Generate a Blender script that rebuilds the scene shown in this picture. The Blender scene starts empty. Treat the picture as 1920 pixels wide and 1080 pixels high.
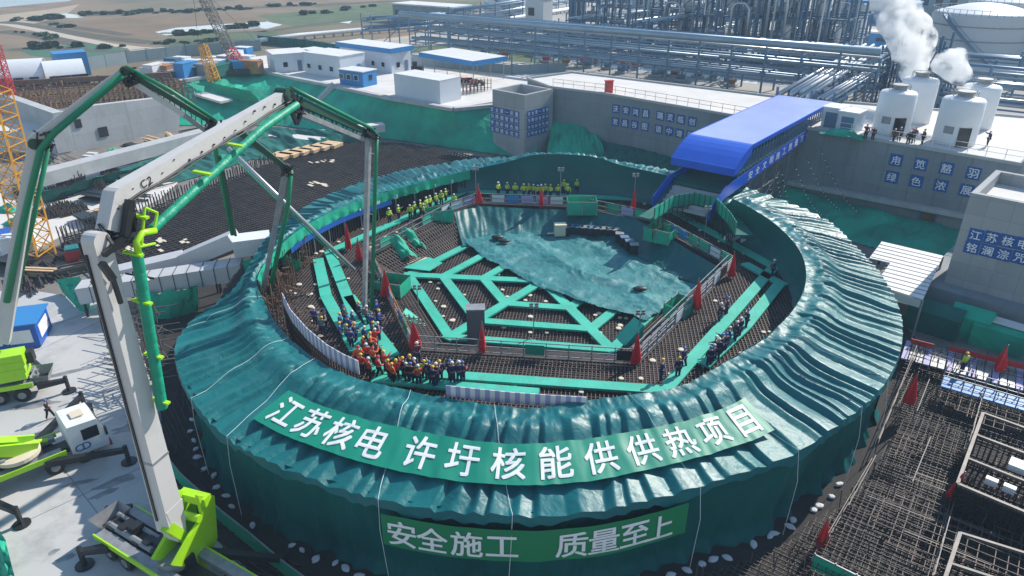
import bpy, bmesh, math, random
from mathutils import Vector, noise as mnoise

# ------------------------------------------------------------------ camera, sky, sun, exposure
S = bpy.context.scene
R = math.radians
PITCH, FPX, CAMZ = 26.5, 1330.0, 26.0
cam_data = bpy.data.cameras.new('camera')
cam = bpy.data.objects.new('camera', cam_data)
S.collection.objects.link(cam)
cam.location = (0, 0, CAMZ)
cam.rotation_euler = (R(90 - PITCH), 0, 0)
cam_data.sensor_width = 36
cam_data.lens = FPX / 1920 * 36
cam_data.clip_start = .5
cam_data.clip_end = 12000
S.camera = cam
W = bpy.data.worlds.new('World')
S.world = W
W.use_nodes = True
SUN_EL, SUN_AZ = R(38), math.atan2(.66, .75)          # azimuth measured from +X
sky = W.node_tree.nodes.new('ShaderNodeTexSky')
sky.sky_type = 'NISHITA'
sky.sun_disc = False
sky.sun_elevation = SUN_EL
sky.sun_rotation = R(90) - SUN_AZ
sky.air_density = 1.6
sky.dust_density = .2
sky.ozone_density = 3.5
bgn = W.node_tree.nodes['Background']
bgn.inputs[1].default_value = .12
W.node_tree.links.new(sky.outputs[0], bgn.inputs[0])
sun_data = bpy.data.lights.new('sun', 'SUN')
sun_data.energy = 4.6
sun_data.angle = R(.6)
sun_data.color = (1, .93, .83)
sun = bpy.data.objects.new('sun', sun_data)
S.collection.objects.link(sun)
sdir = Vector((math.cos(SUN_EL) * math.cos(SUN_AZ), math.cos(SUN_EL) * math.sin(SUN_AZ), math.sin(SUN_EL)))
sun.rotation_euler = sdir.to_track_quat('Z', 'Y').to_euler()
sun.location = (60, 60, 90)
S.view_settings.view_transform = 'Standard'
S.view_settings.look = 'None'
S.view_settings.exposure = .35
S.view_settings.gamma = 1
try:
    S.cycles.max_bounces = 6
    S.cycles.transparent_max_bounces = 12
    S.cycles.volume_bounces = 5
    S.cycles.volume_step_rate = 2
    S.cycles.use_denoising = True
except Exception:
    pass
C = S.collection
rnd = random.Random(7)
PI = math.pi
CT, ST = math.cos(R(PITCH)), math.sin(R(PITCH))


def ray(px, py):
    u = (px - 960) / FPX
    v = (540 - py) / FPX
    return Vector((u, CT + v * ST, -ST + v * CT))


def G(px, py, z):                     # the point at height z that the photograph shows at a pixel
    d = ray(px, py)
    t = (z - CAMZ) / d.z
    return Vector((d.x * t, d.y * t, z))


def onplane(P0, dirv, px, py):        # the point of a vertical plane seen at a pixel
    d = ray(px, py)
    nx, ny = -dirv[1], dirv[0]
    t = (P0[0] * nx + P0[1] * ny) / (d.x * nx + d.y * ny)
    return Vector((d.x * t, d.y * t, CAMZ + d.z * t))


def nz(x, y=0, z=0):
    return mnoise.noise(Vector((x, y, z)))


# ------------------------------------------------------------------ materials
def M(name, col, rough=.7, metal=0, col2=None, scale=1.0, bump=0, bscale=None, spec=None, detail=4, dirt=0, dirt_col=(.12, .10, .08), dscale=.3, stretch=None, sheen=0):
    m = bpy.data.materials.new(name)
    m.use_nodes = True
    nt = m.node_tree
    p = nt.nodes['Principled BSDF']
    p.inputs['Base Color'].default_value = (*col, 1)
    p.inputs['Roughness'].default_value = rough
    p.inputs['Metallic'].default_value = metal
    if spec is not None:
        p.inputs['Specular IOR Level'].default_value = spec
    if sheen:
        p.inputs['Sheen Weight'].default_value = sheen
    L = nt.links.new
    geo = None
    if col2 or bump or dirt:
        geo = nt.nodes.new('ShaderNodeTexCoord')
        src = geo.outputs['Object']
        if stretch:
            mp = nt.nodes.new('ShaderNodeMapping')
            mp.inputs['Scale'].default_value = stretch
            L(src, mp.inputs[0])
            src = mp.outputs[0]
    out = None
    if col2:
        n = nt.nodes.new('ShaderNodeTexNoise')
        n.inputs['Scale'].default_value = scale
        n.inputs['Detail'].default_value = detail
        L(src, n.inputs['Vector'])
        r = nt.nodes.new('ShaderNodeValToRGB')
        r.color_ramp.elements[0].position = .35
        r.color_ramp.elements[1].position = .65
        r.color_ramp.elements[0].color = (*col, 1)
        r.color_ramp.elements[1].color = (*col2, 1)
        L(n.outputs['Fac'], r.inputs[0])
        out = r.outputs[0]
    if dirt:
        n = nt.nodes.new('ShaderNodeTexNoise')
        n.inputs['Scale'].default_value = dscale
        n.inputs['Detail'].default_value = 8
        n.inputs['Roughness'].default_value = .65
        L(src, n.inputs['Vector'])
        r = nt.nodes.new('ShaderNodeValToRGB')
        r.color_ramp.elements[0].position = .5
        r.color_ramp.elements[1].position = .75
        r.color_ramp.elements[0].color = (0, 0, 0, 1)
        r.color_ramp.elements[1].color = (dirt, dirt, dirt, 1)
        L(n.outputs['Fac'], r.inputs[0])
        mx = nt.nodes.new('ShaderNodeMixRGB')
        mx.inputs[2].default_value = (*dirt_col, 1)
        if out:
            L(out, mx.inputs[1])
        else:
            mx.inputs[1].default_value = (*col, 1)
        L(r.outputs[0], mx.inputs[0])
        out = mx.outputs[0]
    if out:
        L(out, p.inputs['Base Color'])
    if bump:
        n = nt.nodes.new('ShaderNodeTexNoise')
        n.inputs['Scale'].default_value = bscale or scale * 3
        n.inputs['Detail'].default_value = 5
        L(src, n.inputs['Vector'])
        b = nt.nodes.new('ShaderNodeBump')
        b.inputs['Strength'].default_value = bump
        b.inputs['Distance'].default_value = .1
        L(n.outputs['Fac'], b.inputs['Height'])
        L(b.outputs[0], p.inputs['Normal'])
    return m


def crease(m, s1=.5, s2=1.6, strength=.9, dist=.35, stretch=(1, 1, 1)):   # sharp fold lines in cloth: ridged noise into the bump
    nt = m.node_tree
    L = nt.links.new
    tc = nt.nodes.new('ShaderNodeTexCoord')
    mp = nt.nodes.new('ShaderNodeMapping')
    mp.inputs['Scale'].default_value = stretch
    L(tc.outputs['Object'], mp.inputs[0])
    acc = None
    for sc, wt in ((s1, 1.0), (s2, .45), (s2 * 2.7, .18)):
        n = nt.nodes.new('ShaderNodeTexNoise')
        n.inputs['Scale'].default_value = sc
        n.inputs['Detail'].default_value = 2
        n.inputs['Distortion'].default_value = .6
        L(mp.outputs[0], n.inputs['Vector'])
        a = nt.nodes.new('ShaderNodeMath')
        a.operation = 'SUBTRACT'
        a.inputs[1].default_value = .5
        L(n.outputs['Fac'], a.inputs[0])
        b = nt.nodes.new('ShaderNodeMath')
        b.operation = 'ABSOLUTE'
        L(a.outputs[0], b.inputs[0])
        c = nt.nodes.new('ShaderNodeMath')
        c.operation = 'MULTIPLY_ADD'
        c.inputs[1].default_value = -wt
        if acc:
            L(acc, c.inputs[2])
        else:
            c.inputs[2].default_value = 1
        L(b.outputs[0], c.inputs[0])
        acc = c.outputs[0]
    bp = nt.nodes.new('ShaderNodeBump')
    bp.inputs['Strength'].default_value = strength
    bp.inputs['Distance'].default_value = dist
    L(acc, bp.inputs['Height'])
    p = nt.nodes['Principled BSDF']
    if p.inputs['Normal'].links:
        L(p.inputs['Normal'].links[0].from_socket, bp.inputs['Normal'])
    L(bp.outputs[0], p.inputs['Normal'])
    return m


def concrete(name, dirv, col, col2, pw=2.4, ph=1.2, line=.55):   # cast concrete with formwork joints along a wall direction
    m = M(name, col, .85, col2=col2, scale=.25, dirt=.5, dirt_col=tuple(c * .55 for c in col), dscale=.5, stretch=(1, 1, .35), bump=.2, bscale=3)
    nt = m.node_tree
    L = nt.links.new
    geo = nt.nodes.new('ShaderNodeNewGeometry')
    dot = nt.nodes.new('ShaderNodeVectorMath')
    dot.operation = 'DOT_PRODUCT'
    dot.inputs[1].default_value = (dirv[0], dirv[1], 0)
    L(geo.outputs['Position'], dot.inputs[0])
    sep = nt.nodes.new('ShaderNodeSeparateXYZ')
    L(geo.outputs['Position'], sep.inputs[0])
    cmb = nt.nodes.new('ShaderNodeCombineXYZ')
    L(dot.outputs['Value'], cmb.inputs[0])
    L(sep.outputs[2], cmb.inputs[1])
    br = nt.nodes.new('ShaderNodeTexBrick')
    br.offset = 0
    br.inputs['Color1'].default_value = (1, 1, 1, 1)
    br.inputs['Color2'].default_value = (.88, .88, .88, 1)
    br.inputs['Mortar'].default_value = (line, line, line, 1)
    br.inputs['Scale'].default_value = 1
    br.inputs['Mortar Size'].default_value = .025
    br.inputs['Brick Width'].default_value = pw
    br.inputs['Row Height'].default_value = ph
    L(cmb.outputs[0], br.inputs['Vector'])
    mx = nt.nodes.new('ShaderNodeMixRGB')
    mx.blend_type = 'MULTIPLY'
    mx.inputs[0].default_value = 1
    p = nt.nodes['Principled BSDF']
    old = p.inputs['Base Color'].links[0].from_socket
    L(old, mx.inputs[1])
    L(br.outputs[0], mx.inputs[2])
    L(mx.outputs[0], p.inputs['Base Color'])
    return m


WD = Vector((.729, -.684, 0))         # the direction the big retaining wall runs in
WN = Vector((-.684, -.729, 0))        # out of the wall, towards the ring

m_tarp = crease(M('tarp', (.0, .112, .132), .44, col2=(.0, .142, .158), scale=.22, bump=.12, bscale=1.6, spec=.42, detail=6, dirt=.2, dirt_col=(.02, .2, .22), dscale=.5), .28, .9, .3, .5)
m_tarp2 = crease(M('tarp_older_sheet', (.003, .128, .142), .48, col2=(.004, .155, .165), scale=.3, bump=.12, bscale=1.9, spec=.4, detail=6, dirt=.2, dirt_col=(.02, .21, .23), dscale=.6), .3, 1.0, .32, .5)
m_skirt = crease(M('skirt_tarp', (.0, .105, .10), .6, col2=(.0, .08, .085), scale=.3, bump=.2, bscale=1.2, spec=.2, dirt=.3, dirt_col=(.01, .10, .10), dscale=.5), .35, 1.0, .5, .45, (1, 1, .3))
m_lining = crease(M('lining_tarp', (.0, .115, .12), .5, col2=(.0, .095, .105), scale=.3, bump=.3, bscale=1.2), .3, .9, .45, .4, (1, 1, .3))
m_cover = crease(M('cover_tarp', (.006, .135, .15), .58, col2=(.025, .21, .22), scale=.3, bump=.3, bscale=2, spec=.5, detail=8, dirt=.55, dirt_col=(.22, .42, .42), dscale=.45), .3, .9, .5, .5, (1, .7, 1))
m_net = crease(M('net', (.0, .46, .28), .75, col2=(.0, .27, .18), scale=.2, bump=.4, bscale=1.0, detail=8, dirt=.4, dirt_col=(.03, .13, .11), dscale=.35), .15, .5, .55, .7)
m_netd = M('net_dark', (.0, .13, .10), .8, col2=(.0, .09, .085), scale=.5, bump=.4)
m_netb = M('net_bright', (.0, .42, .25), .7, col2=(.0, .33, .2), scale=1.5, bump=.3)
m_walk = M('walkway', (.03, .43, .31), .7, col2=(.055, .50, .37), scale=.7, dirt=.6, dirt_col=(.10, .27, .22), dscale=1.1, bump=.2, bscale=4)
m_rebar = M('rebar', (.085, .068, .064), .65, metal=.2, col2=(.135, .10, .088), scale=.8)
m_rebar_d = M('rebar_dark', (.032, .03, .034), .65, metal=.1, col2=(.075, .058, .05), scale=.7)
m_rebar_b = M('rebar_brown', (.16, .09, .06), .7, metal=.2, col2=(.22, .13, .09), scale=1)
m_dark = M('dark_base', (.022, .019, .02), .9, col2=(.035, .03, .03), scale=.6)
m_black = M('black', (.015, .015, .017), .5)
m_blackg = M('black_paint', (.022, .022, .025), .4, metal=.2)
m_glass = M('glass', (.012, .016, .02), .08)
m_white = M('white_paint', (.72, .73, .74), .5, dirt=.25, dirt_col=(.45, .43, .4), dscale=1.2)
m_boom = M('boom_paint', (.58, .56, .55), .45, dirt=.35, dirt_col=(.40, .37, .34), dscale=.9)
m_grey = M('grey_metal', (.24, .25, .27), .5, metal=.3, col2=(.33, .34, .35), scale=2)
m_tube = M('scaffold_tube', (.085, .08, .08), .55, metal=.2, col2=(.15, .135, .125), scale=1.5)
m_lime = M('lime_paint', (.38, .72, .01), .35, dirt=.25, dirt_col=(.2, .3, .02), dscale=1.5)
m_hose = M('green_hose', (.0, .33, .19), .5, col2=(.0, .27, .16), scale=2, bump=.3)
m_pipe_g = M('green_pipe', (.0, .20, .09), .45)
m_truss = M('boom_dark_green', (.012, .07, .04), .5)
m_tyre = M('tyre', (.02, .02, .02), .85)
m_red = M('red_cloth', (.75, .012, .02), .6, col2=(.62, .01, .02), scale=3)
m_redp = M('red_paint', (.5, .03, .03), .5)
m_blue = M('blue_paint', (.01, .09, .42), .45)
m_bluec = M('canopy_blue', (.012, .09, .58), .35, col2=(.015, .11, .62), scale=.5)
m_blueroof = M('canopy_roof', (.30, .36, .74), .3, col2=(.36, .42, .78), scale=.3, spec=.6)
m_bluelt = M('light_blue_paint', (.03, .22, .52), .5)
m_tile = M('tile_blue', (.012, .095, .36), .4)
m_letter = M('letter_white', (.80, .82, .84), .6)
m_banner = M('banner', (.0, .235, .155), .5, col2=(.0, .26, .17), scale=.3)
m_banner2 = M('banner_dark', (.0, .20, .08), .55)
m_conc_w = concrete('concrete_wall', WD, (.23, .265, .29), (.29, .325, .35), 3.0, 1.8, .78)
m_conc_t = concrete('concrete_tower', WD, (.34, .35, .36), (.40, .41, .42), 1.9, 1.5, .72)
m_conc_e = concrete('concrete_tower_side', WN, (.34, .35, .36), (.40, .41, .42), 1.9, 1.5, .72)
m_conc_l = concrete('concrete_left', (.94, -.34), (.44, .46, .47), (.52, .53, .54), 2.6, 2.1, .75)
m_slab = M('pale_concrete', (.60, .585, .56), .85, col2=(.68, .66, .63), scale=.2, dirt=.35, dirt_col=(.40, .38, .35), dscale=.35)
m_conc = M('grey_concrete', (.40, .41, .42), .85, col2=(.47, .475, .48), scale=.5, dirt=.4, dirt_col=(.25, .25, .25), dscale=.8)
m_roofw = M('white_roof', (.66, .66, .66), .55, col2=(.72, .72, .72), scale=.5, dirt=.3, dirt_col=(.45, .43, .40), dscale=.7)
m_cabin = M('cabin_panel', (.62, .66, .72), .5, dirt=.2, dirt_col=(.4, .42, .45), dscale=.9)
m_steel = M('rack_steel', (.10, .19, .30), .5, metal=.2, col2=(.14, .24, .35), scale=.2)
m_steelb = M('plant_steel', (.045, .12, .22), .5, metal=.2, col2=(.07, .16, .27), scale=.2)
m_pipe = M('silver_pipe', (.50, .53, .56), .35, metal=.5, col2=(.42, .46, .5), scale=.3)
m_pipeb = M('blue_grey_pipe', (.22, .32, .42), .4, metal=.3, col2=(.28, .38, .47), scale=.3)
m_tank = M('tank_paint', (.52, .55, .58), .45, col2=(.56, .59, .62), scale=.15, dirt=.2, dirt_col=(.4, .38, .36), dscale=.2, stretch=(1, 1, .2))
m_tankw = M('tank_white', (.74, .76, .78), .45, dirt=.2, dirt_col=(.5, .5, .5), dscale=.6)
m_yel = M('yellow_paint', (.62, .30, .02), .5, dirt=.3, dirt_col=(.3, .14, .03), dscale=1)
m_skin = M('skin', (.45, .25, .16), .6)
m_timber = M('timber', (.60, .40, .22), .8, col2=(.68, .48, .28), scale=1)
m_lilac = M('lilac', (.36, .34, .56), .6)
m_disc = M('pale_disc', (.66, .58, .44), .7)
m_bag = M('sandbag_white', (.62, .64, .66), .8, bump=.3, bscale=6)
m_leaf = M('leaf', (.03, .075, .045), .7, col2=(.055, .10, .05), scale=.4)
m_trunk = M('bark', (.09, .065, .045), .9)
m_orange = M('rust', (.30, .13, .06), .8, col2=(.4, .2, .1), scale=1)


# ------------------------------------------------------------------ mesh builder
class MB:
    def __init__(s):
        s.v = []
        s.f = []

    def add(s, vs, fs):
        o = len(s.v)
        s.v += [tuple(v) for v in vs]
        s.f += [tuple(i + o for i in f) for f in fs]
        return s

    def para(s, o, a, b, c):          # box from a corner and three edge vectors
        o, a, b, c = Vector(o), Vector(a), Vector(b), Vector(c)
        if a.cross(b).dot(c) < 0:
            a, b = b, a
        return s.add([o, o + a, o + a + b, o + b, o + c, o + a + c, o + a + b + c, o + b + c],
                     [(3, 2, 1, 0), (4, 5, 6, 7), (0, 1, 5, 4), (1, 2, 6, 5), (2, 3, 7, 6), (3, 0, 4, 7)])

    def box(s, x, y, z, sx, sy, sz, rz=0):     # centred in x and y, standing on z
        a = Vector((math.cos(rz), math.sin(rz), 0))
        b = Vector((-a.y, a.x, 0))
        return s.para(Vector((x, y, z)) - a * sx / 2 - b * sy / 2, a * sx, b * sy, (0, 0, sz))

    def bar(s, p, q, w, h=None, up=(0, 0, 1)):
        p, q = Vector(p), Vector(q)
        h = h or w
        d = q - p
        if d.length < 1e-5:
            return s
        u = Vector(up)
        side = d.cross(u)
        if side.length < 1e-4 * d.length:
            side = d.cross(Vector((1, 0, 0)))
        side.normalize()
        u = side.cross(d).normalized()
        return s.para(p - side * w / 2 - u * h / 2, side * w, u * h, d)

    def taper(s, p, q, side, w1, h1, w2, h2):  # tapered box beam, side = width direction
        p, q, side = Vector(p), Vector(q), Vector(side).normalized()
        d = (q - p).normalized()
        u = side.cross(d).normalized()
        vs = []
        for c, w, h in ((p, w1, h1), (q, w2, h2)):
            vs += [c - side * w / 2 - u * h / 2, c + side * w / 2 - u * h / 2, c + side * w / 2 + u * h / 2, c - side * w / 2 + u * h / 2]
        return s.add(vs, [(3, 2, 1, 0), (4, 5, 6, 7), (0, 1, 5, 4), (1, 2, 6, 5), (2, 3, 7, 6), (3, 0, 4, 7)])

    def tube(s, pts, r, n=8, caps=True):
        pts = [Vector(p) for p in pts]
        vs, fs = [], []
        ref = None
        for i, p in enumerate(pts):
            d = (pts[min(i + 1, len(pts) - 1)] - pts[max(i - 1, 0)])
            d.normalize()
            if ref is None:
                ref = Vector((0, 0, 1)) if abs(d.z) < .9 else Vector((1, 0, 0))
            a = d.cross(ref).normalized()
            b = d.cross(a).normalized()
            ref = b.cross(d).normalized() if abs(b.cross(d).length) > .1 else ref
            ref = a.cross(d).normalized() * 1.0
            rr = r[i] if isinstance(r, (list, tuple)) else r
            a = d.cross(ref).normalized()
            for k in range(n):
                t = 2 * PI * k / n
                vs.append(p + (a * math.cos(t) + ref * math.sin(t)) * rr)
        for i in range(len(pts) - 1):
            for k in range(n):
                k2 = (k + 1) % n
                fs.append((i * n + k, i * n + k2, i * n + n + k2, i * n + n + k))
        if caps:
            fs.append(tuple(range(n))[::-1])
            fs.append(tuple(range((len(pts) - 1) * n, len(pts) * n)))
        return s.add(vs, fs)

    def lathe(s, c, prof, n=24, cap=True):
        c = Vector(c)
        vs, fs = [], []
        for r, z in prof:
            for k in range(n):
                t = 2 * PI * k / n
                vs.append(c + Vector((r * math.cos(t), r * math.sin(t), z)))
        for i in range(len(prof) - 1):
            for k in range(n):
                k2 = (k + 1) % n
                fs.append((i * n + k, i * n + k2, i * n + n + k2, i * n + n + k))
        if cap:
            fs.append(tuple(range(n))[::-1])
            fs.append(tuple(range((len(prof) - 1) * n, len(prof) * n)))
        return s.add(vs, fs)

    def prism(s, poly, z0, z1):
        n = len(poly)
        a = sum(poly[i][0] * poly[(i + 1) % n][1] - poly[(i + 1) % n][0] * poly[i][1] for i in range(n))
        if a < 0:
            poly = poly[::-1]
        vs = [(p[0], p[1], z0) for p in poly] + [(p[0], p[1], z1) for p in poly]
        fs = [tuple(range(n))[::-1], tuple(range(n, 2 * n))] + [(i, (i + 1) % n, n + (i + 1) % n, n + i) for i in range(n)]
        return s.add(vs, fs)

    def grid(s, fn, nu, nv, closed=False):     # fn(u, v) with u, v from 0 to 1
        vs, fs = [], []
        cu = nu if closed else nu + 1
        for j in range(nv + 1):
            for i in range(cu):
                vs.append(fn(i / nu, j / nv))
        for j in range(nv):
            for i in range(nu):
                a, b = j * cu + i, j * cu + (i + 1) % cu
                fs.append((a, b, b + cu, a + cu))
        return s.add(vs, fs)

    def quad(s, a, b, c, d):
        return s.add([a, b, c, d], [(0, 1, 2, 3)])

    def build(s, name, mat, parent=None, smooth=False, local=False, loc=None):
        me = bpy.data.meshes.new(name)
        off = Vector((0, 0, 0))
        if parent is not None and not local:
            off = ORIG.get(parent.name, Vector((0, 0, 0)))
        elif loc is not None:
            off = Vector(loc)
        elif parent is None and s.v:
            xs = [v[0] for v in s.v]
            ys = [v[1] for v in s.v]
            off = Vector(((min(xs) + max(xs)) / 2, (min(ys) + max(ys)) / 2, min(v[2] for v in s.v)))
        me.from_pydata([(v[0] - off.x, v[1] - off.y, v[2] - off.z) for v in s.v], [], s.f)
        if smooth:
            me.polygons.foreach_set('use_smooth', [True] * len(me.polygons))
        me.materials.append(mat)
        me.update()
        o = bpy.data.objects.new(name, me)
        C.objects.link(o)
        if parent is not None:
            o.parent = parent
            ORIG[o.name] = ORIG.get(parent.name, Vector((0, 0, 0)))
        else:
            o.location = off
            ORIG[o.name] = off
        return o


ORIG = {}


def tag(o, label, cat, group=None, kind=None):
    o['label'] = label
    o['category'] = cat
    if group:
        o['group'] = group
    if kind:
        o['kind'] = kind
    return o


def thing(name, label, cat, loc, group=None, rz=0):
    o = bpy.data.objects.new(name, None)
    C.objects.link(o)
    o.location = loc
    o.rotation_euler = (0, 0, rz)
    o.empty_display_size = .3
    ORIG[o.name] = Vector(loc)
    return tag(o, label, cat, group)


def structure(name, mb, mat, **k):
    o = mb.build(name, mat, **k)
    o['kind'] = 'structure'
    return o


def copy_tree(o, parent=None, loc=None, rz=None, label=None, sc=None):
    c = o.copy()
    C.objects.link(c)
    if parent is not None:
        c.parent = parent
    for ch in list(o.children):
        copy_tree(ch, c)
    if loc is not None:
        c.location = loc
    if rz is not None:
        c.rotation_euler = (0, 0, rz)
    if label:
        c['label'] = label
    if sc:
        c.scale = (sc, sc, sc)
    return c


GLY = {}


def glyph(ch, bold=0):             # flat triangles of one character, centred, about one unit high
    if ch in GLY:
        return GLY[ch]
    cu = bpy.data.curves.new('letter', 'FONT')
    cu.body = ch
    cu.size = 1
    cu.offset = bold
    cu.resolution_u = 3
    ob = bpy.data.objects.new('letter', cu)
    C.objects.link(ob)
    dg = bpy.context.evaluated_depsgraph_get()
    me = bpy.data.meshes.new_from_object(ob.evaluated_get(dg))
    vs = [tuple(v.co) for v in me.vertices]
    fs = [tuple(p.vertices) for p in me.polygons]
    bpy.data.objects.remove(ob)
    bpy.data.curves.remove(cu)
    bpy.data.meshes.remove(me)
    if not vs:
        vs, fs = [(-.3, -.3, 0), (.3, -.3, 0), (.3, .3, 0), (-.3, .3, 0)], [(0, 1, 2, 3)]
    xs = [v[0] for v in vs]
    ys = [v[1] for v in vs]
    cx, cy = (min(xs) + max(xs)) / 2, (min(ys) + max(ys)) / 2
    h = max(max(ys) - min(ys), max(xs) - min(xs), .3)
    GLY[ch] = ([((v[0] - cx) / h, (v[1] - cy) / h) for v in vs], fs)
    return GLY[ch]


def put_text(mb, ch, size, fn, wide=1.0, fat=.028):   # fn(u, v) maps the character plane into the world
    vs, fs = glyph(ch)
    n_ = (fn(.01, 0) - fn(0, 0)).cross(fn(0, .01) - fn(0, 0)).normalized()
    for k, (du, dv) in enumerate(((-.5, -.5), (.5, -.5), (-.5, .5), (.5, .5))):      # four shifted strokes make a bold face
        mb.add([fn((u + du * fat) * size * wide, (v + dv * fat) * size) + n_ * .0025 * k for u, v in vs], fs)


def ordinal(i):
    one = ['first', 'second', 'third', 'fourth', 'fifth', 'sixth', 'seventh', 'eighth', 'ninth', 'tenth', 'eleventh', 'twelfth',
           'thirteenth', 'fourteenth', 'fifteenth', 'sixteenth', 'seventeenth', 'eighteenth', 'nineteenth']
    if i < 19:
        return one[i]
    tens = {2: 'twenty', 3: 'thirty', 4: 'forty', 5: 'fifty', 6: 'sixty', 7: 'seventy', 8: 'eighty', 9: 'ninety'}
    n = i + 1
    if n % 10 == 0:
        return tens[n // 10][:-1] + 'ieth'
    return tens[n // 10] + '-' + one[n % 10 - 1]


def lattice(mb, a, b, w1, w2, n, chord=.12, brace=.07, up=(0, 0, 1)):   # four-chord lattice mast
    a, b = Vector(a), Vector(b)
    d = (b - a).normalized()
    s1 = d.cross(Vector(up)).normalized()
    s2 = d.cross(s1).normalized()
    def cor(t):
        w = (w1 + (w2 - w1) * t) / 2
        c = a + (b - a) * t
        return [c + s1 * w + s2 * w, c - s1 * w + s2 * w, c - s1 * w - s2 * w, c + s1 * w - s2 * w]
    for k in range(4):
        mb.bar(cor(0)[k], cor(1)[k], chord)
    for i in range(n):
        p, q = cor(i / n), cor((i + 1) / n)
        for k in range(4):
            k2 = (k + 1) % 4
            mb.bar(p[k], q[k2] if i % 2 else q[k2], brace)
            if i % 2 == 0:
                mb.bar(q[k], q[k2], brace)
            mb.bar(p[k2], q[k], brace)
    return mb

# ------------------------------------------------------------------ the round enclosure: a ring of tarpaulin on frames
CX, CY = 1.4, 54.75
GZ = -4.5                             # level of the site around the ring


def polar(pts):
    out = []
    for px, py, z in pts:
        p = G(px, py, z)
        out.append((math.atan2(p.y - CY, p.x - CX) % (2 * PI), math.hypot(p.x - CX, p.y - CY), z))
    return out


def table(an):
    an = sorted(an)
    N = 720
    rr, zz = [], []
    for i in range(N):
        t = 2 * PI * i / N
        for k in range(len(an)):
            a, b = an[k - 1], an[k]
            ta, tb = a[0], b[0]
            if k == 0:
                ta -= 2 * PI
                tt = t if t <= tb else t - 2 * PI
            else:
                tt = t
            if ta <= tt <= tb:
                f = (tt - ta) / max(1e-6, tb - ta)
                rr.append(a[1] + (b[1] - a[1]) * f)
                zz.append(a[2] + (b[2] - a[2]) * f)
                break
        else:
            rr.append(an[0][1])
            zz.append(an[0][2])
    w = [math.exp(-(k / 7) ** 2) for k in range(-14, 15)]
    sw = sum(w)
    sm = lambda L: [sum(L[(i + k - 14) % N] * w[k] for k in range(29)) / sw for i in range(N)]
    return sm(rr), sm(zz)


def look(tb, t):
    x = (t % (2 * PI)) / (2 * PI) * 720
    i = int(x) % 720
    f = x - int(x)
    j = (i + 1) % 720
    return tb[0][i] * (1 - f) + tb[0][j] * f, tb[1][i] * (1 - f) + tb[1][j] * f


CREST = table(polar([(478, 520, 2.2), (495, 560, 2), (520, 605, 2), (570, 655, 2.2), (650, 702, 2.4), (750, 727, 2.6), (850, 745, 2.8), (960, 764, 3), (1090, 750, 3),
                     (1260, 727, 3), (1380, 665, 3), (1470, 600, 3), (1512, 520, 3.2), (1500, 470, 3.3), (1440, 410, 3.5), (1385, 378, 3.6), (1320, 350, 3.5), (1265, 333, 3.4),
                     (1160, 310, 3.7), (1120, 294, 4.3), (1050, 289, 4.5), (992, 290, 4.3), (955, 304, 3.2), (870, 322, 2.6), (790, 342, 2.6), (690, 372, 2.7), (600, 408, 3.1), (535, 450, 3.1)]))
BRA = math.atan2(G(1322, 352, 3.6).y - CY, G(1322, 352, 3.6).x - CX)
for i_ in range(720):                 # the roof dips where the bridge comes in
    d_ = abs((2 * PI * i_ / 720 - BRA + PI) % (2 * PI) - PI)
    CREST[1][i_] -= 1.5 * max(0, 1 - (d_ / .17) ** 4) if d_ < .17 else 0
RIM = table(polar([(325, 640, 1.4), (340, 710, 1.4), (440, 830, 1.4), (560, 885, 1.4), (700, 930, 1.4), (800, 950, 1.4), (950, 965, 1.4), (1100, 960, 1.4), (1250, 925, 1.4),
                   (1370, 890, 1.4), (1490, 850, 1.4), (1560, 800, 1.5), (1640, 740, 1.6), (1690, 650, 1.7), (1685, 570, 1.8), (1650, 510, 1.9), (1600, 455, 1.9), (1545, 405, 1.9),
                   (352, 603, 1.4), (395, 572, 1.4), (440, 543, 1.6), (462, 505, 1.9), (490, 455, 2.4), (522, 421, 2.4), (560, 393, 2.3), (620, 362, 2.1), (700, 332, 2.0), (800, 310, 2.0), (880, 297, 2.1)])
            + [(R(a), 27.2, 2.6) for a in (60, 75, 90, 100)])
folds, t = [], 0.0
while t < 2 * PI - .02:
    side = abs((t + PI) % (2 * PI) - PI) < R(75)
    folds.append((t, rnd.uniform(.22, .52) if side else rnd.uniform(.22, .52), (lambda k_: 1 - k_ if R(140) < t < R(262) else k_)(rnd.uniform(.62, .86))))
    t += rnd.choice((rnd.uniform(.022, .04), rnd.uniform(.036, .064)))
folds.append((2 * PI, 0, .5))
import bisect
FT = [f[0] for f in folds]


def fold(t, s):
    t = (t + .035 * math.sin(3 * t + 1) * s + .01 * nz(t * 9, s * 3, 5)) % (2 * PI)
    i = min(bisect.bisect_right(FT, t) - 1, len(folds) - 2)
    f = (t - FT[i]) / (FT[i + 1] - FT[i])
    k = folds[i][2]
    x = f / k if f < k else (1 - f) / (1 - k)         # 0 on the ridge, 1 in the valley of the pleat
    return -folds[i][1] * (x ** 1.15) * (.25 + 1.75 * s - 1.45 * s * s)


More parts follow.
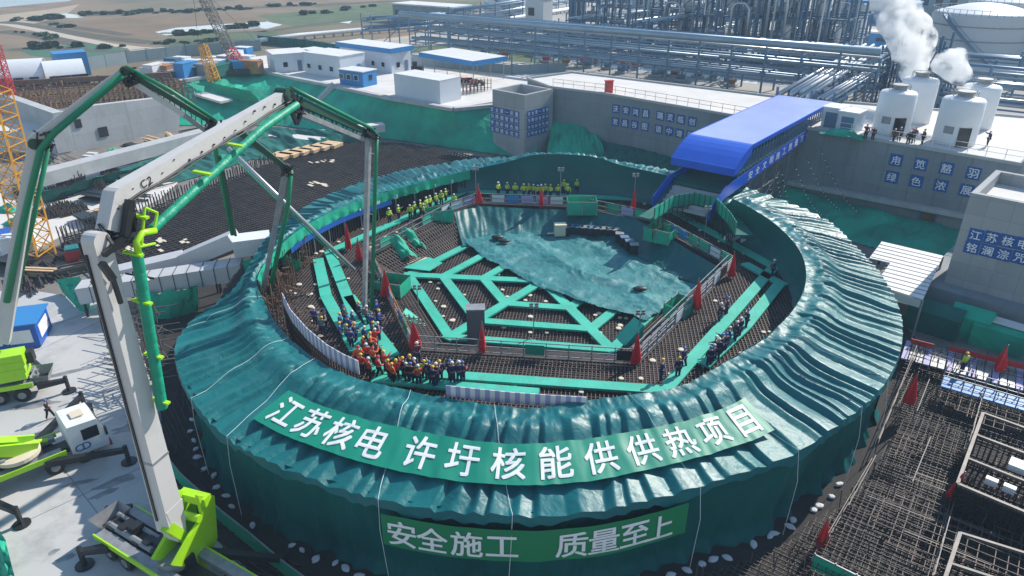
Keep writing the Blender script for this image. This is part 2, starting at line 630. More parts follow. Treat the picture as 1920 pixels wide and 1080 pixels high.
def ring_pt(t, s):
    rc, zc = look(CREST, t)
    rr, zr = look(RIM, t)
    q = min(s, 1)
    r = rc + (rr - rc) * q
    z = zc + (zr - zc) * (q ** 1.02) + .38 * math.exp(-((q - .24) / .12) ** 2) + fold(t, q) * (.35 if q < .2 else 1)
    X, Y = CX + r * math.cos(t), CY + r * math.sin(t)
    cr = math.exp(-((q - .12) / .16) ** 2)               # crumpled strip along the inner edge
    z += .12 * nz(X * .35, Y * .35, 1) - (.05 + .22 * cr) * abs(nz(X * .8, Y * .8, 4)) - (.02 + .12 * cr) * abs(nz(X * 1.9, Y * 1.9, 9)) + .008 * nz(X * 4, Y * 4, 2)
    if s > 1:                                            # the lip that hangs over the edge
        e = (s - 1) / .14
        r += .07 * e + fold(t, 1) * .25 * e
        z -= e * (.5 + .5 * nz(t * 11, 3) + .12 * nz(t * 50, 5))
        X, Y = CX + r * math.cos(t), CY + r * math.sin(t)
    return X, Y, z


enc = thing('tarpaulin_enclosure', 'huge round enclosure of teal tarpaulin with pleated sloping roof around the raft', 'tarpaulin enclosure', (CX, CY, GZ))
ro = MB().grid(lambda u, v: ring_pt(u * 2 * PI, v), 2400, 38, True).build('roof_tarpaulin', m_tarp, enc, smooth=True)
ro.data.materials.append(m_tarp2)     # overlapping sheets differ a little in age
sec, k_ = [], 0
while k_ < 2400:
    w_ = rnd.randint(55, 150)
    sec += [rnd.random() < .5] * w_
    k_ += w_
ro.data.polygons.foreach_set('material_index', [int(sec[(i + int(6 * math.sin(i // 2400))) % 2400]) for i in range(len(ro.data.polygons))])


def skirt_pt(u, v):
    t = u * 2 * PI
    rr, zr = look(RIM, t)
    X0, Y0 = math.cos(t), math.sin(t)
    k = 1 - v
    w = .45 * nz(t * 9, v * .5, 2) - .75 * abs(nz(t * 18, v * .7, 8)) * (.4 + v) - .16 * abs(nz(t * 60, v * 1.4, 3)) + .05 * nz(t * 140, v * 3, 3)
    r = rr - .28 + (.15 - .65) * min(1, v * 1.1) * .5 + w * (.35 + .65 * v) + 5.5 * max(0, v - .86) ** 1.3
    z = zr - .15 + (GZ + .05 - zr + .15) * v + (.12 * nz(t * 30, 7) if v > .98 else 0)
    dt = 0
    d = (t - R(-30.5) + PI) % (2 * PI) - PI              # a slit where two sheets part on the right
    if abs(d) < R(5):
        dt = math.copysign(1, d if d else 1) * R(1.5) * v * max(0, 1 - abs(d) / R(5))
    return CX + r * math.cos(t + dt), CY + r * math.sin(t + dt), z


def skirt_mesh():
    n, rows = 1400, 22
    cut = int(((-30.5 % 360) / 360) * n)
    mb = MB()
    mb.grid(lambda u, v: skirt_pt((cut + .02 + u * (n - .04)) / n, v), n, rows, False)
    return mb


skirt_mesh().build('skirt_tarpaulin', m_skirt, enc, smooth=True)


def lining(t0, t1, fn, nu, nv):
    return MB().grid(lambda u, v: fn(t0 + (t1 - t0) * u, v), nu, nv)


def lin_pt(t, v):
    rc, zc = look(CREST, t)
    w = .12 * nz(t * 12, v, 2) + .08 * nz(t * 34, v * .6, 5)
    r = rc - .02 + .25 * math.sin(v * PI) + w * v - 1.1 * max(0, v - .8) ** 2 * 9
    return CX + r * math.cos(t), CY + r * math.sin(t), zc + .02 + (.06 - zc) * v


lining(R(-62), R(110), lin_pt, 420, 14).build('lining_tarpaulin', m_lining, enc, smooth=True)


def val_pt(t, v):
    rc, zc = look(CREST, t)
    r = rc - .06 - .06 * math.sin(t * 90) * v
    return CX + r * math.cos(t), CY + r * math.sin(t), zc + .02 - v * (1.0 + .12 * nz(t * 20))


lining(R(106), R(196), val_pt, 300, 4).build('valance', m_net, enc, smooth=True)


def wall_pt(t, v):
    rc, zc = look(CREST, t)
    r = rc + .25 + .07 * (1 if int(t * 110) % 2 else -1)
    return CX + r * math.cos(t), CY + r * math.sin(t), v * (zc - .3)


lining(R(107), R(200), wall_pt, 900, 1).build('steel_sheet_wall', m_blackg, enc)
b = MB()
lining(R(134), R(178), lambda t, v: (CX + (look(CREST, t)[0] - .12) * math.cos(t), CY + (look(CREST, t)[0] - .12) * math.sin(t), look(CREST, t)[1] - .95 - .5 * v), 60, 1).build('blue_strip', m_blue, enc)
for i, a in enumerate((112, 118, 125, 132, 139, 146, 153, 160, 167)):
    rc, zc = look(CREST, R(a))
    p = Vector((CX + (rc + .1) * math.cos(R(a)), CY + (rc + .1) * math.sin(R(a)), 0))
    MB().bar(p, p + Vector((0, 0, zc - .9)), .1).build('wall_post', m_grey, enc)
    p2 = p * 1
    q = p + Vector((CX - p.x, CY - p.y, 0)).normalized() * .12 + Vector((0, 0, 1.6))
    MB().box(q.x, q.y, q.z, .45, .06, .4, R(a) + PI / 2).build('number_plate', m_white, enc)
b = MB()
for a in range(201, 276, 1):          # ladder of frames that carries the roof where it shows on the left
    rc, zc = look(CREST, R(a))
    for dr in (-.15, 1.1):
        p = Vector((CX + (rc + dr) * math.cos(R(a)), CY + (rc + dr) * math.sin(R(a)), 0))
        b.bar(p, p + Vector((0, 0, zc - .35)), .07)
b.build('support_frame', m_rebar_b, enc)
MB().grid(lambda u, v: ring_pt(u * 2 * PI, 1.0002 + v * .14), 2400, 5, True).build('roof_hem', m_tarp, enc, smooth=True)
# ropes over the roof and down the skirt
for a in (203, 221, 232, 250, 263, 284, 297, 309, 318, 338, 352, 14, 33):
    t = R(a + rnd.uniform(-2, 2))
    pts = [Vector(ring_pt(t + .004 * k, k / 14)) + Vector((0, 0, .07)) for k in range(15)]
    r0 = look(RIM, t)[0] + .35
    sway = rnd.uniform(-.02, .02)
    pts += [Vector((CX + r0 * math.cos(t + .056 + sway * k / 4), CY + r0 * math.sin(t + .056 + sway * k / 4), .8 - k * 1.25)) for k in range(1, 5)]
    MB().tube(pts, .013, 4).build('rope', m_letter, enc)

# sandbags at the foot of the skirt
bagm = MB()
bagm.grid(lambda u, v: (.25 * math.cos(u * 2 * PI) * math.sin(PI * v) ** .6 * (1 + .5 * nz(u * 5, v * 3)), .18 * math.sin(u * 2 * PI) * math.sin(PI * v) ** .6,
                        .13 - .13 * math.cos(PI * v) + .02 * nz(u * 6, v * 4)), 12, 8, True)
bag_px = [(333, 750), (335, 775), (341, 795), (352, 812), (360, 830), (366, 844), (377, 857), (390, 878), (406, 892), (417, 910), (427, 930), (452, 942), (478, 985), (558, 1015), (577, 1023), (605, 1037),
          (637, 1047), (657, 1056), (681, 1069), (1255, 1078), (1287, 1069), (1318, 1062), (1340, 1055), (1363, 1047), (1419, 1030), (1457, 1020), (1461, 1012), (1492, 998), (1503, 990), (1538, 967), (1547, 959), (1565, 938), (1588, 919)]
for i, (px, py) in enumerate(bag_px):
    p = G(px, py, GZ)
    a = math.atan2(p.y - CY, p.x - CX)
    rr = look(RIM, a)[0] + rnd.uniform(-.15, .25)
    loc = (CX + rr * math.cos(a), CY + rr * math.sin(a), GZ + .02)
    side = 'left' if px < 900 else 'right'
    k = i if px < 900 else i - 19
    lab = 'white sandbag weighing down the tarpaulin skirt, %s from the %s along its %s foot' % (ordinal(k), 'top' if side == 'left' else 'bottom', side)
    if i == 0:
        bag = bagm.build('sandbag', m_bag, smooth=False, loc=(0, 0, 0))
        tag(bag, lab, 'sandbag', 'sandbags along the foot of the skirt')
        bag.location = loc
    else:
        o = copy_tree(bag, loc=loc, label=lab)
        o.rotation_euler = (0, 0, rnd.uniform(0, 3))
        o.scale = (rnd.uniform(.75, 1.2), rnd.uniform(.7, 1.25), rnd.uniform(.5, .9))

# banners
def band(mb, t0, t1, r0, z0, r1, z1, n=80):
    return mb.grid(lambda u, v: (CX + (r0 + (r1 - r0) * v) * math.cos(t0 + (t1 - t0) * u), CY + (r0 + (r1 - r0) * v) * math.sin(t0 + (t1 - t0) * u), z0 + (z1 - z0) * v), n, 4)


def mid_z(t, q):
    rc, zc = look(CREST, t)
    rr, zr = look(RIM, t)
    return zc + (zr - zc) * (q ** 1.02) + .45 * math.exp(-((q - .24) / .15) ** 2)


bt0, bt1 = R(-125.3), R(-61.6)
bn = MB()
def ban1(t, v):                       # v from 0 (inner edge) to 1 (outer edge)
    rc, zc = look(CREST, t)
    rr, zr = look(RIM, t)
    q = .42 + .36 * v
    q0 = .42, .78
    z = mid_z(t, .42) + (mid_z(t, .78) - mid_z(t, .42)) * v + .16 + .07 * nz(t * 26, v * 1.2, 3) + .03 * nz(t * 70, v * 2, 5)
    r = rc + (rr - rc) * q + .06 * nz(t * 18, 8)
    return Vector((CX + r * math.cos(t), CY + r * math.sin(t), z))
bn.grid(lambda u, v: ban1(bt0 + (bt1 - bt0) * u, v), 260, 10)
o = bn.build('banner', m_banner, smooth=True)
tag(o, 'long green banner with thirteen white characters lying on the front of the teal roof', 'banner')
lt = MB()
for ch, px, py in zip('江苏核电许圩核能供供热项目', (540, 590, 641, 703, 791, 872, 955, 1040, 1122, 1200, 1269, 1331, 1393), (762, 782, 803, 818, 838, 846, 850, 849, 842, 833, 818, 802, 786)):
    p = G(px, py, 2.3)
    t = math.atan2(p.y - CY, p.x - CX)
    def f(u, v, t=t):
        r0 = 25.9
        q = ban1(t + u / r0, .5 - v / 2.15)
        return q + Vector((0, 0, .035))
    lt = MB()
    put_text(lt, ch, 1.62, f, 1.0)
    lt.build('character', m_letter, o)


def skr(t, z):
    return look(RIM, t)[0] + .24 + .07 * nz(t * 20, z * .4, 3) + .12 * max(0, (.7 - z)) * .1


def ban2(t, v):
    z = .62 - 2.0 * v
    r = skr(t, z)
    return Vector((CX + r * math.cos(t), CY + r * math.sin(t), z))
p0, p1 = G(712, 1000, -.4), G(1300, 990, -.4)
a0, a1 = math.atan2(p0.y - CY, p0.x - CX), math.atan2(p1.y - CY, p1.x - CX)
bn = MB()
bn.grid(lambda u, v: ban2(a0 + (a1 - a0) * u, v), 160, 8)
o = bn.build('banner', m_banner2, smooth=True)
tag(o, 'dark green banner with eight white characters hanging on the shaded skirt', 'banner')
lt = MB()
for ch, px in zip('安全施工质量至上', (751, 812, 878, 943, 1070, 1131, 1193, 1247)):
    p = G(px, 1006, -.4)
    t = math.atan2(p.y - CY, p.x - CX)
    def f(u, v, t=t):
        q = ban2(t + u / 29.3, .52 - v / 2.0)
        return q + Vector((math.cos(t), math.sin(t), 0)) * .035
    lt = MB()
    put_text(lt, ch, 1.52, f, 1.0)
    lt.build('character', m_letter, o)

# ------------------------------------------------------------------ raft inside the ring
HX = [(-6.91, 42.52), (8.48, 40.66), (19.12, 56.0), (13.18, 70.37), (-3.87, 72.85), (-13.01, 58.63)]
HC = (2.85, 56.6)
PZ = -2.0
pc = G(1017, 533, PZ)
w_, sw_, se_ = G(757, 521, PZ), G(836, 643, PZ), G(1152, 668, PZ)
FL = [sw_, se_, 2 * pc - w_, 2 * pc - sw_, 2 * pc - se_, w_]        # floor corners, same order as HX


def in_poly(x, y, poly):
    c = False
    for i in range(len(poly)):
        a, b = poly[i - 1], poly[i]
        if (a[1] > y) != (b[1] > y) and x < (b[0] - a[0]) * (y - a[1]) / (b[1] - a[1]) + a[0]:
            c = not c
    return c


def hex_dist(x, y):
    return in_poly(x, y, HX)


base = MB()
N = 180
inner = []
for i in range(N):                    # slab between the hexagon and the circle
    t = 2 * PI * i / N
    d = Vector((math.cos(t), math.sin(t)))
    best = 40
    for k in range(6):
        a, b_ = Vector(HX[k - 1]), Vector(HX[k])
        e = b_ - a
        den = d.x * e.y - d.y * e.x
        if abs(den) > 1e-6:
            q = a - Vector(HC)
            s_ = (q.x * e.y - q.y * e.x) / den
            u_ = (q.x * d.y - q.y * d.x) / den
            if s_ > 0 and -.001 <= u_ <= 1.001:
                best = min(best, s_)
    inner.append((HC[0] + d.x * best, HC[1] + d.y * best))
base.grid(lambda u, v: ((inner[int(round(u * N)) % N][0] * (1 - v) + (CX + 25.4 * math.cos(u * 2 * PI)) * v), (inner[int(round(u * N)) % N][1] * (1 - v) + (CY + 25.4 * math.sin(u * 2 * PI)) * v), -.28), N, 3, True)
base.prism([(FL[k].x, FL[k].y) for k in range(6)], PZ - .6, PZ - .3)
for k in range(6):                    # sloping sides of the pit
    a, b_, c_, d_ = HX[k - 1], HX[k], FL[k], FL[k - 1]
    base.quad((a[0], a[1], -.28), (b_[0], b_[1], -.28), (c_.x, c_.y, PZ - .32), (d_.x, d_.y, PZ - .32))
structure('raft_base', base, m_dark, smooth=False)


def mat_bars(inside, x0, x1, y0, y1, ang, sp, z, w, step=.25, jit=.02):
    mb = MB()
    c, s_ = math.cos(ang), math.sin(ang)
    ox, oy = (x0 + x1) / 2, (y0 + y1) / 2
    half = math.hypot(x1 - x0, y1 - y0) / 2
    for layer in (0, 1):
        dx, dy = (c, s_) if layer == 0 else (-s_, c)
        n = int(half / sp)
        for i in range(-n, n + 1):
            o_ = i * sp + rnd.uniform(-jit, jit)
            bx, by = ox - dy * o_, oy + dx * o_
            start = None
            k = -half
            while k <= half + step:
                ok = k <= half and inside(bx + dx * k, by + dy * k)
                if ok and start is None:
                    start = k
                if not ok and start is not None:
                    if k - start > .5:
                        zz = z + layer * w * .9
                        mb.bar((bx + dx * start, by + dy * start, zz), (bx + dx * (k - step), by + dy * (k - step), zz), w)
                    start = None
                k += step
    return mb


ann = lambda x, y: math.hypot(x - CX, y - CY) < look(CREST, math.atan2(y - CY, x - CX))[0] + .2 and not in_poly(x, y, HX)
o = mat_bars(ann, -24, 27, 29, 81, R(-7), .27, -.06, .06).build('rebar_mat', m_rebar)
tag(o, 'brown top mat of crossed bars covering the outer ring of the raft', 'rebar mat')
FLP = [(p.x, p.y) for p in FL]
o = mat_bars(lambda x, y: in_poly(x, y, FLP), -12, 18, 42, 72, R(-7), .27, PZ - .08, .06).build('rebar_mat', m_rebar)
tag(o, 'brown mat of crossed bars on the sunken hexagonal pit floor', 'rebar mat')
for k, nm in ((5, 'left'), (0, 'front left'), (1, 'front'), (2, 'front right')):
    a, b_, c_, d_ = Vector((*HX[k - 1], -.1)), Vector((*HX[k], -.1)), Vector((FL[k].x, FL[k].y, PZ)), Vector((FL[k - 1].x, FL[k - 1].y, PZ))
    mb = MB()
    for i in range(46):
        f = i / 45
        mb.bar(a.lerp(b_, f), d_.lerp(c_, f), .07)
    for i in range(9):
        f = i / 8
        mb.bar(a.lerp(d_, f) + Vector((0, 0, .06)), b_.lerp(c_, f) + Vector((0, 0, .06)), .07)
    o = mb.build('rebar_slope', m_rebar)
    tag(o, 'sloping cage of bars on the %s side of the sunken pit' % nm, 'rebar slope')

# green walkways
web = thing('web_walkway', 'bright green spider web walkway with six arms on the pit floor', 'walkway', (pc.x, pc.y, PZ))
def strip(mb, a, b_, w, z, th=.16):
    a, b_ = Vector((a[0], a[1], 0)), Vector((b_[0], b_[1], 0))
    d = (b_ - a).normalized()
    n_ = Vector((-d.y, d.x, 0))
    return mb.para(a - n_ * w / 2 + Vector((0, 0, z)), b_ - a, n_ * w, (0, 0, th))
for k in range(6):
    f = Vector((FL[k].x, FL[k].y, 0))
    c0 = Vector((pc.x, pc.y, 0))
    strip(MB(), c0.lerp(f, .075), c0.lerp(f, 1.0), .88, PZ + .22).build('radial_walkway', m_walk, web)
    g = Vector((FL[k - 1].x, FL[k - 1].y, 0))
    for fr in (.42, .71, .965):
        strip(MB(), c0.lerp(g, fr), c0.lerp(f, fr), .84, PZ + .216 - .002 * fr).build('cross_walkway', m_walk, web)
MB().lathe((pc.x, pc.y, PZ), [(.85, .1), (.85, .3), (.55, .34)], 6).build('hub_ring', m_rebar_d, web)


def hexpt(k, off):
    p = Vector(HX[k]) - Vector(HC)
    return Vector(HC) + p * ((p.length + off) / p.length)


def walkway(pts, lab, w=.9, z=.12):
    mb = MB()
    for i, (a, b_) in enumerate(zip(pts[:-1], pts[1:])):
        strip(mb, a, b_, w, z - .002 * i)
        d = (Vector((b_[0] - a[0], b_[1] - a[1], 0)))
        n = max(2, int(d.length / 2))
        for k in range(n + 1):
            mb.box(a[0] + d.x * k / n, a[1] + d.y * k / n, z - .3, .12, .12, .28)
    o = mb.build('walkway', m_walk)
    tag(o, lab, 'walkway', 'green walkways on the raft')
nm6 = ['left front', 'front', 'right front', 'right back', 'back', 'left back']
for k in range(6):
    a, b_ = hexpt(k - 1, 3.6), hexpt(k, 3.6)
    walkway([tuple(a), tuple(b_)], 'green plank walkway along the %s side of the hexagonal pit' % nm6[k], z=.12 - .006 * (k % 2))
def zz(px, py):
    p = G(px, py, 0)
    return (p.x, p.y)
walkway([zz(597, 490), zz(612, 560), zz(668, 662)], 'green plank walkway nearest the striped guard wall on the left')
walkway([zz(655, 560), zz(738, 672)], 'short green plank walkway under the crowd at the left')
walkway([zz(700, 715), zz(830, 727), zz(1010, 742)], 'green plank walkway directly behind the front tarpaulin edge')
walkway([zz(1318, 690), zz(1395, 618), zz(1462, 535)], 'outermost green plank walkway beside the right lining')
walkway([zz(1395, 498), zz(1470, 540)], 'short green cross walkway in the right corner')

# pale discs on the mats
dm = MB().lathe((0, 0, 0), [(.17, 0), (.19, .04), (.16, .08), (.05, .09)], 10)
disc = None
n_d = 0
tries = 0
while n_d < 190 and tries < 6000:
    tries += 1
    if n_d < 120:
        a, r_ = rnd.uniform(0, 2 * PI), rnd.uniform(15, 23)
        x, y, z = CX + r_ * math.cos(a), CY + r_ * math.sin(a), .02
        if not ann(x, y) or in_poly(x, y, [hexpt(k, .6) for k in range(6)]):
            continue
    else:
        x, y, z = rnd.uniform(-10, 16), rnd.uniform(45, 62), PZ + .02
        if not in_poly(x, y, FLP):
            continue
    loc = (x, y, z)
    if disc is None:
        disc = dm.build('pale_disc', m_disc, loc=(0, 0, 0))
        tag(disc, 'small pale round cap lying on the brown bars of the raft', 'cap', 'pale caps on the bars')
        disc.location = loc
    else:
        o = copy_tree(disc, loc=loc, sc=rnd.choice((.8, 1, 1, 1.3)))
    n_d += 1

# tarpaulins in the pit
cov = [G(x, y, PZ + .55) for x, y in ((862, 446), (905, 478), (945, 500), (1004, 533), (1040, 545), (1085, 565), (1150, 582), (1212, 600), (1262, 566), (1345, 520), (1300, 470), (1180, 410), (1040, 392), (890, 398))]
covp = [(p.x, p.y) for p in cov]
mb = MB()
n1, n2 = 190, 190
x0, x1, y0, y1 = min(p[0] for p in covp), max(p[0] for p in covp), min(p[1] for p in covp), max(p[1] for p in covp)
idx = {}
def cov_v(i, j):
    if (i, j) not in idx:
        x, y = x0 + (x1 - x0) * i / n1, y0 + (y1 - y0) * j / n2
        xr, yr = x * .8 + y * .6, -x * .6 + y * .8
        ridge = .30 - .55 * abs(nz(xr * .22 + 3, yr * .10, 2)) - .30 * abs(nz(xr * .20, yr * .55, 7)) - .16 * abs(nz(xr * 1.1, yr * .7, 3)) - .07 * abs(nz(x * 2.4, y * 2.4)) + .25 * max(0, nz(x * .12, y * .12, 6))
        idx[(i, j)] = len(mb.v)
        mb.v.append((x, y, PZ + .42 + max(ridge, -.02)))
    return idx[(i, j)]
for i in range(n1):
    for j in range(n2):
        x, y = x0 + (x1 - x0) * (i + .5) / n1, y0 + (y1 - y0) * (j + .5) / n2
        if in_poly(x + .25 * nz(x, y, 1), y + .25 * nz(x, y, 8), covp):
            mb.f.append((cov_v(i, j), cov_v(i + 1, j), cov_v(i + 1, j + 1), cov_v(i, j + 1)))
o = mb.build('cover_sheet', m_cover, smooth=True)
tag(o, 'crumpled shiny teal sheet covering the back half of the pit floor', 'tarpaulin')


def poly_at(P, u):
    L = [0]
    for a, b_ in zip(P[:-1], P[1:]):
        L.append(L[-1] + (b_ - a).length)
    d = u * L[-1]
    for i in range(len(P) - 1):
        if d <= L[i + 1] + 1e-9:
            f = (d - L[i]) / max(1e-9, L[i + 1] - L[i])
            return P[i].lerp(P[i + 1], f)
    return P[-1]


top = [G(x, y, .12) for x, y in ((852, 398), (893, 386), (1013, 392), (1090, 394), (1187, 408), (1240, 436), (1300, 474), (1368, 512))]
bot = [G(x, y, PZ + .5) for x, y in ((868, 462), (915, 446), (1010, 440), (1090, 444), (1165, 462), (1215, 490), (1275, 522), (1335, 540))]


def drape(u, v):
    a, b_ = poly_at(top, u), poly_at(bot, u)
    p = a.lerp(b_, v)
    w = math.sin(v * PI)
    p.z += -.35 * w + .25 * nz(u * 26, v * 1.2, 3) * w + .12 * nz(u * 70, v * 2, 6) * (v > .02)
    p += Vector((nz(u * 20, v, 9), nz(u * 20, v, 11), 0)) * .2 * w
    return p
o = MB().grid(drape, 260, 26).build('drape_sheet', m_lining, smooth=True)
tag(o, 'dark teal sheet draped down the back slope of the pit from the railing', 'tarpaulin')

# ------------------------------------------------------------------ ground levels
FZ = 1.5                              # level of the land round the excavation
WA = Vector((13.45, 105.73, 0))       # a point on the face of the retaining wall
BZ = 5.0                              # top of the raised platform behind that wall
edge_px = [(20, 172), (170, 160), (345, 152), (480, 131), (548, 147), (615, 160), (735, 186), (850, 206), (925, 199)]
edge = [G(x, y, FZ) for x, y in edge_px]
far_poly = [Vector((-5000, 60, FZ)), Vector((-140, 95, FZ))] + edge + [Vector((10, 112, FZ)), WA + Vector((3, 3, FZ)), WA + WD * 60 + Vector((4, 4, FZ)), Vector((150, 20, FZ)), Vector((5000, -200, FZ)), Vector((5000, 6000, FZ)), Vector((-5000, 6000, FZ))]
m_land = M('land', (.235, .165, .115), .95, col2=(.15, .135, .085), scale=.025, dirt=.9, dirt_col=(.075, .085, .06), dscale=.05, detail=12)
structure('land', MB().add(far_poly, [tuple(range(len(far_poly)))]), m_land)
m_site = M('site_ground', (.16, .15, .14), .95, col2=(.24, .22, .20), scale=.15, dirt=.7, dirt_col=(.07, .065, .06), dscale=.25, detail=9)
structure('site_ground', MB().quad((-400, -80, GZ), (300, -80, GZ), (300, 135, GZ), (-400, 135, GZ)), m_site)
m_pad = M('pad_concrete', (.45, .45, .445), .8, col2=(.53, .525, .51), scale=.12, dirt=.75, dirt_col=(.25, .25, .26), dscale=.38, detail=10)
pad = [G(x, y, GZ) for x, y in ((-500, 560), (60, 545), (235, 575), (292, 700), (312, 870), (362, 968), (446, 1052), (540, 1140), (540, 1400), (-900, 1400))]
structure('concrete_pad', MB().prism([(p.x, p.y) for p in pad], GZ - .2, GZ + .06), m_pad)
m_joint = M('pad_joint', (.20, .20, .20), .9)
mb = MB()
for a, b_ in (((0, 1000), (300, 860)), ((120, 880), (235, 1030)), ((0, 900), (170, 830)), ((0, 690), (215, 590)), ((70, 800), (235, 720)), ((0, 650), (190, 575))):
    p, q = G(*a, GZ + .068), G(*b_, GZ + .068)
    mb.bar(p, q, .035, .012)
structure('pad_joints', mb, m_joint)

m_stain = M('wet_stain', (.17, .18, .19), .45, col2=(.30, .31, .32), scale=1.2, detail=8)
for i, (x, y, a_, b_) in enumerate(((222, 902, 1.3, .35), (196, 925, .7, .3), (125, 1045, .5, .25), (100, 1035, .3, .2), (150, 905, .9, .2), (245, 800, 1.2, .5), (60, 760, 1.6, .4), (120, 700, 2.2, .3), (20, 600, 1.5, .3))):
    c = G(x, y, GZ + .066)
    an = rnd.uniform(.2, 1.0)
    ring_ = []
    for k in range(26):
        t_ = 2 * PI * k / 26
        q = (1 + .55 * nz(math.cos(t_) * 1.5 + i * 7, math.sin(t_) * 1.5))
        u_, v_ = a_ * q * math.cos(t_), b_ * q * math.sin(t_)
        ring_.append((c.x + u_ * math.cos(an) - v_ * math.sin(an), c.y + u_ * math.sin(an) + v_ * math.cos(an), GZ + .066))
    structure('wet_stain', MB().add(ring_, [tuple(range(26))]), m_stain)
# netted slopes below the land edge
slope_bot = [G(x, y, GZ) for x, y in ((300, 236), (380, 236), (440, 236), (520, 236), (580, 243), (640, 256), (740, 263), (905, 287), (1000, 300))]
sl_top = edge[2:] + [Vector((6, 113, FZ))]
def slope(u, v):
    a, b_ = poly_at(sl_top, u), poly_at(slope_bot, u)
    p = a.lerp(b_, v)
    w = math.sin(PI * min(1, v * 1.05))
    k = nz(u * 18, v * .8, 3)
    p.z += .12 + (.75 * k + .3 * nz(u * 45, v * 4, 2) + .9 * abs(nz(u * 9, 4))) * w + .10 * nz(u * 120, v * 14, 6)
    return p
o = MB().grid(slope, 260, 30).build('dust_net', m_net, smooth=True)
tag(o, 'bright green dust net spread over the long excavation slope below the cabins', 'dust net')
mb = MB()
for a, b_ in zip(edge[2:-1], edge[3:]):
    mb.bar(a + Vector((0, 0, .1)), b_ + Vector((0, 0, .1)), 1.0, .5)
o = mb.build('kerb_wall', m_conc)
tag(o, 'low grey kerb wall running along the top of the green slope', 'kerb wall')
o = MB().add([G(590, 190, -1.2), G(555, 235, -4.0), G(612, 160, 1.75), G(640, 163, 1.75)], [(0, 1, 3, 2)])
mb = MB()
a, b_ = G(627, 163, FZ), G(560, 232, GZ)
mb.bar(a + Vector((0, 0, .5)), b_ + Vector((0, 0, .5)), 1.6, .7)
o = mb.build('concrete_chute', m_conc)
tag(o, 'narrow grey concrete chute climbing the green slope', 'chute')

# raised platform with the retaining wall
E0, E1 = Vector((5.95, 110.57, 0)), WA + WD * 52.5
back = [G(1072, 137, BZ), G(1440, 182, BZ)]
plat = [E0, WA, WA + WD * 26, E1, E1 - WN * 26, G(1445, 182, BZ) , back[0], Vector((2.5, 118, 0))]
block = thing('platform_block', 'long raised concrete platform with pale deck and retaining wall facing the ring', 'platform', (20, 105, GZ))
MB().prism([(p.x, p.y) for p in plat], GZ - .5, BZ).build('wall', m_conc_w, block)
ins = [Vector((p.x, p.y, 0)) for p in plat]
cen = sum(ins, Vector()) / len(ins)
MB().prism([tuple((p + (cen - p).normalized() * .45)[:2]) for p in ins], BZ + .004, BZ + .05).build('deck', m_slab, block)
mb = MB()
for a, b_ in zip(ins, ins[1:] + ins[:1]):
    mb.bar(Vector((a.x, a.y, BZ + .15)), Vector((b_.x, b_.y, BZ + .15)), .3, .32)
mb.build('kerb', m_conc, block)


def onwall(px, py, off=.0):
    return onplane(WA + WN * off, WD, px, py)


mb = MB()
a, b_ = onwall(1480, 340), onwall(1830, 407)
mb.bar(a + WN * .35, b_ + WN * .35, .9, .5)
mb.build('ledge', m_conc, block)
mb = MB()
for x in range(1440, 1880, 55):
    p = onwall(x, 300, .06)
    MB().bar((p.x, p.y, -1.2), (p.x, p.y, BZ - .1), .05, .05).build('joint_cover', m_grey, block)
# railing along the front edge
def railing(pts, lab, h=1.05, sp=1.6, mat=None, w=.045, name='guard_rail', rails=2):
    mb = MB()
    for a, b_ in zip(pts[:-1], pts[1:]):
        a, b_ = Vector(a), Vector(b_)
        n = max(1, int((b_ - a).length / sp))
        for k in range(n + 1):
            p = a.lerp(b_, k / n)
            mb.bar(p, p + Vector((0, 0, h)), w)
        for r_ in range(rails):
            z = Vector((0, 0, h * (r_ + 1) / rails))
            mb.bar(a + z, b_ + z, w)
    o = mb.build(name, mat or m_orange)
    return tag(o, lab, 'railing')
railing([E0 + Vector((.3, .2, BZ + .3)), WA + Vector((.3, .2, BZ + .3)), WA + WD * 24 - WN * .2 + Vector((0, 0, BZ + .3))], 'thin brown railing along the edge of the pale platform left of the canopy')
railing([WA + WD * 33.5 - WN * .3 + Vector((0, 0, BZ + .3)), E1 - WN * .3 + Vector((0, 0, BZ + .3)), E1 - WN * 18 + Vector((0, 0, BZ + .3))], 'white railing along the platform edge in front of the silos', mat=m_white, w=.05)
rb = thing('red_box', 'small red fire point box by the railing on the pale platform', 'fire box', G(1141, 176, BZ))
p = G(1141, 174, BZ + .05)
MB().box(p.x, p.y, BZ + .05, 1.1, .6, 1.7, .3).build('body', m_redp, rb)
MB().box(p.x, p.y - .02, BZ + 1.76, 1.3, .8, .1, .3).build('lid', m_redp, rb)

# nets on the ground in front of the wall
def netpatch(tops, bots, lab, seed, mat=m_net, nu=120):
    T_, B_ = [Vector(p) for p in tops], [Vector(p) for p in bots]
    def f(u, v):
        p = poly_at(T_, u).lerp(poly_at(B_, u), v)
        w = math.sin(PI * min(1, .1 + v * .9))
        p.z += (.9 * nz(u * 7, v * 2, seed) + .4 * nz(u * 20, v * 5, seed)) * w + .12 * nz(u * 60, v * 20, seed) + .1
        return p
    o = MB().grid(f, nu, 22).build('dust_net', mat, smooth=True)
    return tag(o, lab, 'dust net')
tp = [onwall(x, y, .3) for x, y in ((1478, 352), (1600, 384), (1700, 408), (1830, 440))]
netpatch(tp, [Vector((p.x, p.y, GZ)) + WN * 7.5 for p in tp], 'green dust net heaped against the foot of the wall between ring and right tower', 3)
tp = [onwall(x, y, .3) for x, y in ((1128, 265), (1200, 280), (1290, 305))]
netpatch(tp, [Vector((p.x, p.y, GZ)) + WN * 6 for p in tp], 'dark green net along the wall foot behind the far side of the ring', 8, m_netd)
tp = [Vector((6.2, 110.3, -.2)), Vector((10, 108, 0)), Vector((13.2, 105.6, -1.5))]
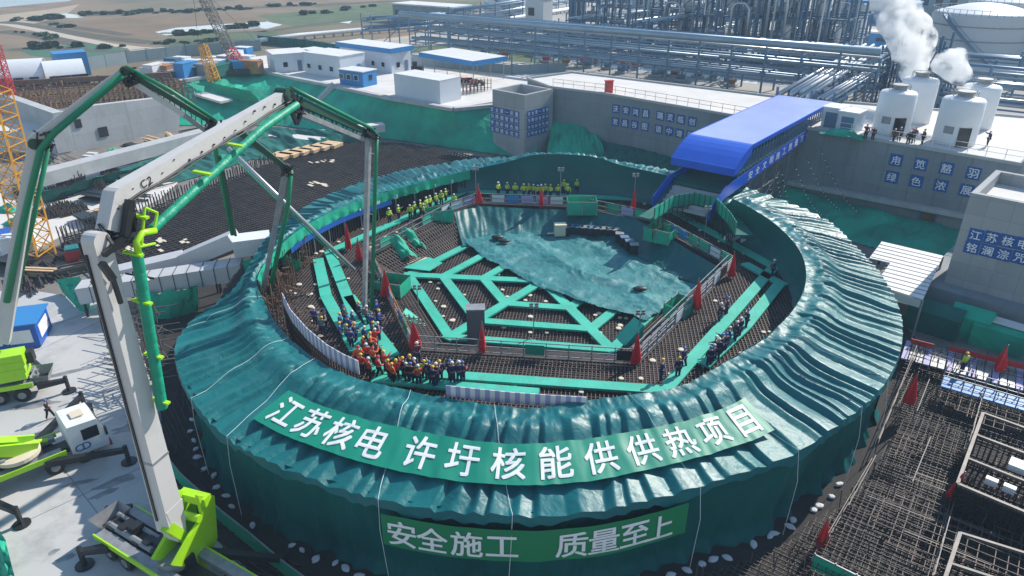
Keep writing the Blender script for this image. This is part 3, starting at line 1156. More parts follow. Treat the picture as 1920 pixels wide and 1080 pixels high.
netpatch(tp, [Vector((5, 104, GZ)), Vector((9, 101, GZ)), Vector((14, 98, GZ))], 'green net slope tucked in beside the free standing back tower', 5)

# ------------------------------------------------------------------ towers
def tower(name, lab, c0, la, lb, z0, z1, wall=.45, drop=1.6):
    c0 = Vector(c0)
    t = thing(name, lab, 'concrete tower', (c0.x, c0.y, z0))
    A, B = WD * la, -WN * lb
    mb, ms = MB(), MB()
    lo = c0 + Vector((0, 0, z0))
    H = Vector((0, 0, z1 - z0))
    a1, b1 = A.normalized(), B.normalized()
    mb.para(lo, A, b1 * wall, H)
    mb.para(lo + B - b1 * wall, A, b1 * wall, H)
    mb.build('wall', m_conc_t, t)
    ms.para(lo + b1 * wall, a1 * wall, B - b1 * wall * 2, H - Vector((0, 0, .003)))
    ms.build('side_wall', m_conc_e, t)
    ms = MB()
    ms.para(lo + A - a1 * wall + b1 * wall, a1 * wall, B - b1 * wall * 2, H - Vector((0, 0, .003)))
    ms.build('side_wall', m_conc_e, t)
    MB().para(lo + a1 * wall + b1 * wall + Vector((0, 0, H.z - drop)), A - a1 * 2 * wall, B - b1 * 2 * wall, (0, 0, .2)).build('sunken_roof', m_slab, t)
    return t
TB = Vector((1.85, 104.6, 0)) - WD * 6.6
tower('concrete_tower', 'free standing square grey tower with blue tile slogans on two faces behind the ring', TB, 6.6, 6.4, GZ, 5.1)
TRc = Vector((39.1, 57.7, 0))
tr = tower('concrete_tower', 'big grey tower with open top and blue character tiles at the right edge', TRc, 16, 9, GZ, 6.3, .5, 1.3)
mb = MB()
mb.para(TRc + WN * 1.7 - WD * 1.7 + Vector((0, 0, GZ - 1)), WD * 22, -WN * 12, (0, 0, 3.3))
mb.build('plinth', m_conc_w, tr)


def tile(ch, p, size, nrm, dirv, lab):
    t = thing('sign_tile', lab, 'sign tile', p, 'blue character tiles')
    a, n_ = Vector(dirv), Vector(nrm)
    MB().para(p - a * size / 2 - Vector((0, 0, size / 2)), a * size, n_ * .05, (0, 0, size)).build('plate', m_tile, t)
    mb = MB()
    put_text(mb, ch, size * .72, lambda u, v: p + a * u + Vector((0, 0, v)) + n_ * .07)
    mb.build('character', m_letter, t)


for row, (chs, pts) in enumerate((('沃安鸿昌踊灵临创', ((1155, 204), (1174, 207), (1192, 210), (1211, 213), (1238, 217), (1257, 220), (1277, 224), (1298, 228))),
                                  ('发昌谷图谐中谱国', ((1154, 228), (1172, 231), (1190, 234), (1209, 237), (1235, 242), (1255, 246), (1274, 250), (1295, 254))))):
    for i, ((x, y), ch) in enumerate(zip(pts, chs)):
        tile(ch, onwall(x, y, .01), 1.25, WN, WD, 'blue square tile reading %s, %s in the %s row on the wall left of the canopy' % (ch, ordinal(i), ('upper', 'lower')[row]))
for row, (chs, pts) in enumerate((('甪笕豁羽', ((1680, 300), (1726, 308), (1775, 316), (1825, 325))), ('绿色浓展', ((1672, 332), (1718, 340), (1764, 348), (1812, 357))))):
    for i, ((x, y), ch) in enumerate(zip(pts, chs)):
        tile(ch, onwall(x, y, .01), 1.35, WN, WD, 'blue square tile reading %s, %s in the %s row on the wall below the silos' % (ch, ordinal(i), ('upper', 'lower')[row]))
for row, (chs, pts) in enumerate((('江苏核电', ((1830, 441), (1860, 446), (1890, 452), (1920, 458))), ('铭澜淙咒', ((1822, 464), (1852, 470), (1881, 477), (1912, 483))))):
    for i, ((x, y), ch) in enumerate(zip(pts, chs)):
        tile(ch, onplane(TRc + WN * .01, WD, x, y), 1.12, WN, WD, 'blue square tile reading %s, %s in the %s row on the right tower' % (ch, ordinal(i), ('upper', 'lower')[row]))
for face, (o0, dv, nv, px0, px1, pya, pyb, lab) in enumerate(((Vector((1.85, 104.6, 0)), WD, WN, 919, 974, 206, 250, 'left'), (Vector((1.85, 104.6, 0)), -WN, WD, 988, 1028, 206, 250, 'right'))):
    p = onplane(o0 + nv * .01, dv, px0, 227)
    q = onplane(o0 + nv * .01, dv, px1, 227)
    zt, zb = onplane(o0, dv, (px0 + px1) / 2, pya - 3).z, onplane(o0, dv, (px0 + px1) / 2, pyb + 3).z
    t = thing('sign_board', 'four rows of small blue slogan tiles on the %s face of the back tower' % lab, 'sign', (p.x, p.y, zb))
    txt = '安全第一质量为精细管理科学创新绿色施文明建设优'
    n = 6
    W_ = (q - p).length
    ih = (zt - zb) / 4
    a = (q - p).normalized()
    a.z = 0
    for r_ in range(4):
        for k in range(n):
            rb_, tx = MB(), MB()
            c = Vector((p.x, p.y, 0)) + a * W_ * (k + .5) / n + Vector((0, 0, zt - ih * (r_ + .5)))
            s_ = min(W_ / n, ih) * .86
            rb_.para(c - a * W_ / n * .45 - Vector((0, 0, ih * .43)), a * W_ / n * .9, nv * .04, (0, 0, ih * .86))
            put_text(tx, txt[(r_ * n + k) % len(txt)], s_ * .75, lambda u, v, c=c: c + a * u + Vector((0, 0, v)) + nv * .055)
            ro = rb_.build('tile', m_tile, t)
            tx.build('character', m_letter, ro)

# ------------------------------------------------------------------ covered bridge with the blue canopy
nl, nr, fl = G(1298, 253, 7), G(1403, 275, 7), G(1462, 180, 7)
ax = Vector((fl.x - nl.x, fl.y - nl.y, 0))
LB = ax.length
ax.normalize()
sx = Vector((nr.x - nl.x, nr.y - nl.y, 0))
WB = sx.length
sx = Vector((ax.y, -ax.x, 0))
def BP(a, s, z):                      # along, sideways (0 left, 1 right), height
    return Vector((nl.x, nl.y, 0)) + ax * a + sx * s * WB + Vector((0, 0, z))
br = thing('covered_bridge', 'covered foot bridge with curved blue canopy leading from the platform into the ring', 'covered bridge', tuple(BP(12, .5, GZ)))
DZ = 3.2                              # deck height at the ring end; it climbs to the platform
UP = Vector((0, 0, 1.1 / LB))
MB().para(BP(-4.6, .08, DZ - .25), (ax + UP) * (LB + 7.6), sx * WB * .84, (0, 0, .25)).build('deck', m_netd, br)
MB().para(BP(0, -.02, 7), ax * LB, sx * WB * 1.04, (0, 0, .12)).build('roof', m_blueroof, br)
# hood: curved sheet falling forward, fascia below
hood = MB()
prof = [(0, 7.12), (-.5, 7.08), (-1.2, 6.9), (-2.0, 6.62), (-2.8, 6.25), (-3.5, 5.85), (-4.1, 5.5)]
for (a0_, z0_), (a1_, z1_) in zip(prof[:-1], prof[1:]):
    hood.quad(BP(a0_, -.02, z0_), BP(a0_, 1.02, z0_), BP(a1_, 1.02, z1_), BP(a1_, -.02, z1_))
hood.build('hood', m_bluec, br, smooth=True)
MB().para(BP(-4.15, -.02, 4.75), ax * .12, sx * WB * 1.04, (0, 0, .78)).build('fascia', m_bluec, br)
for s_ in (-.02, 1.02):
    mb = MB()
    vs = [BP(a, s_, z) for a, z in prof] + [BP(-4.1, s_, 4.75), BP(-3.0, s_, 5.0), BP(-.6, s_, 6.0), BP(0, s_, 6.5)]
    off = sx * (.06 if s_ > 0 else -.06)
    n = len(vs)
    mb.add(vs + [v + off for v in vs], [tuple(range(n)), tuple(range(n, 2 * n))[::-1]] + [(i, i + n, (i + 1) % n + n, (i + 1) % n) for i in range(n)])
    mb.build('hood_side', m_bluec, br)
    MB().para(BP(0, s_, 6.72), ax * LB, sx * (.1 if s_ > 0 else -.1), (0, 0, .42)).build('roof_edge', m_bluec, br)
    pn = MB().para(BP(-5.0, s_ * .9 + .05, DZ - .55), (ax + UP) * LB, sx * .08, (0, 0, 1.25)).build('side_panel', m_bluec, br)
    MB().add([BP(a, s_ * .9 + .05 + e, z) for e in (0, .012) for a, z in ((-5.0, DZ + .8), (-5.0, DZ - .55), (-8.2, DZ - 2.0), (-8.2, DZ - .7))], [(0, 1, 2, 3), (7, 6, 5, 4), (0, 3, 7, 4), (1, 0, 4, 5), (2, 1, 5, 6), (3, 2, 6, 7)]).build('stair_side', m_bluec, br)
    if s_ > 0:
        for k, ch in enumerate('安全文明施工质量第一'):
            tx = MB()
            put_text(tx, ch, .85, lambda u, v, k=k: BP(1.2 + k * 1.95 + u * 1.3, 1.02 * .9 + .05, DZ + .1 + v) + UP * (6.2 + k * 1.95) + sx * .11)
            tx.build('character', m_letter, pn)
    mb = MB()
    n = 30
    for k in range(n + 1):
        a = -2 + k * (LB + 1) / n
        mb.bar(BP(a, s_ * .9 + .05, DZ), BP(a, s_ * .9 + .05, 6.9 if a > 0 else 5.6 + a * .1), .09)
        if k < n:
            a2 = a + (LB + 1) / n
            mb.bar(BP(a, s_ * .9 + .05, DZ + .9), BP(a2, s_ * .9 + .05, 6.5), .05)
            mb.bar(BP(a2, s_ * .9 + .05, DZ + .9), BP(a, s_ * .9 + .05, 6.4), .05)
    mb.bar(BP(-2, s_ * .9 + .05, 4.5), BP(LB - 1, s_ * .9 + .05, 5.0), .06)
    for k in range(60):               # net lacing between the posts
        a = -2 + k * LB / 60
        mb.bar(BP(a, s_ * .9 + .05, DZ + .6), BP(a + (.8 if k % 2 else -.8), s_ * .9 + .05, 6.6 if a > 0 else 5.4), .035)
    mb.bar(BP(-2, s_ * .9 + .05, 5.9), BP(LB - 1, s_ * .9 + .05, 5.9), .06)
    mb.build('truss', m_steel, br)
for k in range(5):
    st = MB()
    st.para(BP(-4.6 - .6 * (k + 1), .12, DZ - .33 - .3 * (k + 1)), ax * .6, sx * WB * .76, (0, 0, .3))
    st.build('step', m_conc, br)
mb = MB()
for a in (3, 7, 11, 15, 19):          # scaffold legs under the deck
    for s_ in (.1, .5, .9):
        p = BP(a, s_, GZ)
        mb.bar(p, BP(a, s_, DZ - .2), .1)
        for z in (-3, -1.2, .6, 2.4):
            mb.bar(BP(a, .1, z), BP(a, .9, z), .05)
            if a < 19:
                mb.bar(BP(a, s_, z), BP(a + 4, s_, z), .05)
                mb.bar(BP(a, s_, z), BP(a + 4, s_, z + 1.7), .04)
mb.build('scaffold', m_grey, br)
# strings of small lights beside the bridge
bulb = MB()
for k, (x0_, y0_, x1_, y1_, z0_, z1_) in enumerate(((1538, 275, 1612, 400, 4.5, -2.5), (1490, 305, 1545, 405, 4, -3), (1465, 315, 1500, 420, 4, -2), (1440, 330, 1470, 395, 3.8, .5), (1512, 292, 1580, 395, 4.2, -3), (1455, 322, 1486, 405, 4, -1))):
    p, q = G(x0_, y0_, z0_), G(x1_, y1_, z1_)
    s_ = thing('string_light', 'hanging string of small white lamps right of the canopy bridge, %s from the wall' % ordinal(k), 'string light', tuple(q), 'strings of lamps beside the bridge')
    wire, bl = MB(), MB()
    pts = [p.lerp(q, t / 14) + Vector((0, 0, -.9 * math.sin(PI * t / 14))) for t in range(15)]
    wire.tube(pts, .018, 4)
    for c in pts[1:-1]:
        bl.lathe(c + Vector((0, 0, -.1)), [(.02, -.06), (.07, 0), (.02, .07)], 6)
    wire.build('wire', m_black, s_)
    o = bl.build('lamp', m_letter, s_)
    o['kind'] = 'stuff'
# stair platform inside the ring
sp = thing('stair_platform', 'angular platform with green net parapet at the foot of the bridge steps', 'stair platform', tuple(G(1300, 450, 0)))
poly = [G(x, y, 2.1) for x, y in ((1226, 412), (1262, 388), (1300, 382), (1340, 392), (1366, 420), (1378, 440))]
for i, (a, b_) in enumerate(zip(poly[:-1], poly[1:])):
    d = (b_ - a).normalized()
    n_ = Vector((-d.y, d.x, 0))
    MB().para(a - Vector((0, 0, .15)), b_ - a, n_ * 1.6, (0, 0, .14)).build('platform_deck', m_netd, sp)
    MB().para(a, b_ - a, n_ * .05, (0, 0, 1.15)).build('net_parapet', m_net, sp)
mb = MB()
for a, b_ in zip(poly[:-1], poly[1:]):
    for k in range(4):
        p = a.lerp(b_, k / 4)
        mb.bar((p.x, p.y, 0), p + Vector((0, 0, 1.2)), .07)
        mb.bar((p.x, p.y, .9), (a.lerp(b_, (k + 1) / 4).x, a.lerp(b_, (k + 1) / 4).y, .9), .05)
        mb.bar((p.x, p.y, 0), (a.lerp(b_, (k + 1) / 4).x, a.lerp(b_, (k + 1) / 4).y, 1.9), .04)
mb.build('scaffold', m_rebar_d, sp)

# ------------------------------------------------------------------ silos and huts on the platform
def silo(px, py, r, h, lab, door=True, steam=False):
    p = G(px, py, BZ)
    t = thing('silo', lab, 'silo', (p.x, p.y, BZ), 'white silos on the platform')
    MB().lathe((p.x, p.y, BZ + .05), [(r, 0), (r, .5), (r, h * .5), (r, h - .25), (r * .92, h), (r * .35, h + .25)], 40).build('shell', m_tankw, t, smooth=True)
    for f in MB(), :
        f.lathe((p.x, p.y, BZ + h + .1), [(r * .34, 0), (r * .34, .5), (r * .42, .55), (r * .42, .75)], 20).build('vent', m_grey, t)
    mb = MB()
    for k in range(18):
        a, b_ = 2 * PI * k / 18, 2 * PI * (k + 1) / 18
        q = Vector((p.x + r * .55 * math.cos(a), p.y + r * .55 * math.sin(a), BZ + h + .05))
        q2 = Vector((p.x + r * .55 * math.cos(b_), p.y + r * .55 * math.sin(b_), BZ + h + .05))
        if k % 2 == 0:
            mb.bar(q, q + Vector((0, 0, .8)), .05)
        mb.bar(q + Vector((0, 0, .8)), q2 + Vector((0, 0, .8)), .05)
    mb.build('top_rail', m_grey, t)
    if door:
        a = math.atan2(-p.y, -p.x) + .42
        q = Vector((p.x + r * math.cos(a), p.y + r * math.sin(a), BZ))
        MB().box(q.x, q.y, BZ + .08, .1, 1.25, 2.1, a).build('door', m_glass, t)
        a -= .75
        q = Vector((p.x + r * math.cos(a), p.y + r * math.sin(a), BZ))
        MB().box(q.x, q.y, BZ + 1.4, .05, 1.0, .8, a).build('notice_plate', m_grey, t)
    return p
silo(1668, 249, 2.0, 4.75, 'white silo with open dark doorway, left of the two front silos')
silo(1786, 268, 2.15, 4.9, 'white silo with open dark doorway and notice plate, right of the two front silos')
s1 = silo(1708, 228, 2.05, 5.2, 'white silo giving off a tall steam plume behind the left front silo', False)
s2 = silo(1822, 238, 2.0, 4.9, 'plain white silo behind the right front silo', False)


def steam(name, lab, pts, mat):
    mb = MB()
    bm = bmesh.new()
    for (x, y, r_), base in pts:
        pass
    for (px, py, pr), dist in pts:
        d = ray(px, py)
        c = Vector((0, 0, CAMZ)) + d * dist
        rr = 1.22 * pr / FPX * dist
        bmesh.ops.create_icosphere(bm, subdivisions=2, radius=rr, matrix=__import__('mathutils').Matrix.Translation(c))
    me = bpy.data.meshes.new(name)
    bm.to_mesh(me)
    bm.free()
    o = bpy.data.objects.new(name, me)
    C.objects.link(o)
    md = o.modifiers.new('r', 'REMESH')
    md.mode = 'VOXEL'
    md.voxel_size = .35
    dg = bpy.context.evaluated_depsgraph_get()
    m2 = bpy.data.meshes.new_from_object(o.evaluated_get(dg))
    o.modifiers.clear()
    o.data = m2
    c = sum((v.co for v in m2.vertices), Vector()) / len(m2.vertices)
    for v in m2.vertices:
        v.co -= c
    o.location = c
    m2.materials.append(mat)
    return tag(o, lab, 'steam')


m_steam = bpy.data.materials.new('steam')
m_steam.use_nodes = True
nt = m_steam.node_tree
nt.nodes.remove(nt.nodes['Principled BSDF'])
pv = nt.nodes.new('ShaderNodeVolumePrincipled')
pv.inputs['Color'].default_value = (1, 1, 1, 1)
pv.inputs['Anisotropy'].default_value = .1
tcn = nt.nodes.new('ShaderNodeTexCoord')
nn = nt.nodes.new('ShaderNodeTexNoise')
nn.inputs['Scale'].default_value = .42
nn.inputs['Detail'].default_value = 6
nn.inputs['Roughness'].default_value = .6
mr = nt.nodes.new('ShaderNodeMapRange')
mr.inputs[1].default_value = .455
mr.inputs[2].default_value = .72
mr.inputs[3].default_value = 0
mr.inputs[4].default_value = 3.2
nt.links.new(tcn.outputs['Object'], nn.inputs['Vector'])
nt.links.new(nn.outputs['Fac'], mr.inputs[0])
nt.links.new(mr.outputs[0], pv.inputs['Density'])
nt.links.new(pv.outputs[0], nt.nodes['Material Output'].inputs['Volume'])
d1 = (s1 - Vector((0, 0, CAMZ))).dot(Vector((0, CT, -ST)))
d2 = (s2 - Vector((0, 0, CAMZ))).dot(Vector((0, CT, -ST)))
steam('steam_plume', 'tall billowing white steam plume rising from the silo at the left', [((x, y, r_), d1 + k * .8) for k, (x, y, r_) in enumerate(((1713, 158, 10), (1713, 148, 14), (1712, 135, 20), (1710, 122, 25), (1709, 106, 29), (1712, 90, 33), (1722, 75, 28), (1700, 70, 30), (1692, 52, 30), (1715, 52, 26), (1676, 40, 26), (1690, 25, 32), (1670, 18, 28), (1665, 0, 28), (1690, -5, 28), (1660, -25, 30), (1685, -30, 30)))], m_steam)
steam('steam_plume', 'small white steam puff drifting left from the silo at the right', [((x, y, r_), d2 + k * .5 - 4) for k, (x, y, r_) in enumerate(((1812, 175, 8), (1813, 163, 11), (1808, 152, 15), (1800, 140, 18), (1788, 128, 21), (1776, 117, 22), (1795, 110, 18), (1762, 122, 14)))], m_steam)
for i, (x, y) in enumerate(((1562, 237), (1592, 246))):
    p = G(x, y, BZ)
    t = thing('site_hut', 'small white plant hut with dark opening beside the canopy, %s' % ('nearer the canopy' if i == 0 else 'farther from the canopy'), 'hut', (p.x, p.y, BZ))
    a = math.atan2(WD.y, WD.x)
    MB().box(p.x, p.y, BZ + .05, 2.1, 2.6, 2.3, a).build('body', m_cabin, t)
    MB().box(p.x, p.y, BZ + 2.36, 2.4, 2.9, .16, a).build('roof', m_tankw, t)
    q = p + WN * 1.31
    MB().box(q.x, q.y, BZ + .1, 1.4, .06, 1.8, a).build('opening', m_steel, t)
p = G(1575, 258, BZ)
o = MB().grid(lambda u, v: Vector((p.x, p.y, BZ)) + WD * (u - .5) * 5 - WN * (v * 1.6) + Vector((0, 0, .1 + max(0, .7 * math.sin(PI * u) * math.sin(PI * v) + .3 * nz(u * 5, v * 5, 2)))), 24, 12).build('dust_net', m_net, smooth=True)
tag(o, 'small heap of green net on the platform in front of the white huts', 'dust net')

# ------------------------------------------------------------------ left and middle of the excavation
WANG = math.atan2(WD.y, WD.x)
mp = [G(x, y, -3.4) for x, y in ((112, 447), (240, 404), (400, 344), (520, 300), (640, 264), (760, 268), (905, 294), (885, 303), (780, 318), (690, 345), (600, 380), (545, 415), (505, 445), (450, 452), (300, 505), (195, 505))]
mpp = [(p.x, p.y) for p in mp]
t = thing('rebar_mat', 'wide dark mat of reinforcing bars left of and behind the ring', 'rebar mat', (mp[0].x, mp[0].y, GZ))
inm = lambda x, y: in_poly(x, y, mpp) and math.hypot(x - CX, y - CY) > 26
mat_bars(inm, min(p[0] for p in mpp), max(p[0] for p in mpp), min(p[1] for p in mpp), max(p[1] for p in mpp), WANG, .62, -3.5, .11, .4).build('bar_grid', m_rebar_d, t)
MB().prism(mpp, GZ + .02, -3.95).build('underlay', m_dark, t)
mb = MB()
for a, b_ in zip(mp[0:3], mp[1:4]):
    n = int((b_ - a).length / .42)
    for k in range(n):
        for row in (0, 1):
            p = a.lerp(b_, k / n) + Vector((.3 * row, -.5 * row, 0))
            mb.bar((p.x, p.y, GZ + .2), (p.x + rnd.uniform(-.1, .1), p.y, -2.1 + rnd.uniform(-.3, .3)), .085)
for k in range(3):
    p, q = mp[6 + k], mp[7 + k]
mb.build('edge_bars', m_rebar_d, t)
for i, (x, y) in enumerate(((322, 450), (272, 465), (600, 302), (610, 345))):
    p = G(x, y, -3.3)
    mb = MB()
    for k in range(7):
        mb.box(p.x + rnd.uniform(-2, 2), p.y + rnd.uniform(-1, 1), -3.33 + .002 * k, rnd.uniform(.4, 1.2), rnd.uniform(.2, .5), .05, WANG)
    o = mb.build('board_scatter', m_disc)
    tag(o, 'few pale boards dropped on the dark bar mat, %s patch from the yellow crane' % ordinal([1, 0, 2, 3][i]), 'boards')

# unfinished concrete building
P, Q = G(105, 292, GZ), G(336, 243, GZ)
dv = (Q - P).normalized()
pt = lambda x, y: onplane(P, dv, x, y)
bl = thing('unfinished_building', 'unfinished concrete building with brown scaffold cage along its open top', 'building', tuple(P))
pn = Vector((-dv.y, dv.x, 0))         # away from the camera
face = [P, Q, pt(338, 179), pt(260, 188), pt(168, 199), pt(100, 216)]
n = len(face)
vs = face + [v + pn * 1.2 for v in face]
MB().add(vs, [tuple(range(n)), tuple(range(n, 2 * n))[::-1]] + [(i, i + n, (i + 1) % n + n, (i + 1) % n) for i in range(n)]).build('front_wall', m_conc_l, bl)
for x0_, y0_, x1_, y1_ in ((142, 224, 155, 241), (187, 239, 205, 258)):
    a, b_ = pt(x0_, y1_), pt(x1_, y1_)
    z1 = pt(x0_, y0_).z
    MB().para(a - pn * .05, Vector((b_.x - a.x, b_.y - a.y, 0)), -pn * .08, (0, 0, z1 - a.z)).build('window', m_black, bl)
a, b_ = pt(108, 288), pt(134, 283)
MB().para(a - pn * .06, Vector((b_.x - a.x, b_.y - a.y, 0)), -pn * .1, (0, 0, 4.6)).build('door', m_conc, bl)
lw = [pt(100, 216), pt(100, 216) + Vector((-20, 16, 0))]
zt = lw[0].z
mb = MB()
mb.para(Vector((lw[0].x, lw[0].y, GZ)), Vector((-22, 18, 0)), (.9, 1.1, 0), (0, 0, zt - GZ + .3))
mb.build('wing_wall', m_conc_l, bl)
A0, A1 = Vector((lw[0].x - 21, lw[0].y + 17.4, 0)), Vector((face[2].x - 6, face[2].y + 11, 0))
mb = MB()
for row in range(4):
    off = pn * (-2.2 * row)
    nn_ = 34
    for k in range(nn_ + 1):
        p = A0.lerp(A1, k / nn_) + off
        mb.bar((p.x, p.y, -3), (p.x, p.y, zt + 1.4 + rnd.uniform(-.3, .8) - row * .5), .12 if k % 4 else .3)
    for z in (zt - 2.6, zt - 1, zt + .5, zt + 1.2 - row * .5):
        mb.bar((A0 + off) + Vector((0, 0, z)), (A1 + off) + Vector((0, 0, z)), .16)
mb.bar(A0 + Vector((0, 0, zt + 1.3)), A1 + Vector((0, 0, zt + 1.3)), .8, .9)
mb.build('scaffold_cage', m_rebar_b, bl)
mb = MB()
MB().prism([tuple(p[:2]) for p in (P + pn * 2, Q + pn * 2, Q + pn * 15, P + pn * 22 - dv * 12)], GZ + .03, zt - 2.6).build('floor_slab', m_slab, bl)

# concrete beams, ducts
def beam(pts, w, h, lab, mat, name='concrete_beam', cat='beam'):
    mb = MB()
    for a, b_ in zip(pts[:-1], pts[1:]):
        mb.bar(a, b_, w, h)
    o = mb.build(name, mat)
    return tag(o, lab, cat)
beam([G(60, 338, -2.6), G(430, 241, -2.6)], 2.4, 1.7, 'long pale concrete beam crossing the left side below the unfinished building', m_conc)
beam([G(395, 240, -3.6), G(500, 215, -3.6)], 2.2, 1.0, 'short pale beam reaching behind the bent boom towards the green slope', m_conc)
m_duct = M('duct_wrap', (.50, .50, .52), .55, col2=(.56, .56, .58), scale=.4, dirt=.25, dirt_col=(.3, .3, .32), dscale=.6, bump=.15, bscale=3)
d1 = thing('wrapped_duct', 'straight pale wrapped duct ending short of the ring on the left', 'duct', tuple(G(300, 530, GZ)))
a, b_ = G(152, 548, -2.0), G(456, 503, -.9)
MB().bar(a, b_, 1.9, 1.5).build('casing', m_duct, d1)
mb = MB()
for k in range(1, 12):
    p = a.lerp(b_, k / 12)
    u = (b_ - a).normalized()
    s_ = u.cross(Vector((0, 0, 1))).normalized()
    mb.tube([p - s_ * 1.0 - Vector((0, 0, .8)), p - s_ * 1.0 + Vector((0, 0, .8)), p + s_ * 1.0 + Vector((0, 0, .8)), p + s_ * 1.0 - Vector((0, 0, .8))], .03, 4)
mb.build('strap', m_black, d1)
mb = MB()
for k in range(0, 7):
    p = a.lerp(b_, k / 6)
    mb.bar((p.x, p.y, GZ), (p.x, p.y, p.z - .7), .18)
mb.build('trestle', m_rebar_d, d1)
d2 = thing('wrapped_duct', 'bent pale wrapped duct climbing to a white end box beside the ring', 'duct', tuple(G(300, 500, GZ)))
p0, p1, p2 = G(222, 517, -2.0), G(345, 488, -1.2), G(442, 447, 1.2)
mb = MB()
mb.bar(p0, p1, 1.7, 1.5)
mb.bar(p1, p2, 1.7, 1.4)
mb.build('casing', m_duct, d2)
q = G(472, 452, 1.4)
MB().box(q.x, q.y, .4, 3.2, 2.0, 1.5, .35).build('end_box', m_white, d2)
mb = MB()
for f in (0, .5, 1):
    p = p1.lerp(p2, f)
    mb.bar((p.x, p.y, GZ), (p.x, p.y, p.z - .7), .2)
mb.bar((q.x, q.y, GZ), (q.x, q.y, .4), .5)
mb.build('trestle', m_rebar_d, d2)

# white slab with starter bars
sl = [G(x, y, GZ + .1) for x, y in ((-60, 375), (55, 352), (200, 318), (290, 300), (345, 330), (300, 372), (240, 402), (118, 440), (60, 470), (-80, 520))]
structure('pale_slab', MB().prism([(p.x, p.y) for p in sl], GZ, GZ + .12), m_slab)
for i, (x, y, w, h, tall) in enumerate(((80, 375, 3.2, 5, .5), (112, 362, 4.5, 2.0, .5), (138, 347, 1.2, 3.5, 1.6), (122, 395, 5, 2.4, .5), (150, 392, 2.5, 1.5, .5), (88, 405, 3, 5, .6), (190, 358, 1.0, 1.0, 1.5), (205, 328, 2, 1.5, .5), (65, 345, 2.5, 2, .5), (215, 322, 3.5, 1.0, .3))):
    p = G(x, y, GZ + .12)
    mb = MB()
    c, s_ = math.cos(WANG), math.sin(WANG)
    nx, ny = int(w / .33) + 1, int(h / .33) + 1
    for a in range(nx):
        for b_ in range(ny):
            u, v = -w / 2 + a * .33, -h / 2 + b_ * .33
            mb.bar((p.x + u * c - v * s_, p.y + u * s_ + v * c, GZ + .1), (p.x + u * c - v * s_ + rnd.uniform(-.08, .08), p.y + u * s_ + v * c, GZ + .3 + tall * rnd.uniform(.5, 1.2)), .09)
    mb.box(p.x, p.y, GZ + .125, w, h, .05, WANG)
    o = mb.build('starter_bars', m_rebar_d)
    tag(o, 'dark starter bars standing on the pale slab, %s block from the yellow crane' % ordinal([1, 3, 6, 4, 5, 2, 7, 8, 0, 9][i]), 'starter bars', 'starter bars on the pale slab')
netpatch([G(70, 365, -2.6), G(170, 337, -2.6), G(290, 306, -2.6)], [G(85, 383, GZ), G(180, 352, GZ), G(290, 322, GZ)], 'strip of teal net hanging along the long concrete beam', 13, m_netd, 80)
netpatch([G(225, 318, -3.4), G(330, 282, -3.4), G(430, 262, -3.2)], [G(300, 352, GZ), G(400, 325, GZ), G(500, 290, GZ)], 'teal net draped between pale ramp and bar mat', 14, m_netd, 80)
netpatch([G(405, 262, -3.2), G(500, 240, -3), G(640, 246, -2.8)], [G(470, 300, GZ), G(560, 300, GZ), G(690, 268, GZ)], 'teal net sheet spread around the timber panels', 15, m_netd, 80)
netpatch([G(345, 160, .8), G(390, 155, .9), G(470, 172, .4)], [G(352, 196, -3.0), G(410, 200, -3.2), G(500, 205, -3.4)], 'bright green net lining the upper trench beyond the bent boom', 16, m_netb, 80)
beam([G(362, 172, -.5), G(425, 190, -1.2)], 2.6, .4, 'pale concrete strip lying in the green lined trench', m_slab)
beam([G(258, 280, -3.6), G(300, 310, -4.0)], 3.4, .35, 'pale sloping ramp slab in the teal netting', m_slab, 'ramp_slab', 'ramp')
beam([G(505, 252, -3.7), G(605, 262, -3.7)], 3.0, .4, 'pale slab strip behind the timber panels', m_slab)
for i in range(6):
    p = G(525 + i * 19, 290 - i * 4.2, -2.9)
    mb = MB()
    for k in range(4):
        mb.box(p.x + k * .02, p.y, -3.3 + k * .12, 2.9, 2.3, .11, WANG + .35)
    o = mb.build('timber_pile', m_timber)
    tag(o, 'tan timber panel stack on the netting, %s from the left' % ordinal(i), 'timber panels', 'tan timber panels in a row')
p = G(694, 243, -2)
o = MB().box(p.x, p.y, -2.4, 4.5, 1.8, 1.2, .45).build('concrete_block', m_slab)
tag(o, 'single pale concrete block standing on the green slope near the boom tip', 'block')

# excavation ground netting and clutter near the pump trucks
def pile(px, py, z, n, ln, w, h, mat, lab, ang=None):
    p = G(px, py, z)
    mb = MB()
    for k in range(n):
        a = (WANG if ang is None else ang) + rnd.uniform(-.12, .12)
        c = p + Vector((rnd.uniform(-w, w), rnd.uniform(-w, w), .1 + h * rnd.random()))
        d = Vector((math.cos(a), math.sin(a), rnd.uniform(-.02, .02))) * ln / 2 * rnd.uniform(.7, 1.1)
        mb.bar(c - d, c + d, .12)
    o = mb.build('steel_pile', mat)
    return tag(o, lab, 'steel pile')
pile(48, 530, GZ, 34, 5.5, 1.3, .6, m_rebar_d, 'heap of dark steel sections lying left of the ring near the generator hut', 2.2)
pile(100, 512, GZ, 24, 5, 1.0, .5, m_rebar_d, 'smaller heap of dark steel sections below the yellow crane', -.7)
pile(120, 478, GZ, 16, 4, .8, .4, m_rebar_d, 'narrow bundle of steel bars beside the yellow crane foot', -.5)
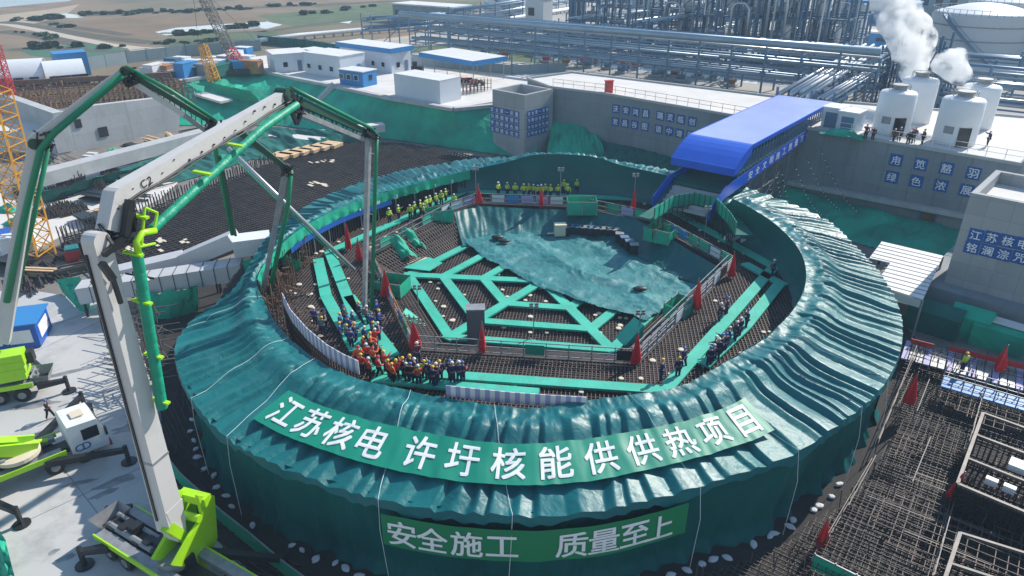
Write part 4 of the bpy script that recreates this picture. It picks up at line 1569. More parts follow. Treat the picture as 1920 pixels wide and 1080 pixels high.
for x, y, sz, mat, nm, lab in ((150, 485, (2.4, 1.6, 1.1), m_redp, 'skip_bin', 'red skip filled with teal net beside the boom'), (40, 470, (3.2, 2, 1.5), m_white, 'container', 'white container behind the raised boom at the left edge'), (20, 452, (4, 2.4, .9), m_blue, 'covered_pile', 'blue sheeted pile at the left edge below the yellow crane')):
    p = G(x, y, GZ)
    t = thing(nm, lab, nm.replace('_', ' '), (p.x, p.y, GZ))
    MB().box(p.x, p.y, GZ + .1, *sz, .5).build('body', mat, t)
    MB().box(p.x, p.y, GZ + .1 + sz[2], sz[0] * .9, sz[1] * .9, .25, .5).build('cover', m_cover if nm == 'skip_bin' else mat, t)
netpatch([G(105, 525, -3), G(150, 520, -2.6), G(172, 560, -2.6)], [G(118, 550, GZ), G(150, 585, GZ), G(165, 590, GZ)], 'bright green net curtain beside the concrete pad behind the boom', 21, m_netb, 50)
netpatch([G(255, 555, -2.2), G(310, 548, -2.0), G(372, 540, -1.6)], [G(262, 600, GZ), G(318, 600, GZ), G(372, 585, GZ)], 'green net panels hanging below the wrapped ducts left of the ring', 22, m_net, 50)
sc = MB()
for k in range(70):
    x, y = rnd.uniform(248, 340), rnd.uniform(575, 760)
    if x > 300 and y < 640:
        continue
    p = G(x, y, GZ)
    if math.hypot(p.x - CX, p.y - CY) < 29.7:
        continue
    sc.bar(p, p + Vector((rnd.uniform(-.1, .1), 0, rnd.uniform(1.5, 4.2))), .08)
    q = p + Vector((rnd.uniform(-2.2, 2.2), rnd.uniform(-2, 2), rnd.uniform(.3, 3)))
    sc.bar(p + Vector((0, 0, rnd.uniform(.3, 3))), q, .06)
    sc.bar((p.x, p.y, GZ + 2), (p.x + rnd.choice((-1, 1)) * 2.4, p.y + .8, GZ + 2), .06)
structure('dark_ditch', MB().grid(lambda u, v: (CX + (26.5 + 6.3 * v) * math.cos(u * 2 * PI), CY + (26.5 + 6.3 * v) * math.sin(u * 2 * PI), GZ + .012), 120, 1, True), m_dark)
o = sc.build('scaffold', m_tube)
tag(o, 'tangle of grey scaffold tubes between boom and left edge of the ring', 'scaffold')
mb = MB()
trench = [G(x, y, GZ) for x, y in ((240, 600), (330, 640), (345, 780), (400, 900), (480, 1010), (640, 1075), (560, 1120), (430, 1010), (350, 930), (300, 800), (235, 690))]
structure('dark_trench', MB().add([p + Vector((0, 0, .02)) for p in trench], [tuple(range(len(trench)))]), m_dark)
mb = MB()
for k in range(150):
    t_ = rnd.random()
    a = R(196 + t_ * 62)
    r_ = look(RIM, a)[0] + rnd.uniform(.8, 3.4)
    p = Vector((CX + r_ * math.cos(a), CY + r_ * math.sin(a), GZ + rnd.uniform(.04, .2)))
    a2 = a + rnd.uniform(.04, .12)
    r2 = r_ + rnd.uniform(-.5, .5)
    mb.bar(p, (CX + r2 * math.cos(a2), CY + r2 * math.sin(a2), GZ + rnd.uniform(.04, .2)), .05)
o = mb.build('loose_bars', m_rebar_d)
tag(o, 'dark loose bars strewn in the ditch along the left foot of the skirt', 'loose bars')
# low green fence between the pad and the ditch
fp = [G(x, y, GZ) for x, y in ((298, 830), (318, 880), (345, 915), (372, 940), (420, 985), (470, 1025), (540, 1085), (600, 1130))]
t = thing('green_fence', 'low green sheet fence between concrete pad and dark ditch', 'fence', tuple(fp[2]))
for a, b_ in zip(fp[:-1], fp[1:]):
    d = b_ - a
    MB().para(a + Vector((0, 0, .05)), d, d.cross(Vector((0, 0, 1))).normalized() * .05, (0, 0, 1.1)).build('panel', m_net, t)
mb = MB()
for a in fp:
    mb.bar(a, a + Vector((0, 0, 1.25)), .07)
    for q in fp[1:2]:
        pass
for a, b_ in zip(fp[:-1], fp[1:]):
    mb.bar(a + Vector((0, 0, 1.18)), b_ + Vector((0, 0, 1.18)), .06)
mb.build('frame', m_grey, t)
netpatch([G(-20, 985, -3.4), G(10, 1010, -3.4), G(30, 1090, -3.4)], [G(-60, 1000, GZ), G(-20, 1040, GZ), G(0, 1100, GZ)], 'green net corner at the bottom left of the pad', 25, m_netb, 20)

# odds and ends lying about the left side
kinds = (('pipe_bundle', 'bundle of grey pipes', m_tube), ('timber_stack', 'stack of pale timber', m_timber), ('sheet_stack', 'stack of dark panels', m_blackg), ('net_heap', 'heap of green net', m_net), ('block_stack', 'stack of pale blocks', m_slab), ('bar_bundle', 'bundle of rusty bars', m_rebar_b))
for i, (x, y) in enumerate(((95, 300), (130, 306), (172, 300), (215, 288), (250, 282), (285, 268), (320, 262), (360, 252), (260, 320), (240, 340), (222, 352), (180, 375), (170, 415), (205, 400), (255, 375), (300, 350), (60, 430), (30, 420), (15, 395), (45, 360), (440, 285), (470, 275), (500, 268), (560, 258), (600, 255), (420, 300), (30, 500), (70, 520), (140, 510), (180, 500))):
    p = G(x, y, GZ + .15)
    nm, what, m_ = kinds[(i * 5 + i // 6) % 6]
    a = WANG + rnd.choice((0, PI / 2, .5)) + rnd.uniform(-.2, .2)
    mb = MB()
    u_, v_ = Vector((math.cos(a), math.sin(a), 0)), Vector((-math.sin(a), math.cos(a), 0))
    if nm == 'net_heap':
        mb.grid(lambda u, v: p + u_ * (u - .5) * 3 + v_ * (v - .5) * 2 + Vector((0, 0, max(0, math.sin(PI * u) * math.sin(PI * v)) * (.8 + .5 * nz(u * 5, v * 5, i)))), 16, 12)
    else:
        for k in range(10):
            c = p + v_ * rnd.uniform(-.6, .6) + Vector((0, 0, .1 + .09 * k))
            l_ = rnd.uniform(1.2, 2.2) if nm != 'block_stack' else .8
            mb.bar(c - u_ * l_ + v_ * .002 * k, c + u_ * l_, *{'pipe_bundle': (.14, .14), 'timber_stack': (.3, .08), 'sheet_stack': (1.2, .05), 'block_stack': (.7, .25), 'bar_bundle': (.07, .07)}[nm])
    o = mb.build(nm, m_)
    tag(o, '%s on the left side of the excavation, %s of the scattered material' % (what, ordinal(i)), 'material', 'scattered material at the left')

# generator hut, blue and white
p, q, r_ = G(58, 655, GZ), G(95, 632, GZ), G(-40, 668, GZ)
gx = (q - p)
t = thing('generator_hut', 'blue steel hut with white panels and pale blue roof on the concrete pad', 'hut', tuple(p))
ga = math.atan2(-(r_ - p).y, -(r_ - p).x)
ex = Vector((math.cos(ga), math.sin(ga), 0))
ey = Vector((-ex.y, ex.x, 0))
c = p - ex * 4.2 + ey * 1.6
MB().para(p - ex * 6.2 + Vector((0, 0, .15)), ex * 7.0, ey * 3.4, (0, 0, 2.1)).build('body', m_blue, t)
MB().para(p - ex * 2.0 - ey * .15 + Vector((0, 0, 2.26)), ex * 3.0, ey * 3.7, (0, 0, .1)).build('roof', m_bluelt, t)
MB().para(p - ex * 6.3 - ey * .15 + Vector((0, 0, 2.25)), ex * 4.28, ey * 3.7, (0, 0, .1)).build('roof', m_roofw, t)
for k, (o_, w) in enumerate(((-5.6, 1.1), (-4.2, 1.2), (-2.7, .9), (-1.3, 1.7))):
    MB().para(p + ex * o_ - ey * .04 + Vector((0, 0, .65)), ex * w, ey * .06, (0, 0, 1.15)).build('panel', m_white, t)
MB().para(p + ex * .8 + ey * .6 + Vector((0, 0, .65)), ex * .04, ey * 2.2, (0, 0, 1.15)).build('panel', m_white, t)

# ------------------------------------------------------------------ cranes at the left
def depth_pt(px, py, d):
    v = ray(px, py)
    return Vector((0, 0, CAMZ)) + v * d
b0 = G(74, 492, GZ)
dd = (b0 - Vector((0, 0, CAMZ))).dot(Vector((0, CT, -ST)))
t = thing('lattice_crane', 'leaning yellow lattice crane boom at the left edge of the site', 'crane', tuple(b0))
lattice(MB(), b0, depth_pt(-12, 170, dd + 3), 2.3, 2.3, 13, .16, .09, (0, 1, .1)).build('boom', m_yel, t)
MB().box(b0.x, b0.y, GZ + .02, 3, 3, .4, .4).build('base_plate', m_dark, t)
b0 = G(456, 136, FZ)
dd = (b0 - Vector((0, 0, CAMZ))).dot(Vector((0, CT, -ST)))
t = thing('lattice_crane', 'far crawler crane with red lattice foot and dark upper boom', 'crane', tuple(b0))
mid = depth_pt(432, 95, dd)
up = depth_pt(372, -25, dd)
lattice(MB(), b0 + Vector((0, 0, 1.5)), mid, 1.2, 1.6, 5, .16, .09, (0, 1, .1)).build('boom_foot', m_redp, t)
lattice(MB(), mid, up, 1.6, 1.6, 14, .13, .07, (0, 1, .1)).build('boom', m_tube, t)
MB().box(b0.x, b0.y, FZ + .8, 3.6, 2.4, 1.6, .4).build('cab_house', m_bluelt, t)
for s_ in (-1.7, 1.7):
    MB().box(b0.x - .4 * s_, b0.y + .9 * s_, FZ, 6.5, 1.0, .9, .4).build('crawler_track', m_black, t)
mb = MB()
mb.bar(up, b0 + Vector((6, 3, 2)), .06)
mb.bar(depth_pt(362, -10, dd), depth_pt(375, 105, dd), .06)
mb.build('cable', m_black, t)
b0 = G(402, 152, FZ)
dd = (b0 - Vector((0, 0, CAMZ))).dot(Vector((0, CT, -ST)))
o = lattice(MB(), b0, depth_pt(380, 85, dd), 1.6, 1.2, 7, .16, .08, (0, 1, .1)).build('lattice_mast', m_yel)
tag(o, 'short orange lattice mast standing left of the red crane foot', 'mast')
b0 = G(20, 182, FZ)
dd = (b0 - Vector((0, 0, CAMZ))).dot(Vector((0, CT, -ST)))
o = lattice(MB(), b0, depth_pt(-8, 85, dd), 1.3, 1.0, 9, .16, .08, (0, 1, .1)).build('lattice_mast', m_redp)
tag(o, 'thin red lattice mast at the left edge beside the white tents', 'mast')

# ------------------------------------------------------------------ cabins and sheds on the land beyond
structure('cabin_yard', MB().prism([(p.x, p.y) for p in (G(x, y, FZ) for x, y in ((300, 152), (345, 120), (500, 104), (640, 95), (800, 100), (1060, 128), (1000, 160), (930, 190), (850, 203), (740, 184), (616, 157), (548, 144), (480, 129), (350, 150)))], FZ - .3, FZ + .03), m_slab)


def cabin(name, lab, cat, L_, Cn, Rr, h, wall, roof, ov=.15, win=3, fascia=None, rh=.14, open_=False, wins=2):
    z = FZ + .04
    l, c, r_ = G(*L_, z), G(*Cn, z), G(*Rr, z)
    a, b_ = l - c, r_ - c
    b_ = Vector((-a.y, a.x, 0)).normalized() * b_.length * (1 if Vector((-a.y, a.x, 0)).dot(b_) > 0 else -1)
    an, bn_ = a.normalized(), b_.normalized()
    t = thing(name, lab, cat, (c.x, c.y, z))
    up = Vector((0, 0, 1))
    if not open_:
        MB().para(c, a, b_, up * h).build('body', wall, t)
    else:
        for i in range(5):
            for s_ in (0, 1):
                MB().bar(c + a * i / 4 + b_ * s_, c + a * i / 4 + b_ * s_ + up * h, .14).build('post', m_grey, t)
    MB().para(c - an * ov - bn_ * ov + up * h, a + an * 2 * ov, b_ + bn_ * 2 * ov, up * rh).build('roof', roof, t)
    if fascia:
        MB().para(c - an * ov - bn_ * (ov + .06) + up * (h - .75), a + an * 2 * ov, bn_ * .06, up * .9).build('fascia', fascia, t)
        MB().para(c - an * (ov + .06) - bn_ * ov + up * (h - .75), b_ + bn_ * 2 * ov, an * .06, up * .9).build('fascia', fascia, t)
    for i in range(win):
        p = c + a * (i + .6) / (win + .2) - bn_ * .03
        f = MB().para(p + up * 1.0, an * 1.1, -bn_ * .05, up * 1.0).build('window', m_white, t)
        MB().para(p + up * 1.08 + an * .1 - bn_ * .03, an * .9, -bn_ * .04, up * .84).build('pane', m_glass, f)
    for i in range(wins):
        p = c + b_ * (i + .6) / (wins + .4) - an * .03
        MB().para(p + up * (.1 if i else 1.0), bn_ * .85, -an * .05, up * (2.0 if i else .9)).build('door' if i else 'window', m_glass if not i else m_steel, t)
    return t
cabin('site_cabin', 'small white site cabin with three windows at the left of the yard', 'cabin', (503, 127), (517, 137), (566, 128), 3.4, m_cabin, m_roofw, win=1)
cabin('site_cabin', 'long white site cabin above a blue lower block at the top of the slope', 'cabin', (573, 137), (640, 147), (680, 137), 3.9, m_cabin, m_roofw, win=3)
cabin('site_cabin', 'blue lower block below the end of the long white cabin', 'cabin', (638, 158), (682, 164), (694, 157), 2.6, m_bluelt, m_roofw, win=3, wins=1)
cabin('site_house', 'white house with flat roof and bright blue fascia in the yard', 'house', (640, 123), (735, 138), (771, 131), 4.6, m_cabin, m_roofw, .5, 5, m_bluelt)
cabin('open_shed', 'open shed with pale roof and bright blue fascia on slim posts', 'shed', (793, 139), (888, 158), (932, 146), 4.0, m_cabin, m_roofw, .4, 0, m_bluelt, open_=True, wins=0)
cabin('storage_container', 'long white storage container at the edge of the green slope', 'container', (741, 179), (826, 195), (850, 184), 3.6, m_cabin, m_roofw, .03, 0, rh=.06, wins=0)
cabin('site_cabin', 'small white cabin half hidden behind the long white cabin', 'cabin', (567, 122), (590, 126), (605, 121), 3.2, m_cabin, m_roofw, win=1, wins=1)
for i in range(11):                   # gear parked below the shed
    x, y = 800 + i * 10 + rnd.uniform(-2, 2), 149 + i * 1.0 + rnd.uniform(-2, 2)
    p = G(x, y, FZ + .04)
    t = thing('parked_motorbike', 'dark motorbike parked below the open shed, %s from the left' % ordinal(i), 'motorbike', (p.x, p.y, FZ), 'motorbikes under the shed')
    for s_ in (-.6, .6):
        mb = MB()
        mb.tube([(p.x + s_, p.y + .3 * math.cos(k * PI / 5), FZ + .36 + .3 * math.sin(k * PI / 5)) for k in range(11)][0:11], .07, 5)
        MB().lathe((0, 0, 0), [(.32, 0), (.32, .1)], 10)
        w = MB()
        w.tube([(p.x + s_ - .32, p.y, FZ + .36), (p.x + s_ + .32, p.y, FZ + .36)], .3, 8)
        w.build('wheel', m_tyre, t)
    MB().box(p.x, p.y, FZ + .55, 1.2, .35, .4).build('body', rnd.choice((m_black, m_bluelt, m_redp)), t)
    MB().bar((p.x + .5, p.y - .35, FZ + 1.15), (p.x + .5, p.y + .35, FZ + 1.15), .06).build('handlebar', m_grey, t)
for i, (x, y) in enumerate(((868, 176), (882, 174), (896, 171), (908, 168))):
    p = G(x, y, FZ)
    mb = MB()
    for k in range(5):
        for s_ in (-.8, .8):
            mb.bar((p.x - 1.2 + k * .6, p.y + s_, FZ), (p.x - 1.2 + k * .6, p.y + s_, FZ + 1.8), .08)
        mb.bar((p.x - 1.2 + k * .6, p.y - .8, FZ + 1.8), (p.x - 1.2 + k * .6, p.y + .8, FZ + 1.8), .08)
    for z in (.5, 1.2, 1.8):
        mb.bar((p.x - 1.3, p.y - .8, FZ + z), (p.x + 1.3, p.y - .8, FZ + z), .07)
    o = mb.build('rebar_cage', m_rebar_b)
    tag(o, 'rusty bar cage stored right of the white container, %s from it' % ordinal(i), 'cage', 'bar cages by the container')
p = G(783, 136, FZ)
t = thing('small_tractor', 'small dark machine parked between blue house and open shed', 'machine', (p.x, p.y, FZ))
MB().box(p.x, p.y, FZ + .5, 2.4, 1.1, .7, .2).build('body', m_black, t)
MB().box(p.x - .5, p.y, FZ + 1.2, .9, 1.0, .9, .2).build('cab', m_black, t)
for sx_ in (-.8, .8):
    for sy_ in (-.6, .6):
        MB().tube([(p.x + sx_, p.y + sy_ - .12, FZ + .42), (p.x + sx_, p.y + sy_ + .12, FZ + .42)], .42, 12).build('wheel', m_tyre, t)
cols = [m_cabin, m_white, m_bluelt, m_orange, m_netd, m_grey, m_steelb]
for i in range(26):                   # stored material on the far side of the excavation
    x = 285 + i * 7.6 + rnd.uniform(-4, 4)
    y = 142 - (x - 285) * .045 + rnd.choice((-12, -5, 0, 4)) + rnd.uniform(-3, 3)
    if 425 < x < 470 or 478 < x:
        y -= 16
    p = G(x, y, FZ)
    a = WANG + rnd.choice((.4, .5, 2.0))
    m_ = cols[i % 7]
    L_, w, h = rnd.uniform(2.5, 5.5), rnd.uniform(1.6, 2.4), rnd.uniform(1.0, 2.6)
    nmz = {0: 'white', 1: 'white', 2: 'blue', 3: 'rust coloured', 4: 'green', 5: 'grey', 6: 'dark blue'}[i % 7]
    t = thing('storage_box', '%s storage box in the row beyond the excavation, %s from the left' % (nmz, ordinal(i)), 'storage box', (p.x, p.y, FZ), 'storage boxes beyond the excavation')
    MB().box(p.x, p.y, FZ + .05, L_, w, h, a).build('body', m_, t)
    MB().box(p.x, p.y, FZ + .051 + h, L_ * 1.03, w * 1.05, .1, a).build('lid', m_roofw if i % 3 else m_, t)
def vault(l, r_, dep, h, lab):
    p, q = G(*l, FZ), G(*r_, FZ)
    d = q - p
    n_ = Vector((-d.y, d.x, 0)).normalized()
    t = thing('tent_hut', lab, 'tent', tuple(p))
    MB().grid(lambda u, v: p + d * u + n_ * (dep * (v)) + Vector((0, 0, h * math.sin(PI * min(1, max(0, v))) ** .55)), 14, 14).build('shell', m_tankw, t, smooth=True)
    for k in range(4):
        a = p + d * (k + .35) / 4.2 - n_ * .05
        MB().para(a + Vector((0, 0, .2)), d.normalized() * 1.5, -n_ * .05, (0, 0, 1.9)).build('opening', m_black, t)
vault((-40, 174), (86, 166), 9, 4.6, 'long white tent hut at the far left with dark openings')
vault((92, 167), (168, 160), 8, 4.2, 'shorter white tent hut right of the long one')
cabin('site_house', 'blue panelled building behind the white tent huts', 'house', (106, 140), (112, 146), (165, 138), 4.2, m_bluelt, m_bluelt, .1, 1, wins=3)

# ------------------------------------------------------------------ right foreground
rp = [G(x, y, -4.3) for x, y in ((1705, 655), (1990, 735), (2100, 1250), (1150, 1250), (1180, 1085), (1330, 1050), (1480, 1000), (1560, 940), (1625, 830), (1680, 720))]
rpp = [(p.x, p.y) for p in rp]
structure('dark_ground', MB().add([(p.x, p.y, GZ + .03) for p in rp], [tuple(range(len(rp)))]), m_dark)
t = thing('rebar_mat', 'large dark field of bars on the ground right of the ring', 'rebar mat', tuple(rp[0]))
DA = G(1545, 1000, -4.2)
DB = G(1690, 690, -4.2)
DANG = math.atan2(DB.y - DA.y, DB.x - DA.x)
inr = lambda x, y: in_poly(x, y, rpp) and math.hypot(x - CX, y - CY) > 29.2
bx = (min(p[0] for p in rpp), max(p[0] for p in rpp), min(p[1] for p in rpp), max(p[1] for p in rpp))
mat_bars(inr, *bx, DANG, .30, -4.25, .05, .3, .04).build('bar_grid', m_rebar_d, t)
mat_bars(lambda x, y: inr(x, y) and x > 15 and nz(x * .25, y * .25, 4) > -.15, *bx, DANG, .36, -3.6, .036, .3, .1).build('upper_bar_grid', m_rebar_d, t)
mat_bars(lambda x, y: inr(x, y) and x > 18 and nz(x * .2, y * .2, 9) > .0, *bx, DANG, .6, -3.1, .04, .3, .2).build('top_bar_grid', m_rebar, t)
mb = MB()
for k in range(900):
    x, y = rnd.uniform(bx[0], bx[1]), rnd.uniform(bx[2], bx[3])
    if inr(x, y):
        mb.bar((x, y, -4.3), (x + rnd.uniform(-.2, .2), y + rnd.uniform(-.2, .2), -3.2 + rnd.uniform(-.6, .9)), .05)
ub = mb.build('upright_bars', m_rebar, t)
ub['kind'] = 'stuff'
for i in range(15):
    x, y = rnd.uniform(1600, 1800), rnd.uniform(700, 1060)
    p = G(x, y, -3.1)
    if not inr(p.x, p.y):
        continue
    a = DANG + rnd.choice((0, 0, PI / 2)) + rnd.uniform(-.05, .05)
    d = Vector((math.cos(a), math.sin(a), 0)) * rnd.uniform(1.2, 3.6)
    o = MB().bar(p - d * .8, p + d * .8, .05).build('steel_tube', m_tube)
    tag(o, 'pale steel tube lying across the dark bar field right of the ring', 'tube', 'pale tubes on the bar field')
# silver roof
rz = -.9
pts = [G(x, y, rz) for x, y in ((1653, 454), (1768, 481), (1730, 563), (1640, 535), (1669, 494), (1630, 485))]
t = thing('shed_roof', 'silver corrugated L shaped shed roof between ring and right tower', 'shed', tuple(G(1700, 540, GZ)))
MB().prism([(p.x, p.y) for p in pts], rz, rz + .08).build('roof', m_roofw, t)
d = (pts[1] - pts[0])
e = (pts[2] - pts[1])
mb = MB()
for k in range(1, 12):
    a, b_ = pts[0] + e * k / 12, pts[1] + e * k / 12
    if k > 5:
        a = a + d * .28
    mb.bar(a + Vector((0, 0, .1)), b_ + Vector((0, 0, .1)), .07, .05)
mb.build('rib', m_grey, t)
for k, p in enumerate(pts):
    MB().bar((p.x, p.y, GZ), (p.x, p.y, rz), .14).build('post', m_grey, t)
MB().para(pts[2] + Vector((0, 0, -.75)), (pts[3] - pts[2]), (0, .05, 0), (0, 0, .7)).build('notice_panel', m_white, t)
for i, (x, y) in enumerate(((1678, 368), (1712, 378), (1746, 390))):
    p = G(x, y, -1.4)
    t = thing('pavilion', 'small canopy with pale flat roof at the wall foot, %s from the left' % ordinal(i), 'canopy', (p.x, p.y, GZ), 'small canopies below the wall')
    a, b_ = WD * 2.0, -WN * 1.7
    MB().para(p - a / 2 - b_ / 2, a, b_, (0, 0, .1)).build('roof', m_roofw, t)
    for u in (-.45, .45):
        for v in (-.45, .45):
            q = p + a * u + b_ * v
            MB().bar((q.x, q.y, GZ), (q.x, q.y, -1.4), .1).build('post', m_bluelt, t)
    MB().para(p - a * .4 - b_ * .3 - Vector((0, 0, 1.6)), a * .8, b_ * .6, (0, 0, 1.1)).build('counter', m_rebar_b, t)
# tents and decks below the tower
def tent(px, py, L_, w, h, mat, lab, peak=True):
    p = G(px, py, GZ)
    t = thing('tarp_tent', lab, 'tent', tuple(p))
    a, b_ = WD * L_, -WN * w
    o_ = p - a / 2 - b_ / 2
    up = Vector((0, 0, h))
    r_ = up * 1.35 if peak else up
    vs = [o_, o_ + a, o_ + a + b_, o_ + b_, o_ + up, o_ + a + up, o_ + a + b_ + up, o_ + b_ + up, o_ + b_ / 2 + r_, o_ + a + b_ / 2 + r_]
    MB().add(vs, [(0, 1, 5, 4), (2, 3, 7, 6), (0, 4, 8, 7, 3), (1, 2, 6, 9, 5)]).build('side_sheet', mat, t)
    MB().add([v + Vector((0, 0, .01)) for v in vs[4:]], [(0, 1, 5, 4), (3, 4, 5, 2)]).build('roof_sheet', mat, t)
    return p
tent(1748, 617, 4.0, 2.6, 1.9, m_netd, 'dark green peaked tent sheet below the right tower')
tent(1812, 628, 3.0, 2.4, 2.0, m_net, 'bright green boxy tent in the middle of the three tents below the tower')
p = tent(1868, 650, 3.8, 2.0, 1.8, m_net, 'green boxy tent carrying a pale panel below the right tower', False)
o = MB().para(p - WD * 1.5 - WN * .2 + Vector((0, 0, 1.9)), WD * 3.2, -WN * 1.2, (0, 0, .1)).build('flat_board', m_roofw)
tag(o, 'pale rectangular board lying on the green boxy tent', 'board')
o1, o2 = G(1700, 638, -3.4), G(1990, 712, -3.4)
t = thing('plank_deck', 'deck of pale planks with red bordered boards below the green tents', 'deck', tuple(G(1800, 670, GZ)))
dd_ = (o2 - o1).normalized()
nn_ = Vector((dd_.y, -dd_.x, 0))
for k in range(34):
    q = o1 + dd_ * k * .5
    MB().para(q + nn_ * .2, dd_ * .42, nn_ * 3.2, (0, 0, .12)).build('plank', m_lilac if k % 3 == 0 else m_grey, t)
for k, (x, y, hl_) in enumerate(((1728, 648, .8), (1823, 668, 1.6), (1912, 690, 1.4))):
    q = G(x, y, -3.0)
    o = MB().para(q - dd_ * hl_, dd_ * hl_ * 2, Vector((0, 0, .4)), nn_ * .06).build('red_board', m_redp)
    tag(o, 'low dark red bordered notice board on the plank deck, %s from the left' % ordinal(k), 'board', 'red boards on the plank deck')
    for j in range(12):
        pass
o1, o2 = G(1768, 708, -3.0), G(1990, 772, -3.0)
t = thing('blue_platform', 'narrow pale blue working platform with rail in the bar field', 'platform', tuple(G(1840, 730, GZ)))
dd_ = (o2 - o1).normalized()
nn_ = Vector((dd_.y, -dd_.x, 0))
MB().para(o1, o2 - o1, nn_ * 1.5, (0, 0, .12)).build('deck', m_bluelt, t)
mb = MB()
for k in range(12):
    q = o1 + (o2 - o1) * k / 11
    for s_ in (0, 1.5):
        mb.bar((q.x + nn_.x * s_, q.y + nn_.y * s_, GZ), q + nn_ * s_ + Vector((0, 0, 1.0)), .06)
for s_ in (0, 1.5):
    for z in (.5, 1.0):
        mb.bar(o1 + nn_ * s_ + Vector((0, 0, z)), o2 + nn_ * s_ + Vector((0, 0, z)), .05)
mb.build('rail', m_grey, t)
# formwork frames
def formwork(x0_, y0_, x1_, y1_, x2_, y2_, z1, z0, lab, n=3):
    a, b_, c_ = G(x0_, y0_, z1), G(x1_, y1_, z1), G(x2_, y2_, z1)      # back left, front left, front right (top edges)
    t = thing('formwork_frame', lab, 'formwork', (b_.x, b_.y, z0))
    u, v = a - b_, c_ - b_
    dn = Vector((0, 0, z0 - z1))
    un, vn = u.normalized(), v.normalized()
    mb = MB()
    mb.bar(b_, a, .18)
    mb.bar(b_, c_, .18)
    for k in range(1, n + 1):
        mb.bar(b_ + u * k / n, c_ + u * k / n, .15)
    mb.build('top_edge', m_tube, t)
    mb = MB()
    mb.para(b_ + dn, v, un * .1, -dn - Vector((0, 0, .15)))
    mb.para(b_ + dn, u, vn * .1, -dn - Vector((0, 0, .15)))
    mb.build('side_panel', m_black, t)
    mb = MB()
    for k in range(10):
        z = dn * (k + .5) / 10
        mb.bar(b_ + z - un * .05, c_ + z - un * .05, .05)
    for k in range(22):
        q = b_ + v * k / 22 - un * .08
        mb.bar(q, q + dn, .05)
    mb.build('mesh_bars', m_blackg, t)
    MB().para(b_ + dn * .75 + un * .12 + vn * .12, u - un * .2, v - vn * .2, (0, 0, .05)).build('floor', m_dark, t)
    mb = MB()
    for i in range(n):
        for k in range(16):
            q = b_ + u * (i + .15) / n + v * (k + .5) / 16
            mb.bar(q + dn * .7, q + Vector((0, 0, -.1)), .06)
            mb.bar(b_ + u * (i + .15 + .04 * (k % 5)) / n + dn * .1 * (k % 5), c_ + u * (i + .15 + .04 * (k % 5)) / n + dn * .1 * (k % 5), .05)
    mb.build('inner_bars', m_rebar_d, t)
    return b_, u, v, t
b_, u, v, t = formwork(1843, 775, 1795, 908, 1990, 990, -1.6, -4.3, 'big black formwork frame with pale steel edges at the right edge')
for f, g_ in ((.5, .62), (.2, .3), (.2, .48)):
    q = b_ + u * f + v * g_
    MB().box(q.x, q.y, q.z - .3, .6 if f < .4 else 2.0, .35 if f < .4 else .9, .4, math.atan2(v.y, v.x)).build('pale_panel', m_white, t)
formwork(1800, 1000, 1760, 1120, 1990, 1200, -2.0, -4.3, 'second black formwork frame at the bottom right corner', 2)
# green screen near bottom right
a, b_ = G(1528, 1040, -3.2), G(1690, 1120, -3.2)
t = thing('green_screen', 'green sheet screen on a rail at the bottom right', 'screen', (a.x, a.y, GZ))
d = b_ - a
MB().para(a - Vector((0, 0, 1.0)), d, d.cross(Vector((0, 0, 1))).normalized() * .05, (0, 0, .95)).build('sheet', m_netb, t)
mb = MB()
mb.bar(a, b_, .07)
for k in range(5):
    q = a + d * k / 4
    mb.bar((q.x, q.y, GZ), (q.x, q.y, q.z + .1), .07)
mb.build('rail', m_grey, t)
for i, (x0_, y0_, x1_, y1_, z, lab) in enumerate(((1627, 888, 1545, 1030, -3.2, 'double rope rail running from the skirt slit to the bottom red flag'), (1835, 760, 1740, 1110, -3.0, 'long pale pole rail beside the big formwork frame'), (1715, 665, 1640, 850, -3.2, 'rail of pale tubes running along the right edge of the ring'))):
    railing([G(x0_, y0_, z - .9), G(x1_, y1_, z - .9)], lab, h=1.2, sp=2.2, mat=m_tube, w=.045)

# ------------------------------------------------------------------ far land: sea, ponds, road, scrub
def sheet(name, px, z, mat):
    return structure(name, MB().add([G(x, y, z) for x, y in px], [tuple(range(len(px)))]), mat)
m_sea = M('sea_water', (.30, .36, .40), .25, col2=(.34, .39, .42), scale=.05)
m_pond = M('pond_water', (.62, .64, .66), .2, col2=(.58, .6, .63), scale=.05)
m_sand = M('sand', (.36, .29, .22), .95, col2=(.38, .31, .23), scale=.05, dirt=.4, dirt_col=(.25, .2, .14), dscale=.08)
m_road = M('dirt_road', (.44, .38, .31), .95, col2=(.46, .40, .33), scale=.1)
m_green = M('crop_green', (.035, .13, .085), .9, col2=(.05, .16, .08), scale=.15, bump=.5, bscale=.8)
m_grass = M('grass_strip', (.06, .11, .05), .95, col2=(.10, .14, .07), scale=.12, dirt=.4, dirt_col=(.2, .17, .1), dscale=.2)
m_dry = M('dry_grass', (.22, .145, .095), .95, col2=(.16, .12, .075), scale=.06, dirt=.6, dirt_col=(.10, .11, .06), dscale=.1, detail=10)
sea = [G(x, y, FZ + .01) for x, y in ((-900, 60), (0, 14), (60, 8), (130, 2), (170, -18))]
structure('sea', MB().add(sea + [sea[-1] + Vector((-300, 1500, 0)), Vector((-4900, 5000, FZ + .01)), Vector((-4900, 200, FZ + .01))], [tuple(range(8))]), m_sea)
sheet('sand', ((-300, 46), (0, 28), (90, 18), (150, 8), (120, 30), (60, 45), (0, 47), (-300, 75)), FZ + .016, m_sand)
sheet('pond', ((291, 60), (330, 52), (420, 45), (500, 41), (530, 46), (470, 55), (400, 58), (350, 66), (310, 66)), FZ + .02, m_pond)
sheet('pond', ((103, 30), (120, 25), (150, 28), (157, 33), (130, 34)), FZ + .02, m_pond)
